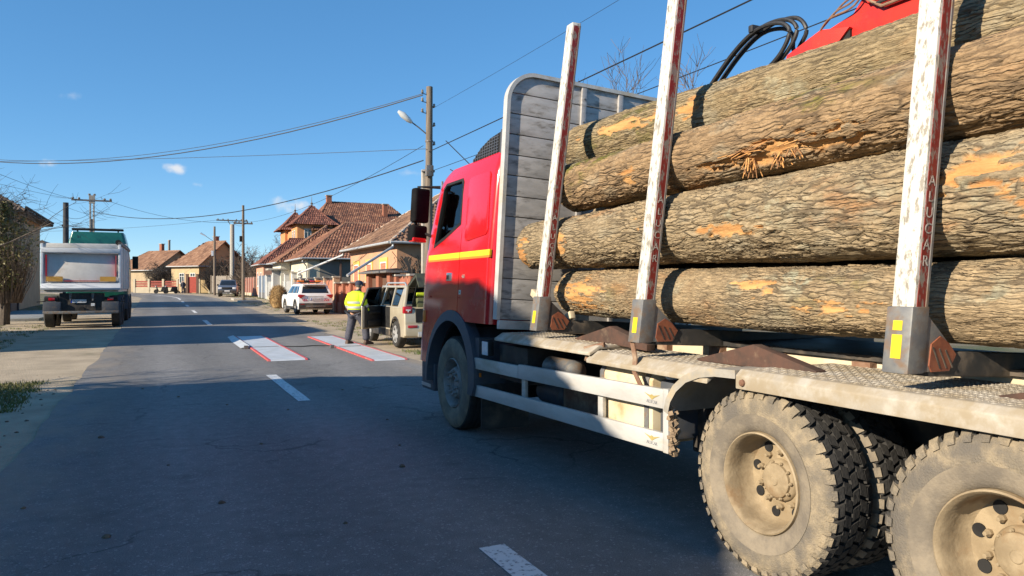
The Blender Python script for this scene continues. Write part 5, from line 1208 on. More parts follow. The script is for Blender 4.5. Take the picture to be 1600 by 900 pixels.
def plate(t, c, txt, w=.52, h=.11, eu=True, facing=-1):
    p = part('number_plate', MB().box(c[0] - w / 2, c[0] + w / 2, c[1] - .008, c[1] + .008, c[2] - h / 2, c[2] + h / 2), M['white'], t)
    if eu: part('blue_band', MB().box(c[0] - w / 2, c[0] - w / 2 + .045, c[1] - .0095, c[1] - .0085, c[2] - h / 2, c[2] + h / 2), mat('blue_band', (.01, .06, .45)), p)
    text_on(txt, h * .85, (c[0] + .03, c[1] - .0095, c[2]), (1, 0, 0), (0, 0, 1), M['letter'], p)
    return p
# ---- white patrol car with light bar
wcar = thing('patrol_car', 'white patrol car with amber light bar parked on the right verge, seen from behind', 'car', (7.42, 41.4, gz(41)), R(3))
WY = (-.62 - 1.45, -.55 - 1.2, 0, 0)
car_shell(wcar, 4.2, 1.79, 1.02, 1.06, 1.60, (-2.0, -1.72, .35, .98), M['white'], M['blackdirty'], wr=.345, wy=(-1.28, 1.24), gr=.26)
greenhouse(wcar, 1.79, 1.06, 1.60, (-2.02, -1.72, .30, 1.02), M['white'], tuck=.20, splits=(.42, .74))
for s_ in (-1, 1):
    for y in (-1.28, 1.24): small_wheel(wcar, s_ * .90, y, .345, .22, s_, M['rimgrey'])
    part('tail_light', MB().prism([(s_ * .55, 1.02), (s_ * .90, 1.06), (s_ * .905, .93), (s_ * .78, .84)], 'y', -2.12, -1.9), M['redlens'], wcar, bevel=.015)
    part('bumper_reflector', MB().box(*sorted((s_ * .6, s_ * .8)), -2.145, -2.1, .53, .565), M['redlens'], wcar)
    for k in range(3): part('warning_stripe', MB().prism([(s_ * (.44 + k * .09), .70), (s_ * (.48 + k * .09), .70), (s_ * (.53 + k * .09), .82), (s_ * (.49 + k * .09), .82)], 'y', -2.106, -2.1), mat('red_stripe', (.6, .03, .03)), wcar)
    part('mirror', MB().box(*sorted((s_ * .88, s_ * 1.06)), .70, .80, 1.02, 1.16), M['black'], wcar, bevel=.03)
    part('roof_rail', MB().tube([(s_ * .66, -1.5, 1.60), (s_ * .66, -1.4, 1.655), (s_ * .66, .1, 1.655), (s_ * .66, .2, 1.60)], .018, 8), M['chrome'], wcar, smooth=True)
    part('head_light', MB().box(*sorted((s_ * .5, s_ * .86)), 1.95, 2.09, .75, .9), M['lamp'], wcar, bevel=.03)
part('rear_bumper', MB().box(-.88, .88, -2.14, -1.95, .30, .60), M['blackdirty'], wcar, bevel=.04)
part('skid_plate', MB().box(-.5, .5, -2.15, -2.1, .40, .47), M['galv'], wcar, bevel=.01)
part('tailgate_recess', MB().box(-.40, .40, -2.106, -2.1, .74, .92), mat('pale_grey_panel', (.62, .66, .70)), wcar)
plate(wcar, (0, -2.115, .80), 'B 174 RAR')
part('tailgate_lettering_strip', MB().box(-.42, .42, -2.107, -2.1, .935, .965), mat('silver_grey', (.4, .4, .42)), wcar)
part('roof_spoiler', MB().box(-.62, .62, -1.92, -1.62, 1.545, 1.585), M['white'], wcar, bevel=.015)
lbm = part('light_bar', MB().box(-.55, .55, -.75, -.45, 1.655, 1.70), M['black'], wcar, bevel=.01)
for x0, x1, m_ in ((-.62, -.30, M['amber']), (-.28, -.02, M['black']), (.0, .28, M['redlens']), (.30, .62, M['amber'])): part('beacon', MB().box(x0, x1, -.76, -.44, 1.702, 1.80), m_, lbm, bevel=.03)
# ---- beige SUV with open door and raised tailgate
bcar = thing('beige_suv', 'beige SUV with its side door open and tailgate raised, beside the person', 'car', (6.68, 20.55, gz(20.5) - .005), R(0))
beige = mat('beige_metallic_paint', (.52, .46, .34), (.46, .40, .29), rough=.32, metal=.25, scale=3, coat=.5, dirt=(.35, .30, .22), dscale=3, damt=.3)
car_shell(bcar, 4.32, 1.80, 1.04, 1.10, 1.66, (-1.95, -1.7, .45, 1.05), beige, M['blackdirty'], wr=.36, wy=(-1.32, 1.35), gr=.30)
cab_g = M['glass']
# hollow cabin: pillars and roof instead of a closed shell
pill = []
for s_ in (-1, 1):
    for (yb, yt, w) in ((1.08, .48, .07), (.12, .05, .08), (-.85, -.82, .07), (-1.95, -1.72, .20)):
        P = MB().add([(s_ * (.86 if z < 1.4 else .71) + dx, (yb if z < 1.4 else yt) + dy, z) for z in (1.05, 1.62) for dx, dy in ((-.03, -w / 2), (.03, -w / 2), (.03, w / 2), (-.03, w / 2))], [(3, 2, 1, 0), (4, 5, 6, 7), (0, 1, 5, 4), (1, 2, 6, 5), (2, 3, 7, 6), (3, 0, 4, 7)])
        part('pillar', P, beige, bcar, bevel=.01)
    q = MB().add([(s_ * .865, -1.86, 1.12), (s_ * .865, -.90, 1.12), (s_ * .725, -.86, 1.55), (s_ * .725, -1.68, 1.55)], [(0, 1, 2, 3)])
    part('quarter_panel', MB().add([(s_ * .868, -1.9, 1.10), (s_ * .868, -1.45, 1.10), (s_ * .722, -1.50, 1.58), (s_ * .722, -1.76, 1.58), (s_ * .80, -1.9, 1.10), (s_ * .80, -1.45, 1.10), (s_ * .68, -1.50, 1.58), (s_ * .68, -1.76, 1.58)], [(0, 1, 2, 3), (7, 6, 5, 4), (0, 4, 5, 1), (1, 5, 6, 2), (2, 6, 7, 3), (3, 7, 4, 0)]), beige, bcar)
    part('quarter_window', MB().add([(s_ * .862, -1.43, 1.14), (s_ * .862, -.92, 1.14), (s_ * .73, -.88, 1.55), (s_ * .73, -1.47, 1.55), (s_ * .85, -1.43, 1.14), (s_ * .85, -.92, 1.14), (s_ * .718, -.88, 1.55), (s_ * .718, -1.47, 1.55)], [(0, 1, 2, 3), (7, 6, 5, 4), (0, 4, 5, 1), (1, 5, 6, 2), (2, 6, 7, 3), (3, 7, 4, 0)]), M['dglass'], bcar)
    for y in (-1.32, 1.35): small_wheel(bcar, s_ * .905, y, .36, .23, s_, M['alu'], 6)
    tlm = part('tail_light', MB().box(*sorted((s_ * .68, s_ * .915)), -2.14, -1.98, .93, 1.12), M['redlens'], bcar, bevel=.03)
    part('lamp_cross', MB().box(*sorted((s_ * .74, s_ * .86)), -2.148, -2.139, 1.01, 1.04), M['lamp'], tlm); part('lamp_cross', MB().box(*sorted((s_ * .785, s_ * .815)), -2.148, -2.139, .97, 1.009), M['lamp'], tlm)
    part('bumper_reflector', MB().box(*sorted((s_ * .56, s_ * .82)), -2.19, -2.1, .56, .63), M['redlens'], bcar, bevel=.01)
    part('roof_rail', MB().tube([(s_ * .66, -1.55, 1.66), (s_ * .66, -1.42, 1.735), (s_ * .66, .2, 1.735), (s_ * .66, .35, 1.66)], .024, 8), M['alu'], bcar, smooth=True)
    part('gas_strut', MB().tube([(s_ * .62, -1.95, 1.2), (s_ * .60, -2.25, 1.72)], .012, 6), M['black'], bcar)
part('roof', MB().box(-.75, .75, -1.80, .50, 1.60, 1.665), mat('sky_blue_grey_roof', (.42, .40, .34), rough=.3, coat=.6), bcar, bevel=.03)
part('windscreen', MB().add([(-.8, 1.08, 1.10), (.8, 1.08, 1.10), (.68, .50, 1.60), (-.68, .50, 1.60), (-.8, 1.06, 1.08), (.8, 1.06, 1.08), (.68, .48, 1.58), (-.68, .48, 1.58)], [(0, 1, 2, 3), (7, 6, 5, 4), (0, 4, 5, 1), (1, 5, 6, 2), (2, 6, 7, 3), (3, 7, 4, 0)]), M['glass'], bcar)
part('rear_bumper', MB().box(-.89, .89, -2.18, -1.98, .34, .66), beige, bcar, bevel=.05)
part('skid_plate', MB().box(-.55, .55, -2.195, -2.1, .32, .46), M['alu'], bcar, bevel=.02)
part('load_bay_dark_sheet', MB().box(-.60, .60, -2.17, -2.12, .70, 1.06), M['black'], bcar)  # black sheet across the rear, painted shade for the open boot
part('luggage', MB().box(-.5, .3, -1.98, -1.5, 1.06, 1.34), mat('olive_bag', (.10, .11, .05)), bcar, bevel=.05)
for x in (-.45, .42): st_ = MB().box(x - .24, x + .24, -.2, .0, 1.0, 1.52); part('seat', st_, M['black'], bcar, bevel=.06)
part('doorway_dark_sheet', MB().box(-.906, -.898, -.83, .10, .50, 1.08), M['black'], bcar)  # black sheet on the closed body, painted shade for the car's inside
tg = part('tailgate', MB().prism([(-1.78, 1.66), (-2.45, 1.96), (-2.72, 1.62), (-2.66, 1.60), (-2.42, 1.86), (-1.80, 1.60)], 'x', -.70, .70), mat('olive_black_lining', (.06, .065, .04), (.03, .03, .025)), bcar, bevel=.02)
part('tailgate_skin', MB().prism([(-1.78, 1.672), (-2.46, 1.975), (-2.74, 1.625), (-2.725, 1.622), (-2.455, 1.963), (-1.78, 1.662)], 'x', -.705, .705), mat('olive_black_lining', (.06, .065, .04)), tg)
part('tailgate_window', MB().obox((0, -2.12, 1.755), (1.1, .42, .012), Matrix.Rotation(R(-24), 3, 'X')), M['dglass'], tg)
part('hi_vis_vest', MB().obox((-.2, -2.05, 1.43), (.7, .05, .10)), mat('hi_vis_cloth', (.50, .62, .03), rough=.8), bcar, bevel=.02)
# the open door, hinged at its front edge
door = bpy.data.objects.new('side_door', None); col.objects.link(door); door.parent = bcar; door.location = (-.90, .12, 0); door.rotation_euler = (0, 0, R(-47))
inner_m = mat('dark_door_lining', (.025, .024, .022), (.04, .038, .034), rough=.7, scale=6)
part('door_skin', MB().box(-.03, .0, -.95, .0, .46, 1.10), beige, door, bevel=.012)
part('door_lining', MB().box(.001, .055, -.93, -.02, .50, 1.09), inner_m, door, bevel=.02)
part('door_pocket', MB().box(.056, .10, -.80, -.10, .56, .70), inner_m, door, bevel=.02); part('arm_rest', MB().box(.056, .12, -.75, -.15, .88, .94), inner_m, door, bevel=.02)
fr_ = [(-.93, 1.10), (-.80, 1.58), (-.14, 1.60), (-.02, 1.10)]
fm = MB()
for k in range(3): (y0, z0), (y1, z1) = fr_[k], fr_[k + 1]; fm.beam((-.03 + (z0 - 1.1) * .26, y0, z0), (-.03 + (z1 - 1.1) * .26, y1, z1), .05, .055, up=(1, 0, 0))
part('window_frame', fm, inner_m, door, bevel=.008)
part('window', MB().add([(-.03, -.92, 1.1), (-.03, -.03, 1.1), (.095, -.15, 1.585), (.095, -.79, 1.565), (-.024, -.92, 1.1), (-.024, -.03, 1.1), (.101, -.15, 1.585), (.101, -.79, 1.565)], [(0, 1, 2, 3), (7, 6, 5, 4), (0, 4, 5, 1), (1, 5, 6, 2), (2, 6, 7, 3), (3, 7, 4, 0)]), M['glass'], door)
# ---- dark grey pick-up far ahead
pcar = thing('parked_pickup', 'dark grey off-roader parked on the grass by the far wooden pole, facing the camera', 'car', (7.1, 86.0, gz(86) - .02), R(172))
dk_ = mat('slate_blue_paint', (.10, .115, .15), (.085, .10, .13), rough=.3, coat=.6)
car_shell(pcar, 4.6, 1.86, 1.15, 1.20, 1.80, (-2.0, -1.7, .4, 1.0), dk_, M['blackdirty'], wr=.39, wy=(-1.35, 1.45), gr=.36, nose=.7)
greenhouse(pcar, 1.86, 1.20, 1.82, (-2.1, -1.85, .35, 1.0), dk_, tuck=.20)
for s_ in (-1, 1):
    for y in (-1.35, 1.45): small_wheel(pcar, s_ * .93, y, .39, .24, s_, M['alu'])
    part('head_light', MB().box(*sorted((s_ * .52, s_ * .88)), 2.1, 2.31, .82, 1.0), M['lamp'], pcar, bevel=.04)
    part('mirror', MB().box(*sorted((s_ * .92, s_ * 1.1)), .75, .87, 1.16, 1.34), M['black'], pcar, bevel=.03)
part('grille', MB().box(-.5, .5, 2.26, 2.315, .78, 1.0), M['black'], pcar, bevel=.02); part('bumper', MB().box(-.9, .9, 2.1, 2.36, .38, .68), M['blackdirty'], pcar, bevel=.05)
part('number_plate', MB().box(-.26, .26, 2.362, 2.37, .56, .67), M['white'], pcar); part('skid_plate', MB().box(-.45, .45, 2.2, 2.37, .36, .42), M['alu'], pcar)

# ---- white tipper truck parked on the left
dt = thing('tipper_truck', 'white tipper truck with a green cab parked on the left verge, seen from behind', 'truck', (-2.48, 31.6, gz(32) + .02), R(-1.2))
tipw = mat('white_tipper_paint', (.66, .64, .60), (.58, .56, .52), rough=.5, scale=2.5, dirt=(.42, .36, .28), dscale=2, damt=.34)
tipl = mat('pale_grey_paint', (.60, .63, .66), (.52, .55, .58), rough=.45, scale=2)
part('tailgate', MB().add([(x, y, z) for z, y in ((1.68, -.04), (2.76, .10)) for x in (-1.2, 1.2) for y in (y, y + .06)], [(0, 1, 3, 2), (4, 6, 7, 5), (0, 2, 6, 4), (1, 5, 7, 3), (0, 4, 5, 1), (2, 3, 7, 6)]), tipw, dt, bevel=.01)
part('tailgate_top_rail', MB().box(-1.28, 1.28, -.10, .16, 2.77, 2.94), tipl, dt, bevel=.02)
part('tailgate_top_rail', MB().box(-1.28, 1.28, -.04, .16, 2.95, 3.11), tipw, dt, bevel=.02)
part('tailgate_sill', MB().prism([(-.02, 1.66), (-.26, 1.47), (-.24, 1.40), (.06, 1.40), (.06, 1.66)], 'x', -1.28, 1.28), tipl, dt, bevel=.01)
for s_ in (-1, 1):
    part('body_side', MB().box(*sorted((s_ * 1.22, s_ * 1.28)), .05, 5.6, 1.42, 3.08), tipw, dt, bevel=.01)
    part('corner_post', MB().box(*sorted((s_ * 1.20, s_ * 1.295)), -.06, .048, 1.42, 3.10), tipl, dt, bevel=.015)
    for y in (1.2, 2.4, 3.6, 4.8): part('side_rib', MB().box(*sorted((s_ * 1.28, s_ * 1.315)), y, y + .10, 1.44, 3.02), tipw, dt)
    part('side_rail', MB().tube([(s_ * 1.25, -.05, 3.12), (s_ * 1.25, 5.6, 3.12)], .085, 12), M['galv'], dt, smooth=True)
    part('tail_light', MB().box(*sorted((s_ * .74, s_ * 1.18)), -.06, .06, .98, 1.14), M['black'], dt, bevel=.02)
    part('tail_lens', MB().box(*sorted((s_ * .84, s_ * 1.05)), -.075, -.055, 1.01, 1.11), M['redlens'], dt, bevel=.01)
    part('marker_arm', MB().tube([(s_ * 1.15, 0, .98), (s_ * 1.42, -.02, .96)], .02, 6), M['black'], dt)
    part('mudguard', MB().box(*sorted((s_ * .66, s_ * 1.22)), -.10, .02, .56, .96), M['plastic'], dt, bevel=.02)
    part('reflector_board', MB().box(*sorted((s_ * .60, s_ * 1.12)), -.085, -.045, 1.71, 1.89), mat('orange_reflector_board', (.55, .30, .05), (.48, .25, .05)), dt)
    for y in (.75, 2.1, 5.5, 7.4):
        small = MB().lathe([(.05, .30), (0, .33), (0, .48), (.04, .53), (.30, .53), (.32, .3)], (s_ * 1.25, y, .53), 'x', 28, -s_, cap=False); w_ = part('wheel', small, M['rubber'], dt, smooth=True)
        part('rim', MB().lathe([(.04, .31), (.10, .28), (.14, .12), (.08, .11), (.08, 0)], (s_ * 1.25, y, .53), 'x', 20, -s_, cap=False), M['rimgrey'], w_, smooth=True)
        part('fender', MB().loft([[(s_ * 1.26, y + .60 * math.cos(R(a)), .55 + .60 * math.sin(R(a))), (s_ * .85, y + .60 * math.cos(R(a)), .55 + .60 * math.sin(R(a))), (s_ * .85, y + .63 * math.cos(R(a)), .55 + .63 * math.sin(R(a))), (s_ * 1.26, y + .63 * math.cos(R(a)), .55 + .63 * math.sin(R(a)))] for a in range(0, 181, 20)]), M['plastic'], dt, smooth=True)
    part('mirror', MB().box(*sorted((s_ * 1.30, s_ * 1.55)), 7.9, 8.02, 2.35, 2.95), M['black'], dt, bevel=.03)
part('reflector_tape', MB().box(-.58, .58, -.075, -.04, 1.71, 1.745), M['redlens'], dt); part('reflector_tape', MB().box(1.10, 1.14, -.05, .06, 1.90, 2.68), M['redlens'], dt)
part('reflector_tape', MB().box(-1.14, -1.10, -.05, .06, 1.90, 2.68), M['redlens'], dt)
part('body_floor', MB().box(-1.2, 1.2, .07, 5.6, 1.32, 1.40), tipw, dt); part('front_wall', MB().box(-1.2, 1.2, 5.55, 5.6, 1.42, 3.4), tipw, dt)
part('tarp_roll', MB().tube([(1.20, -.05, 3.18), (1.20, 5.6, 3.18)], .10, 12), M['black'], dt, smooth=True)
part('chassis', MB().box(-.45, .45, .0, 8.6, .62, 1.0), M['blackdirty'], dt); part('rear_panel', MB().box(-.72, .72, .04, .30, .60, 1.28), M['blackdirty'], dt)
part('rear_bumper', MB().box(-1.22, 1.22, -.16, -.04, .52, .62), M['galv'], dt, bevel=.02)
for x in (-.36, .36): part('hinge', MB().prism([(-.05, 1.28), (.05, 1.28), (.02, 1.0), (-.02, 1.0)], 'y', -.08, -.02).xf(lambda p: (p[0] + x, p[1], p[2])), M['galv'], dt)
plate(dt, (-.10, -.03, .98), 'WSM 635', .50, .12); part('plate_lamp', MB().box(.30, .42, -.06, -.03, .80, .90), M['white'], dt); part('coupling', MB().lathe([(0, .09), (.1, .09), (.1, 0)], (0, -.06, .68), 'y', 14), M['black'], dt)
green = mat('green_cab_paint', (.012, .14, .11), (.010, .12, .095), rough=.35, scale=3, coat=.4)
cabr = MB().loft([rring(-1.22, 1.22, 6.1, 8.5, .25, .08, z) for z in (.9, 2.3)] + [rring(-1.20, 1.20, 6.1, 8.4, .25, .10, 2.8), rring(-1.12, 1.12, 6.15, 8.1, .25, .12, 3.55), rring(-1.02, 1.02, 6.2, 7.9, .25, .12, 3.95)])
part('cab', cabr, green, dt, smooth=True, angle=35); part('sun_bar', MB().box(-1.02, 1.02, 6.3, 6.55, 4.02, 4.12), M['black'], dt, bevel=.04, segs=3)
for x in (-.8, .8): part('bar_foot', MB().box(x - .03, x + .03, 6.38, 6.46, 3.93, 4.03), M['galv'], dt)
text_on('31', .16, (-.72, 6.165, 3.72), (1, 0, 0), (0, .1, 1), M['letter'], dt)

# ================================================================== WEIGHING PLATES on the road
def scale_strip(label, x0, x1, ys, flap=None):
    t = thing('weighing_ramp', label, 'scale', ((x0 + x1) / 2, ys[0], .01), absolute=True)
    Z = lambda y: gz(y) + .012
    pm = mat('pale_grey_plate', (.52, .54, .56), (.42, .45, .47), rough=.5, scale=3, dirt=(.45, .42, .38), dscale=3, damt=.35); rm = mat('red_edge_paint', (.52, .055, .06), (.45, .14, .13), rough=.7, scale=5)
    for a, b in zip(ys[:-1], ys[1:]):
        p = part('panel', MB().prism([(a + .02, Z(a)), (a + .10, Z(a) + .026), (b - .10, Z(b) + .026), (b - .02, Z(b))], 'x', x0 + .05, x1 - .05), pm, t)
        for xa, xb in ((x0 - .008, x0 + .049), (x1 - .049, x1 + .008)): part('red_edge', MB().prism([(a + .02, Z(a)), (a + .10, Z(a) + .031), (b - .10, Z(b) + .031), (b - .02, Z(b))], 'x', xa, xb), rm, p)
        part('hinge', MB().box(x0 + .1, x1 - .1, b - .02, b + .02, Z(b), Z(b) + .03), M['galv'], p)
    if flap: part('side_flap', MB().prism([(x0 - .24, Z(22.5)), (x0 - .02, Z(22.5)), (x0 - .02, Z(22.5) + .06)], 'y', ys[1] - .1, ys[-1] + .2), pm, t)
    part('foot', MB().box(x0 - .16, x0 - .06, ys[1] - .18, ys[1] - .1, Z(ys[1]), Z(ys[1]) + .08), M['galv'], t)
    return t
scale_strip('white weighing ramp with red edges in the middle of the road, its side flap raised', 2.22, 3.06, (16.9, 20.5, 24.7), True)
scale_strip('white weighing ramp with red edges at the road edge, under the person', 4.30, 5.10, (16.0, 19.8, 23.8))
part_c = catmull([(3.1, 20.6, .06), (3.5, 20.4, .058), (3.9, 20.5, .058), (4.28, 20.3, .056)], 6)
single('scale_cable', MB().tube(part_c, .012, 6), M['black'], 'black cable on the asphalt joining the two weighing ramps', 'cable', smooth=True)

# ================================================================== PERSON
def ell(cx, cy, z, rx, ry, n=16, tilt=0.): return [(cx + rx * math.cos(2 * math.pi * k / n), cy + ry * math.sin(2 * math.pi * k / n), z + tilt * math.sin(2 * math.pi * k / n)) for k in range(n)]
per = thing('person', 'person in yellow hi-vis jacket, dark trousers and cap, standing beside the open car door', 'person', (5.02, 20.45, .055), R(-62))
def skin_mesh(name, joints, edges, levels=2):
    me = bpy.data.meshes.new(name); names = list(joints); me.from_pydata([joints[k][0] for k in names], [(names.index(a), names.index(b)) for a, b in edges], [])
    o = bpy.data.objects.new(name, me); col.objects.link(o); md = o.modifiers.new('s', 'SKIN'); md.use_smooth_shade = True
    for i, k in enumerate(names):
        sv = me.skin_vertices[0].data[i]; r = joints[k][1]; sv.radius = r if isinstance(r, tuple) else (r, r); sv.use_root = (k == 'pelvis')
    o.modifiers.new('d', 'SUBSURF').levels = levels; o.modifiers['d'].render_levels = levels
    dg = bpy.context.evaluated_depsgraph_get(); out = bpy.data.meshes.new_from_object(o.evaluated_get(dg)); bpy.data.objects.remove(o)
    out.polygons.foreach_set('use_smooth', [True] * len(out.polygons)); return out
J = dict(pelvis=((0, 0, .95), .12), spine=((0, .01, 1.15), .12), chest=((0, .03, 1.34), (.15, .12)), nb=((0, .04, 1.47), .06), neck=((0, .07, 1.53), .05), jaw=((0, .115, 1.585), .07), skull=((0, .12, 1.67), .092), crown=((0, .11, 1.73), .07),
         hl=((-.12, 0, .90), .09), kl=((-.165, -.04, .50), .065), al=((-.18, -.14, .10), .045), tl=((-.20, .04, .04), .035), hr=((.12, .02, .90), .09), kr=((.215, .14, .51), .065), ar=((.24, .16, .10), .045), tr=((.27, .34, .04), .035),
         sl=((-.19, .02, 1.41), .06), el=((-.31, -.01, 1.15), .045), wl=((-.27, .14, .93), .03), sr=((.19, .02, 1.41), .06), er=((.32, -.01, 1.14), .045), wr=((.315, .10, .90), .03))
Ed = [('pelvis', 'spine'), ('spine', 'chest'), ('chest', 'nb'), ('nb', 'neck'), ('neck', 'jaw'), ('jaw', 'skull'), ('skull', 'crown'), ('pelvis', 'hl'), ('hl', 'kl'), ('kl', 'al'), ('al', 'tl'), ('pelvis', 'hr'), ('hr', 'kr'), ('kr', 'ar'), ('ar', 'tr'), ('chest', 'sl'), ('sl', 'el'), ('el', 'wl'), ('chest', 'sr'), ('sr', 'er'), ('er', 'wr')]
skin_m = mat('skin', (.55, .32, .22), (.5, .28, .19), rough=.6)
body = link('body', skin_mesh('body', J, Ed), skin_m, per)
trm = mat('dark_grey_trousers', (.05, .052, .072), (.075, .075, .095), rough=.9, scale=12, bump=.3, bscale=25)
JT = dict(pelvis=((0, .0, .98), (.22, .17)), hl=((-.12, 0, .84), .15), kl=((-.165, -.04, .52), .118), cl=((-.175, -.12, .24), .11), al=((-.18, -.14, .09), .115), hr=((.12, .02, .84), .15), kr=((.215, .14, .52), .118), cr=((.235, .165, .24), .11), ar=((.24, .16, .09), .115))
link('trousers', skin_mesh('trousers', JT, [('pelvis', 'hl'), ('hl', 'kl'), ('kl', 'cl'), ('cl', 'al'), ('pelvis', 'hr'), ('hr', 'kr'), ('kr', 'cr'), ('cr', 'ar')]), trm, per)
hv = mat('hi_vis_yellow', (.62, .80, .015), (.52, .70, .02), rough=.75, scale=8, bump=.5, bscale=14)
jk = MB().loft([ell(0, 0, z, rx, ry, 20) for z, rx, ry in ((.95, .25, .20), (1.02, .262, .21), (1.12, .258, .205), (1.22, .262, .21), (1.32, .268, .205), (1.41, .255, .18), (1.46, .19, .135), (1.49, .11, .095))]).xf(lambda p: (p[0] + .006 * math.sin(p[2] * 40), p[1] + .03 * max(0, p[2] - 1.1) + .006 * math.sin(p[2] * 33 + p[0] * 20), p[2]))
for s_, e_, w_ in (((-.22, .03, 1.41), (-.325, -.01, 1.15), (-.285, .13, .95)), ((.22, .03, 1.41), (.335, -.01, 1.14), (.325, .09, .94))):
    jk.tube(catmull([s_, tuple((a + b) / 2 + .0 for a, b in zip(s_, e_)), e_, tuple((a + b) / 2 for a, b in zip(e_, w_)), w_], 3), [.10] + [.105] * 4 + [.098] * 4 + [.085] * 4, 12)
part('jacket', jk, hv, per, smooth=True, angle=60)
silver = mat('silver_band', (.42, .44, .46), (.36, .38, .40), rough=.4)
for z, rx, ry in ((1.17, .270, .217), (1.035, .272, .220)): part('reflective_band', MB().loft([ell(0, .03 * max(0, z - 1.1), zz, rx, ry, 20) for zz in (z - .028, z + .028)], cap=False), silver, per, smooth=True)
part('jacket_hem', MB().loft([ell(0, 0, zz, .256, .206, 20) for zz in (.92, .975)], cap=False), mat('navy_cloth', (.03, .035, .055)), per, smooth=True)
part('collar', MB().loft([ell(0, .06, 1.455, .11, .10, 16), ell(0, .075, 1.53, .092, .09, 16)], cap=False), mat('navy_cloth', (.03, .035, .055)), per, smooth=True)
for s_, p0, p1 in ((1, (.335, -.002, 1.12), (.331, .035, 1.05)), (-1, (-.324, .0, 1.12), (-.311, .04, 1.05))): part('sleeve_band', MB().tube([p0, p1], .104, 14), silver, per, smooth=True)
for nm, a, b in (('cuff', (.326, .085, .955), (.32, .11, .88)), ('cuff', (-.286, .125, .965), (-.276, .15, .89))): part(nm, MB().tube([a, b], [.086, .066], 12), mat('navy_cloth', (.03, .035, .055)), per, smooth=True)
capm = mat('navy_cap', (.02, .026, .05), (.03, .035, .06), rough=.8)
part('cap', MB().loft([ell(0, .115, 1.665, .105, .118, 18, .012), ell(0, .11, 1.72, .103, .113, 18, .012), ell(0, .105, 1.765, .08, .09, 18), ell(0, .10, 1.785, .03, .035, 18)]).add([(-.085, .19, 1.675), (-.06, .29, 1.635), (.06, .29, 1.635), (.085, .19, 1.675), (-.085, .19, 1.665), (-.06, .29, 1.627), (.06, .29, 1.627), (.085, .19, 1.665)], [(0, 1, 2, 3), (7, 6, 5, 4), (0, 4, 5, 1), (1, 5, 6, 2), (2, 6, 7, 3)]), capm, per, smooth=True, angle=50)
part('hair', MB().loft([ell(0, .105, 1.60, .085, .09, 14), ell(0, .11, 1.668, .1, .112, 14)], cap=False), mat('grey_hair', (.12, .11, .10)), per, smooth=True)
part('nose', MB().tube([(0, .205, 1.655), (0, .228, 1.62), (0, .208, 1.61)], [.012, .016, .01], 8), skin_m, per, smooth=True)
for s_ in (-1, 1): part('ear', MB().obox((s_ * .098, .115, 1.64), (.018, .04, .06)), skin_m, per, bevel=.008); part('eye', MB().obox((s_ * .035, .205, 1.66), (.022, .01, .012)), M['white'], per, bevel=.004)
part('mouth', MB().obox((0, .198, 1.588), (.045, .008, .01)), mat('lips', (.35, .13, .10)), per)
for (w_, m_, dr) in (((.318, .115, .875), mat('red_glove', (.62, .05, .035), (.5, .04, .03), rough=.8), Vector((0, .18, -1))), ((-.274, .155, .885), mat('red_glove', (.62, .05, .035)), Vector((0, .3, -1)))):
    dr.normalize(); w_ = Vector(w_); hb = MB().tube([w_, w_ + dr * .05, w_ + dr * .10], [.034, .046, .042], 10)
    for k, ln in enumerate((.075, .085, .08, .06)):
        b0 = w_ + dr * .09 + Vector((0, -.032 + k * .022, 0)); hb.tube([b0, b0 + dr * ln * .55, b0 + dr * ln * .9 + Vector((-.012 if w_.x > 0 else .012, .01, 0))], [.0115, .011, .008], 7)
    b0 = w_ + dr * .035 + Vector((0, .04, 0)); hb.tube([b0, b0 + Vector((0, .03, -.03)), b0 + Vector((-.01, .035, -.06))], [.013, .012, .009], 7)
    part('glove', hb, m_, per, smooth=True, angle=60)
bt = mat('brown_boot', (.085, .045, .03), (.06, .035, .025), rough=.7)
for ax, ay, tx, ty_ in ((-.18, -.14, -.205, .06), (.24, .16, .285, .36)):
    d_ = Vector((tx - ax, ty_ - ay, 0)); b_ = MB()
    b_.loft([[(ax + d_.x * t + q * d_.y * 4.2 * wd, ay + d_.y * t - q * d_.x * 4.2 * wd, z) for q, z in ((-1, .0), (-1, h * .6), (-.5, h), (.5, h), (1, h * .6), (1, .0))] for t, wd, h in ((-.32, .055, .07), (-.2, .065, .15), (.1, .065, .15), (.45, .07, .09), (.85, .065, .07), (1.08, .035, .05))])
    part('boot', b_, bt, per, bevel=.008)

# ================================================================== POLES AND CABLES
def insulator(p, t, s_=1.0): part('insulator', MB().lathe([(0, .02), (.02, .05 * s_), (.06, .055 * s_), (.07, .03 * s_), (.11, .045 * s_), (.14, .03 * s_), (.15, 0)], p, 'z', 10), M['porcelain'], t, smooth=True)
def pole(name, label, x, y, h, r0, r1, m, lean=0.):
    t = thing(name, label, 'pole', (x, y, gz(y) - .05)); part('post', MB().tube([(0, 0, -.3), (lean * .5, 0, h * .5), (lean, 0, h)], [r0, (r0 + r1) / 2, r1], 12), m, t, smooth=True); return t
pl1 = pole('street_lamp_pole', 'tall weathered pole with a white street lamp, rising behind the truck cab', 9.1, 26.1, 9.05, .16, .12, M['woodpole'], .06)
part('concrete_stub', MB().box(-.17, .12, .13, .30, 0, 6.0), M['concrete'], pl1, bevel=.02)
part('lamp_arm', MB().tube([(0, 0, 7.25), (-.35, 0, 7.5), (-.7, 0, 7.72)], .025, 8), M['galv'], pl1, smooth=True)
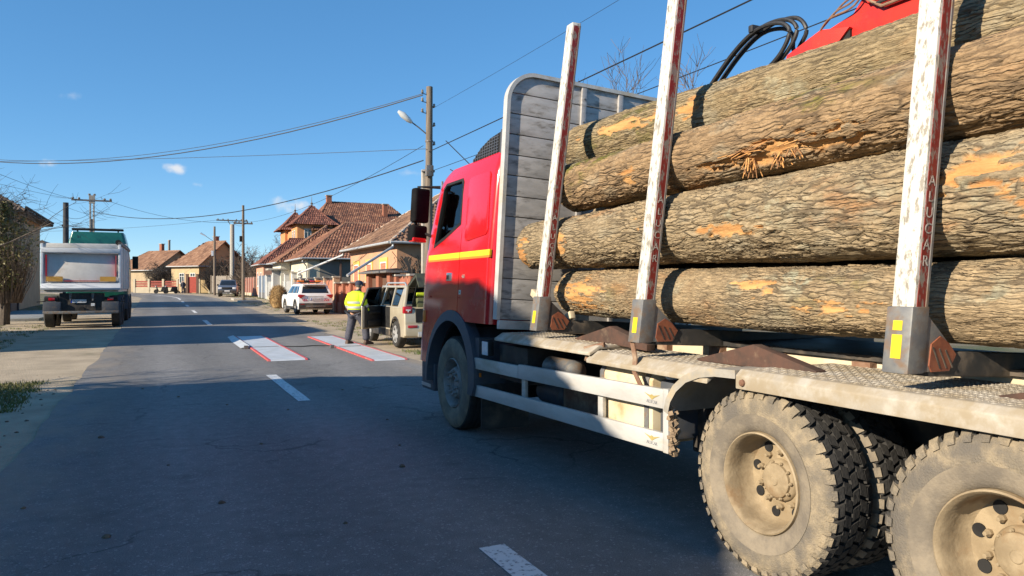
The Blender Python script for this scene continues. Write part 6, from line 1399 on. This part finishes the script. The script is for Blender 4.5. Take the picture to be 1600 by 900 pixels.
lh = part('lamp_head', MB().loft([ell(-.62, 0, 0, .02, .05, 12), ell(-.70, 0, 0, .05, .10, 12), ell(-1.0, 0, 0, .07, .13, 12), ell(-1.18, 0, 0, .03, .07, 12)]).xf(lambda p: p), M['lamp'], None) if False else part('lamp_head', MB().tube([(-.62, 0, 7.66), (-.75, 0, 7.75), (-.98, 0, 7.92), (-1.14, 0, 8.03)], [.05, .10, .115, .05], 12), mat('lamp_white', (.72, .74, .72), (.65, .66, .64), rough=.4), pl1, smooth=True)
for k, z in enumerate((8.75, 8.45, 8.05)):
    part('bracket', MB().tube([(0, 0, z), (-.22, 0, z + .03)], .015, 6), M['galv'], pl1); insulator((-.22, 0, z + .03), pl1)
for z in (8.3, 7.6, 6.9): part('bracket', MB().tube([(0, 0, z), (.24, 0, z)], .015, 6), M['galv'], pl1); insulator((.24, 0, z), pl1)
part('junction_box', MB().box(-.16, .12, -.30, -.12, 5.7, 6.1), M['galv'], pl1, bevel=.02); part('steel_band', MB().tube([(.045, 0, 7.0), (.045, 0, 7.06)], .15, 12), M['galv'], pl1); part('steel_band', MB().tube([(.03, .06, 5.9), (.03, .06, 5.96)], .25, 12), M['galv'], pl1)
pl2 = thing('concrete_power_pole', 'concrete pole with a crossarm of insulators behind the tipper truck', 'pole', (-4.4, 64.8, gz(65)))
for x in (-.17, .07): part('post_leg', MB().box(x, x + .10, -.13, .13, 0, 7.6), M['concrete'], pl2, bevel=.01)
part('post_core', MB().box(-.071, .071, -.10, .10, 2.2, 6.4), M['concrete'], pl2); part('post_head', MB().box(-.2, .2, -.14, .14, 7.6, 8.2), M['concrete'], pl2)
part('crossarm', MB().box(-1.35, 1.35, -.16, -.08, 7.75, 7.87), M['galv'], pl2)
for x in (-1.25, -.85, .85, 1.25): insulator((x, -.12, 7.87), pl2, 1.8)
for x in (-.17, .17): insulator((x, -.0, 8.2), pl2, 2.0)
pl3 = pole('utility_pole', 'dark tarred pole stub to the left above the tipper truck', -4.6, 48.7, 6.2, .17, .14, M['darkpole']); part('strap', MB().obox((-.14, 0, 4.9), (.12, .12, .12)), M['darkpole'], pl3, bevel=.02)
pl4 = pole('utility_pole', 'slim dark pole with a small lamp in front of the ochre house', 6.1, 92, 8.0, .15, .11, M['woodpole']); part('lamp_arm', MB().tube([(0, 0, 6.2), (-1.0, 0, 6.9)], .03, 6), M['galv'], pl4); part('lamp_head', MB().tube([(-.9, 0, 6.85), (-1.5, 0, 7.2)], [.06, .1], 8), M['lamp'], pl4); part('meter_box', MB().box(-.35, -.12, -.12, .1, 4.6, 5.2), M['white'], pl4)
pl5 = thing('concrete_power_pole', 'thick concrete pole with a forked crossarm beyond the pickup', 'pole', (8.8, 101, gz(101)))
part('post', MB().tube([(0, 0, 0), (0, 0, 8.9)], [.30, .26], 8), M['concrete'], pl5); part('fork', MB().tube([(-.5, 0, 9.3), (0, 0, 8.5), (.5, 0, 9.3)], .06, 6), M['galv'], pl5); part('crossarm', MB().box(-1.9, 1.9, -.08, .08, 9.3, 9.45), M['galv'], pl5)
for x in (-1.7, -1.1, -.5, .5, 1.1, 1.7): insulator((x, 0, 9.45), pl5, 1.8)
pl6 = pole('utility_pole', 'tall slim wooden pole with a crossarm beside the parked pickup', 6.9, 68.8, 8.4, .15, .10, M['woodpole'])
part('crossarm', MB().box(-.8, .8, -.06, .06, 6.75, 6.86), M['woodpole'], pl6)
for x in (-.7, -.35, .35, .7): insulator((x, 0, 6.86), pl6, 1.2)
part('meter_box', MB().box(-.3, -.1, -.1, .1, 5.2, 5.7), M['black'], pl6)
pl7 = pole('utility_pole', 'wooden pole standing off the road on the right behind the truck', 9.2, -14, 9.0, .16, .12, M['woodpole'])
pl8 = pole('utility_pole', 'wooden pole beside the tall sand-coloured house, carrying the crossing cables', -9.0, 50.0, 8.9, .15, .12, M['woodpole'])
def wire(label, a, b, sag, r=.012, n=18):
    a, b = Vector(a), Vector(b); pts = [a + (b - a) * (k / n) - Vector((0, 0, sag * 4 * (k / n) * (1 - k / n))) for k in range(n + 1)]
    single('power_cable', MB().tube(pts, r, 5), M['wire'], label, 'cable', group='overhead cables', smooth=True)
g1 = gz(26) - .05
wire('thick overhead cable sweeping left from the top of the lamp pole across the sky', (8.9, 26.1, 8.75), (-9, 50, 8.7), 1.05, .022)
wire('upper strand of the cable pair sweeping left from the lamp pole', (8.9, 26.1, 8.8), (-9, 50, 8.8), .98, .012)
wire('lone thin cable crossing left below the thick one, level in the sky', (9.0, 26.0, 6.75), (-9, 50, 8.6), .1, .010)
wire('drooping cable bundle from the lamp pole across to the concrete pole behind the tipper', (8.95, 26.2, 6.35), (-4.4, 64.8, 7.4), 1.25, .022)
wire('thin cable from the lamp pole to the slim wooden pole', (8.95, 26.2, 6.9), (6.3, 68.8, 7.25), .8, .010)
wire('cable from the slim wooden pole across to the concrete pole with insulators', (6.2, 68.8, 7.25), (-3.2, 64.8, 8.2), .5, .012)
wire('cable from the insulator crossarm toward the left edge of the sky', (-5.6, 64.7, 8.25), (-12, 36, 9.5), .5, .012)
wire('lower cable from the insulator crossarm toward the left edge of the sky', (-5.2, 64.7, 8.2), (-14, 34, 8.4), .5, .010)
wire('cable between the dark pole stub and the sand-coloured house', (-4.6, 48.7, 5.2), (-7.2, 51.6, 5.0), .18, .014)
wire('cable from the dark pole stub to the insulator crossarm', (-4.6, 48.7, 5.6), (-4.4, 64.8, 7.4), .3, .012)
wire('thick dark cable rising to the upper right above the headboard', (9.1, 26.1, 6.65), (9.2, -14, 6.7), .12, .016)
wire('thinner cable beneath the thick one, running right behind the truck cab', (9.1, 26.1, 5.9), (9.2, -14, 5.9), .2, .010)
wire('high thin cable running right from the lamp pole top', (9.3, 26.1, 8.3), (9.4, -14, 8.4), .3, .005)
wire('cable between the slim wooden pole and the forked concrete pole', (7.2, 68.8, 7.2), (8.8, 101, 10.0), .4, .014)
wire('cable from the forked crossarm to the far left past the bend', (7.2, 101, 10.1), (-30, 118, 9), .9, .016)

# ================================================================== TREES, SHRUBS, FENCES
def bare_tree(name, label, x, y, h, seed, spread=.5, levels=4, r=.14, m=None, lean=(0, 0), cat='tree', low=.3, group=None, twr=.006, kids=(4, 6)):
    t = thing(name, label, cat, (x, y, gz(y) - .05), group=group); rs = random.Random(seed); tr, cr = MB(), MB()
    def grow(p, d, ln, rad, lv):
        n = 4; pts = [p.copy()]; dd = d.copy()
        for k in range(n):
            dd = (dd + Vector((rs.gauss(0, .13), rs.gauss(0, .13), rs.gauss(.05, .08)))).normalized(); pts.append(pts[-1] + dd * ln / n)
        rad2 = max(rad * .55, twr * .6)
        (tr if lv <= 1 else cr).tube(pts, [rad + (rad2 - rad) * k / n for k in range(n + 1)], 7 if lv == 0 else 5 if lv == 1 else 4 if lv == 2 else 3, cap=False)
        if lv < levels:
            for _ in range(rs.randint(*kids)):
                f = rs.uniform(low if lv == 0 else .25, 1.0); i = min(n - 1, int(f * n)); b = pts[i].lerp(pts[i + 1], f * n - i)
                ax = Vector((rs.gauss(0, 1), rs.gauss(0, 1), rs.gauss(0, .45))).normalized(); nd = (dd * (1 - spread) + ax * spread * 1.3).normalized(); nd.z = abs(nd.z) * .8 + .08 if lv < 2 else nd.z
                grow(b, nd.normalized(), ln * rs.uniform(.5, .72), max(rad * (1 - f * .5) * .5, twr), lv + 1)
    grow(Vector((0, 0, -.1)), Vector((lean[0], lean[1], 1)).normalized(), h * .5, r, 0)
    part('trunk', tr, M['trunk'], t, smooth=True, recalc=False); o = part('crown', cr, m or M['twigdark'], t, smooth=True, recalc=False)
    return t
bare_tree('bare_tree', 'bare tree at the left edge whose branches reach over the tall house', -6.5, 33.2, 9.8, 21, .55, 4, .12, kids=(4, 6))
bare_tree('bare_tree', 'bare roadside tree on the left whose branches streak the sunlit road', -7.8, 12.9, 8.0, 34, .5, 3, .16, kids=(5, 7), twr=.012)
bare_tree('bare_tree', 'twiggy tree tops showing above the headboard', 15.2, 20.5, 9.6, 22, .35, 4, .14, M['twig'], twr=.008)
bare_tree('bare_tree', 'bare tree standing behind the two houses at the bend', 4.2, 136, 9.5, 23, .6, 4, .25, M['twigdark'], twr=.02)
bare_tree('bare_tree', 'bare tree top between the thicket and the turreted house', 17.5, 118, 11.5, 24, .5, 4, .22, M['twig'], twr=.02)
bare_tree('bare_tree', 'pale bare tree behind the slim wooden pole', 13, 112, 10, 25, .5, 4, .22, M['twig'], twr=.02)
bare_tree('bare_tree', 'small bare tree behind the red slatted fence', -.2, 114, 5.5, 26, .6, 4, .15, M['twigdark'], twr=.016)
def shrub(name, label, x, y, rx, ry, h, n, m, seed, leaf=None, nl=0, tw=.010, z0=0., ls=.06, cat='shrub'):
    t = thing(name, label, cat, (x, y, gz(y) - .05)); rs = random.Random(seed); mb = MB()
    for _ in range(n):
        a, q = rs.uniform(0, 6.28), math.sqrt(rs.random()); b = Vector((q * rx * .55 * math.cos(a), q * ry * .55 * math.sin(a), z0)); hh = h * rs.uniform(.45, 1) * (1.05 - .45 * q * q)
        e = Vector((q * rx * math.cos(a) + rs.gauss(0, .12 * rx), q * ry * math.sin(a) + rs.gauss(0, .12 * ry), z0 + hh)); mid = (b + e) / 2 + Vector((rs.gauss(0, .1 * rx), rs.gauss(0, .1 * ry), hh * .08))
        mb.tube([b, mid, e], [tw * 1.6, tw, tw * .4], 3, cap=False)
        for _k in range(4):
            f = rs.uniform(.3, 1); c = b.lerp(e, f); mb.tube([c, c + Vector((rs.gauss(0, .16), rs.gauss(0, .16), rs.gauss(.14, .14))) * (h / 3 + .4)], [tw * .7, tw * .3], 3, cap=False)
    part('branches', mb, m, t, recalc=False)
    if nl:
        lf = MB()
        for _ in range(nl):
            a, q, v = rs.uniform(0, 6.28), rs.random() ** .5, rs.random(); f = math.sin(math.pi * (.15 + .8 * v))
            clump = .72 + .55 * math.sin(a * 3 + v * 9 + seed) * math.sin(v * 14 + a)
            c = Vector((q * rx * f * clump * math.cos(a), q * ry * f * clump * math.sin(a), z0 + h * (.12 + .85 * v))); u = Vector((rs.gauss(0, 1), rs.gauss(0, 1), rs.gauss(0, 1))).normalized(); w = u.cross(Vector((rs.gauss(0, 1), rs.gauss(0, 1), rs.gauss(0, 1)))).normalized()
            s_ = ls * rs.uniform(.6, 1.4); lf.add([c - u * s_, c + w * s_ * .5, c + u * s_, c - w * s_ * .5], [(0, 1, 2, 3)])
        part('leaves', lf, leaf, t, recalc=False, kind='stuff')
    return t
ivt = shrub('ivy_tree', 'ivy-covered bushy tree at the left edge beside the tipper truck', -5.5, 35.6, 1.2, 1.1, 4.2, 170, M['twig'], 41, M['ivy'], 3600, .010, .9, .07, 'tree')
part('trunk', MB().tube([(0, 0, -.2), (.05, 0, 1.2), (-.05, 0, 2.4)], [.2, .17, .1], 8), M['trunk'], ivt, smooth=True)
ld = thing('straw_shrub', 'round straw-coloured clipped shrub in front of the white car', 'shrub', (7.1, 49.5, gz(49))); lf = MB(); rs = random.Random(6)
for _ in range(3200):
    u = Vector((rs.gauss(0, 1), rs.gauss(0, 1), rs.gauss(0, 1))).normalized(); q = rs.uniform(.82, 1.02); c = Vector((u.x * .55 * q, u.y * .6 * q, .72 + max(-.72, u.z * .72 * q))); d_ = (u + Vector((rs.gauss(0, .6), rs.gauss(0, .6), rs.gauss(0, .6)))).normalized(); w = d_.cross(Vector((.3, .5, .8))).normalized() * .012
    lf.add([c - w, c + w, c + d_ * rs.uniform(.08, .2)], [(0, 1, 2)])
part('foliage', lf, M['straw'], ld, recalc=False, kind='stuff'); part('core', MB().loft([ell(0, 0, z, r * .5, r * .55, 12) for z, r in ((.05, .7), (.35, .95), (.8, 1.0), (1.15, .75), (1.36, .3))]), M['straw'], ld, smooth=True)
for k, (x, y, rx, ry, h, lab) in enumerate(((11.5, 100, 3.0, 3.5, 4.6, 'brown bare thicket behind the slim wooden pole'), (14.5, 104, 3.4, 4, 5.0, 'tall brown thicket beside the pink house'), (10.0, 105, 3.0, 3, 5.0, 'brown thicket beside the ochre house'), (7.6, 106.3, 2.0, 1.8, 5.0, 'dark bush covering the shaded wall of the ochre house'), (1.6, 116.8, 2.8, 2.0, 4.4, 'brown bush in front of the farthest house'), (3.2, 113.5, 2.0, 1.6, 3.0, 'low brown bush between the two far houses'), (12.2, 95, 2.4, 3.4, 4.6, 'brown bush just beyond the pink fence'))):
    shrub('bare_thicket', lab, x, y, rx, ry, h, 650, M['twig'] if k not in (3, 4) else M['twigdark'], 60 + k, tw=.030)
def fence(name, label, p0, p1, h, post_m, panel_m, n, style='slats', plinth=None, post=.30, ph=None, cap=None, gap=.05, wz=.3, cat='fence'):
    p0, p1 = Vector((*p0, 0)), Vector((*p1, 0)); d = p1 - p0; Lg = d.length; ang = math.atan2(d.y, d.x); ym = (p0.y + p1.y) / 2
    t = thing(name, label, cat, (p0.x, p0.y, gz(ym) - .04), ang); stp = Lg / n; ph = ph or h + .15
    for k in range(n + 1):
        po = part('post', MB().box(k * stp - post / 2, k * stp + post / 2, -post / 2, post / 2, 0, ph), post_m, t)
        if cap: part('post_cap', MB().box(k * stp - post * .65, k * stp + post * .65, -post * .65, post * .65, ph, ph + .08), cap, po)
    if plinth: part('plinth', MB().box(0, Lg, -.09, .09, -.2, wz), plinth, t)
    for k in range(n):
        a, b = k * stp + post / 2, (k + 1) * stp - post / 2; z0 = wz if plinth else .08
        if style == 'rails':
            q = int((h - z0) / .30)
            for j in range(q): part('rail', MB().box(a, b, -.03, .03, z0 + .08 + j * .30, z0 + .28 + j * .30), panel_m, t)
        elif style == 'solid': part('panel', MB().box(a, b, -.04, .04, z0, h), panel_m, t)
        else:
            w = .10; m_ = int((b - a) / (w + gap))
            for j in range(m_): part('picket', MB().box(a + j * (w + gap), a + j * (w + gap) + w, -.02, .02, z0, h + .04 * ((j * 7 + k) % 3)), panel_m, t)
            part('rail', MB().box(a, b, .021, .06, z0 + .2, z0 + .28), panel_m, t); part('rail', MB().box(a, b, .021, .06, h - .3, h - .22), panel_m, t)
    return t
cw = plaster('cream_low_wall', (.58, .50, .36))
fence('slatted_fence', 'low cream wall with red rails in front of the farthest house', (-2.6, 111.2), (2.6, 109.0), 1.75, cw, mat('red_rails', (.36, .07, .045)), 3, 'rails', cw, .25, wz=.75)
fence('gate', 'red metal gate between dark brown posts at the bend', (3.75, 107.6), (5.0, 107.1), 2.2, M['brownwood'], mat('red_gate', (.42, .06, .035)), 1, 'solid', None, .30, 2.5, M['tilebrown'] and M['brownwood'], cat='gate')
fence('boundary_wall', 'short ochre wall beside the red gate', (5.2, 107.0), (6.4, 106.5), 1.8, cw, plaster('ochre_wall', (.50, .36, .18)), 1, 'solid', None, .2, cat='wall')
fence('wooden_fence', 'weathered grey board fence behind the parked pickup', (6.5, 104.0), (10.0, 100.5), 2.3, M['woodpole'], mat('grey_boards', (.34, .30, .25), (.26, .22, .18), rough=.9, scale=6, stretch=(3, 3, .3)), 2, 'slats', None, .14, gap=.015)
fence('iron_fence', 'pink-red board fence with pale posts before the pink house', (9.8, 95.5), (9.9, 86.6), 2.0, plaster('pink_posts', (.55, .36, .28)), mat('dull_red_boards', (.34, .12, .085)), 4, 'slats', cw, .28, wz=.35, gap=.02)
fence('gate', 'blue-grey panelled gate beside the pink house', (9.6, 79.6), (9.7, 72.5), 2.2, M['white'] and plaster('white_gate_post', (.62, .62, .60)), mat('blue_grey_panel', (.12, .16, .22), (.10, .13, .18), rough=.5), 3, 'solid', plaster('dark_plinth', (.12, .12, .13)), .3, 2.3, cat='gate', wz=.6)
fence('picket_fence', 'grey-white picket fence before the cream house front', (9.4, 71.8), (9.4, 57.5), 1.7, plaster('white_gate_post', (.62, .62, .60)), mat('pale_pickets', (.50, .50, .48)), 4, 'slats', cw, .35, 2.3, M['concrete'], wz=.4)
fence('brick_fence', 'red brick fence with pale posts between the white car and the peach house', (9.3, 56.0), (9.3, 42.6), 1.75, plaster('buff_posts', (.50, .36, .24)), M['ironred'], 5, 'slats', plaster('dark_stone_plinth', (.10, .085, .075)), .32, 1.95, M['concrete'], wz=.65, gap=.02)
fence('iron_fence', 'salmon openwork iron fence behind the beige SUV', (9.3, 30.4), (9.3, 24.6), 1.95, M['brick'], M['ironred'], 3, 'slats', plaster('salmon_plinth', (.46, .24, .16)), .35, 2.05, M['concrete'], wz=.75, gap=.07)
gt = fence('gate', 'dark brown gate with a little roof in front of the peach house', (9.2, 34.4), (9.2, 30.9), 1.95, M['brick'], M['brownwood'], 2, 'solid', None, .45, 2.15, cat='gate')
part('gate_roof', MB().box(-.6, 4.1, -.5, .5, 2.16, 2.25), M['galv'], gt, bevel=.02); part('gate_roof_top', MB().prism([(-.45, 2.25), (.45, 2.25), (0, 2.36)], 'x', -.5, 4.0), M['tiledark'], gt)
add_tone(gt.children[-1].data, [.4] * len(gt.children[-1].data.polygons))
fence('brick_fence', 'brick fence with pale posts between the brown gate and the street corner', (9.3, 42.0), (9.3, 35.1), 1.5, M['brick'], M['ironred'], 4, 'slats', plaster('salmon_plinth', (.46, .24, .16)), .35, 1.7, M['concrete'], wz=.65, gap=.05)
fence('gate', 'dark solid metal gate at the left edge beside the sand-coloured house', (-7.25, 50.9), (-7.25, 43.0), 2.7, M['darkpole'], mat('black_green_sheet', (.02, .022, .022), (.03, .032, .03), rough=.5), 3, 'solid', None, .2, cat='gate')
pk = thing('porch', 'small pale grey porch pillar with a flat cap in front of the cream house', 'porch', (9.0, 63.5, gz(63))); part('pillar', MB().box(-.35, .35, -.35, .35, 0, 2.6), plaster('grey_porch', (.42, .42, .42)), pk); part('roof', MB().box(-.8, .8, -.8, .8, 2.6, 2.75), M['concrete'], pk, bevel=.02)
for k, (x, y, w, lab) in enumerate(((6.7, 62, 1.6, 'concrete culvert slab on the right verge beyond the straw shrub'), (7.0, 70, 1.8, 'concrete culvert slab on the right verge before the pink house'))): single('culvert_slab', MB().box(x - w / 2, x + w / 2, y - 1.3, y + 1.3, gz(y) - .1, gz(y) + .16), M['concrete'], lab, 'slab', bevel=.03)
single('pavement_apron', MB().box(-7.4, -4.6, 38, 50.5, gz(44) - .2, gz(44) + .06), mat('grey_concrete_apron', (.30, .30, .29), (.24, .24, .23), rough=.9, scale=3), 'grey concrete apron in front of the left house gate', 'pavement', bevel=.02)
# far figures at the bend
def tiny_person(label, x, y, rot, top, legs):
    t = thing('person', label, 'person', (x, y, gz(y)), rot); J2 = {k: ((v[0][0] * .9, v[0][1] * .6, v[0][2] * .98), tuple(q * 1.15 for q in v[1]) if isinstance(v[1], tuple) else v[1] * 1.15) for k, v in J.items()}
    link('body', skin_mesh('body', J2, Ed, 1), skin_m, t); part('coat', MB().loft([ell(0, 0, z, rx, ry, 12) for z, rx, ry in ((.82, .22, .17), (1.1, .22, .17), (1.36, .23, .16), (1.46, .12, .1))]).tube([(-.2, .02, 1.38), (-.27, .0, 1.12), (-.24, .08, .9)], .075, 8).tube([(.2, .02, 1.38), (.27, .0, 1.12), (.24, .08, .9)], .075, 8), top, t, smooth=True)
    part('trousers', MB().tube([(-.10, 0, .9), (-.13, -.02, .5), (-.15, -.07, .08)], [.12, .09, .08], 8).tube([(.10, 0, .9), (.14, .08, .5), (.16, .09, .08)], [.12, .09, .08], 8), legs, t, smooth=True); part('hat', MB().loft([ell(0, .07, 1.62, .12, .13, 10), ell(0, .07, 1.72, .10, .11, 10), ell(0, .07, 1.77, .03, .03, 10)]), top, t, smooth=True)
    return t
tiny_person('distant person in dark clothes standing before the red gate', 3.1, 103.0, R(20), mat('navy_cloth', (.03, .035, .055)), trm)
for k, (x, y, lab) in enumerate(((.6, 104.5, 'left one of two dark motor scooters parked at the bend'), (1.7, 103.8, 'right one of two dark motor scooters parked at the bend'))):
    t = thing('motor_scooter', lab, 'scooter', (x, y, gz(y)), R(80 + 15 * k), group='scooters parked at the bend')
    for yy in (-.6, .62): part('wheel', MB().lathe([(-.05, .14), (-.06, .24), (0, .27), (.06, .24), (.05, .14)], (0, yy, .27), 'x', 16), M['rubber'], t, smooth=True)
    part('frame', MB().prism([(-.8, .45), (-.75, .78), (-.1, .80), (.05, .35), (.3, .35), (.55, .95), (.62, .92), (.5, .3), (.3, .22), (-.4, .22)], 'x', -.16, .16), M['black'], t, bevel=.04); part('handlebar', MB().tube([(-.32, .5, 1.05), (0, .56, 1.0), (.32, .5, 1.05)], .02, 6), M['chrome'], t); part('seat', MB().box(-.15, .15, -.8, -.1, .78, .88), M['black'], t, bevel=.03); part('headlamp', MB().obox((0, .64, .9), (.18, .1, .16)), M['lamp'], t, bevel=.03)

for o in bpy.data.objects:
    if '_abs' in o: del o['_abs']
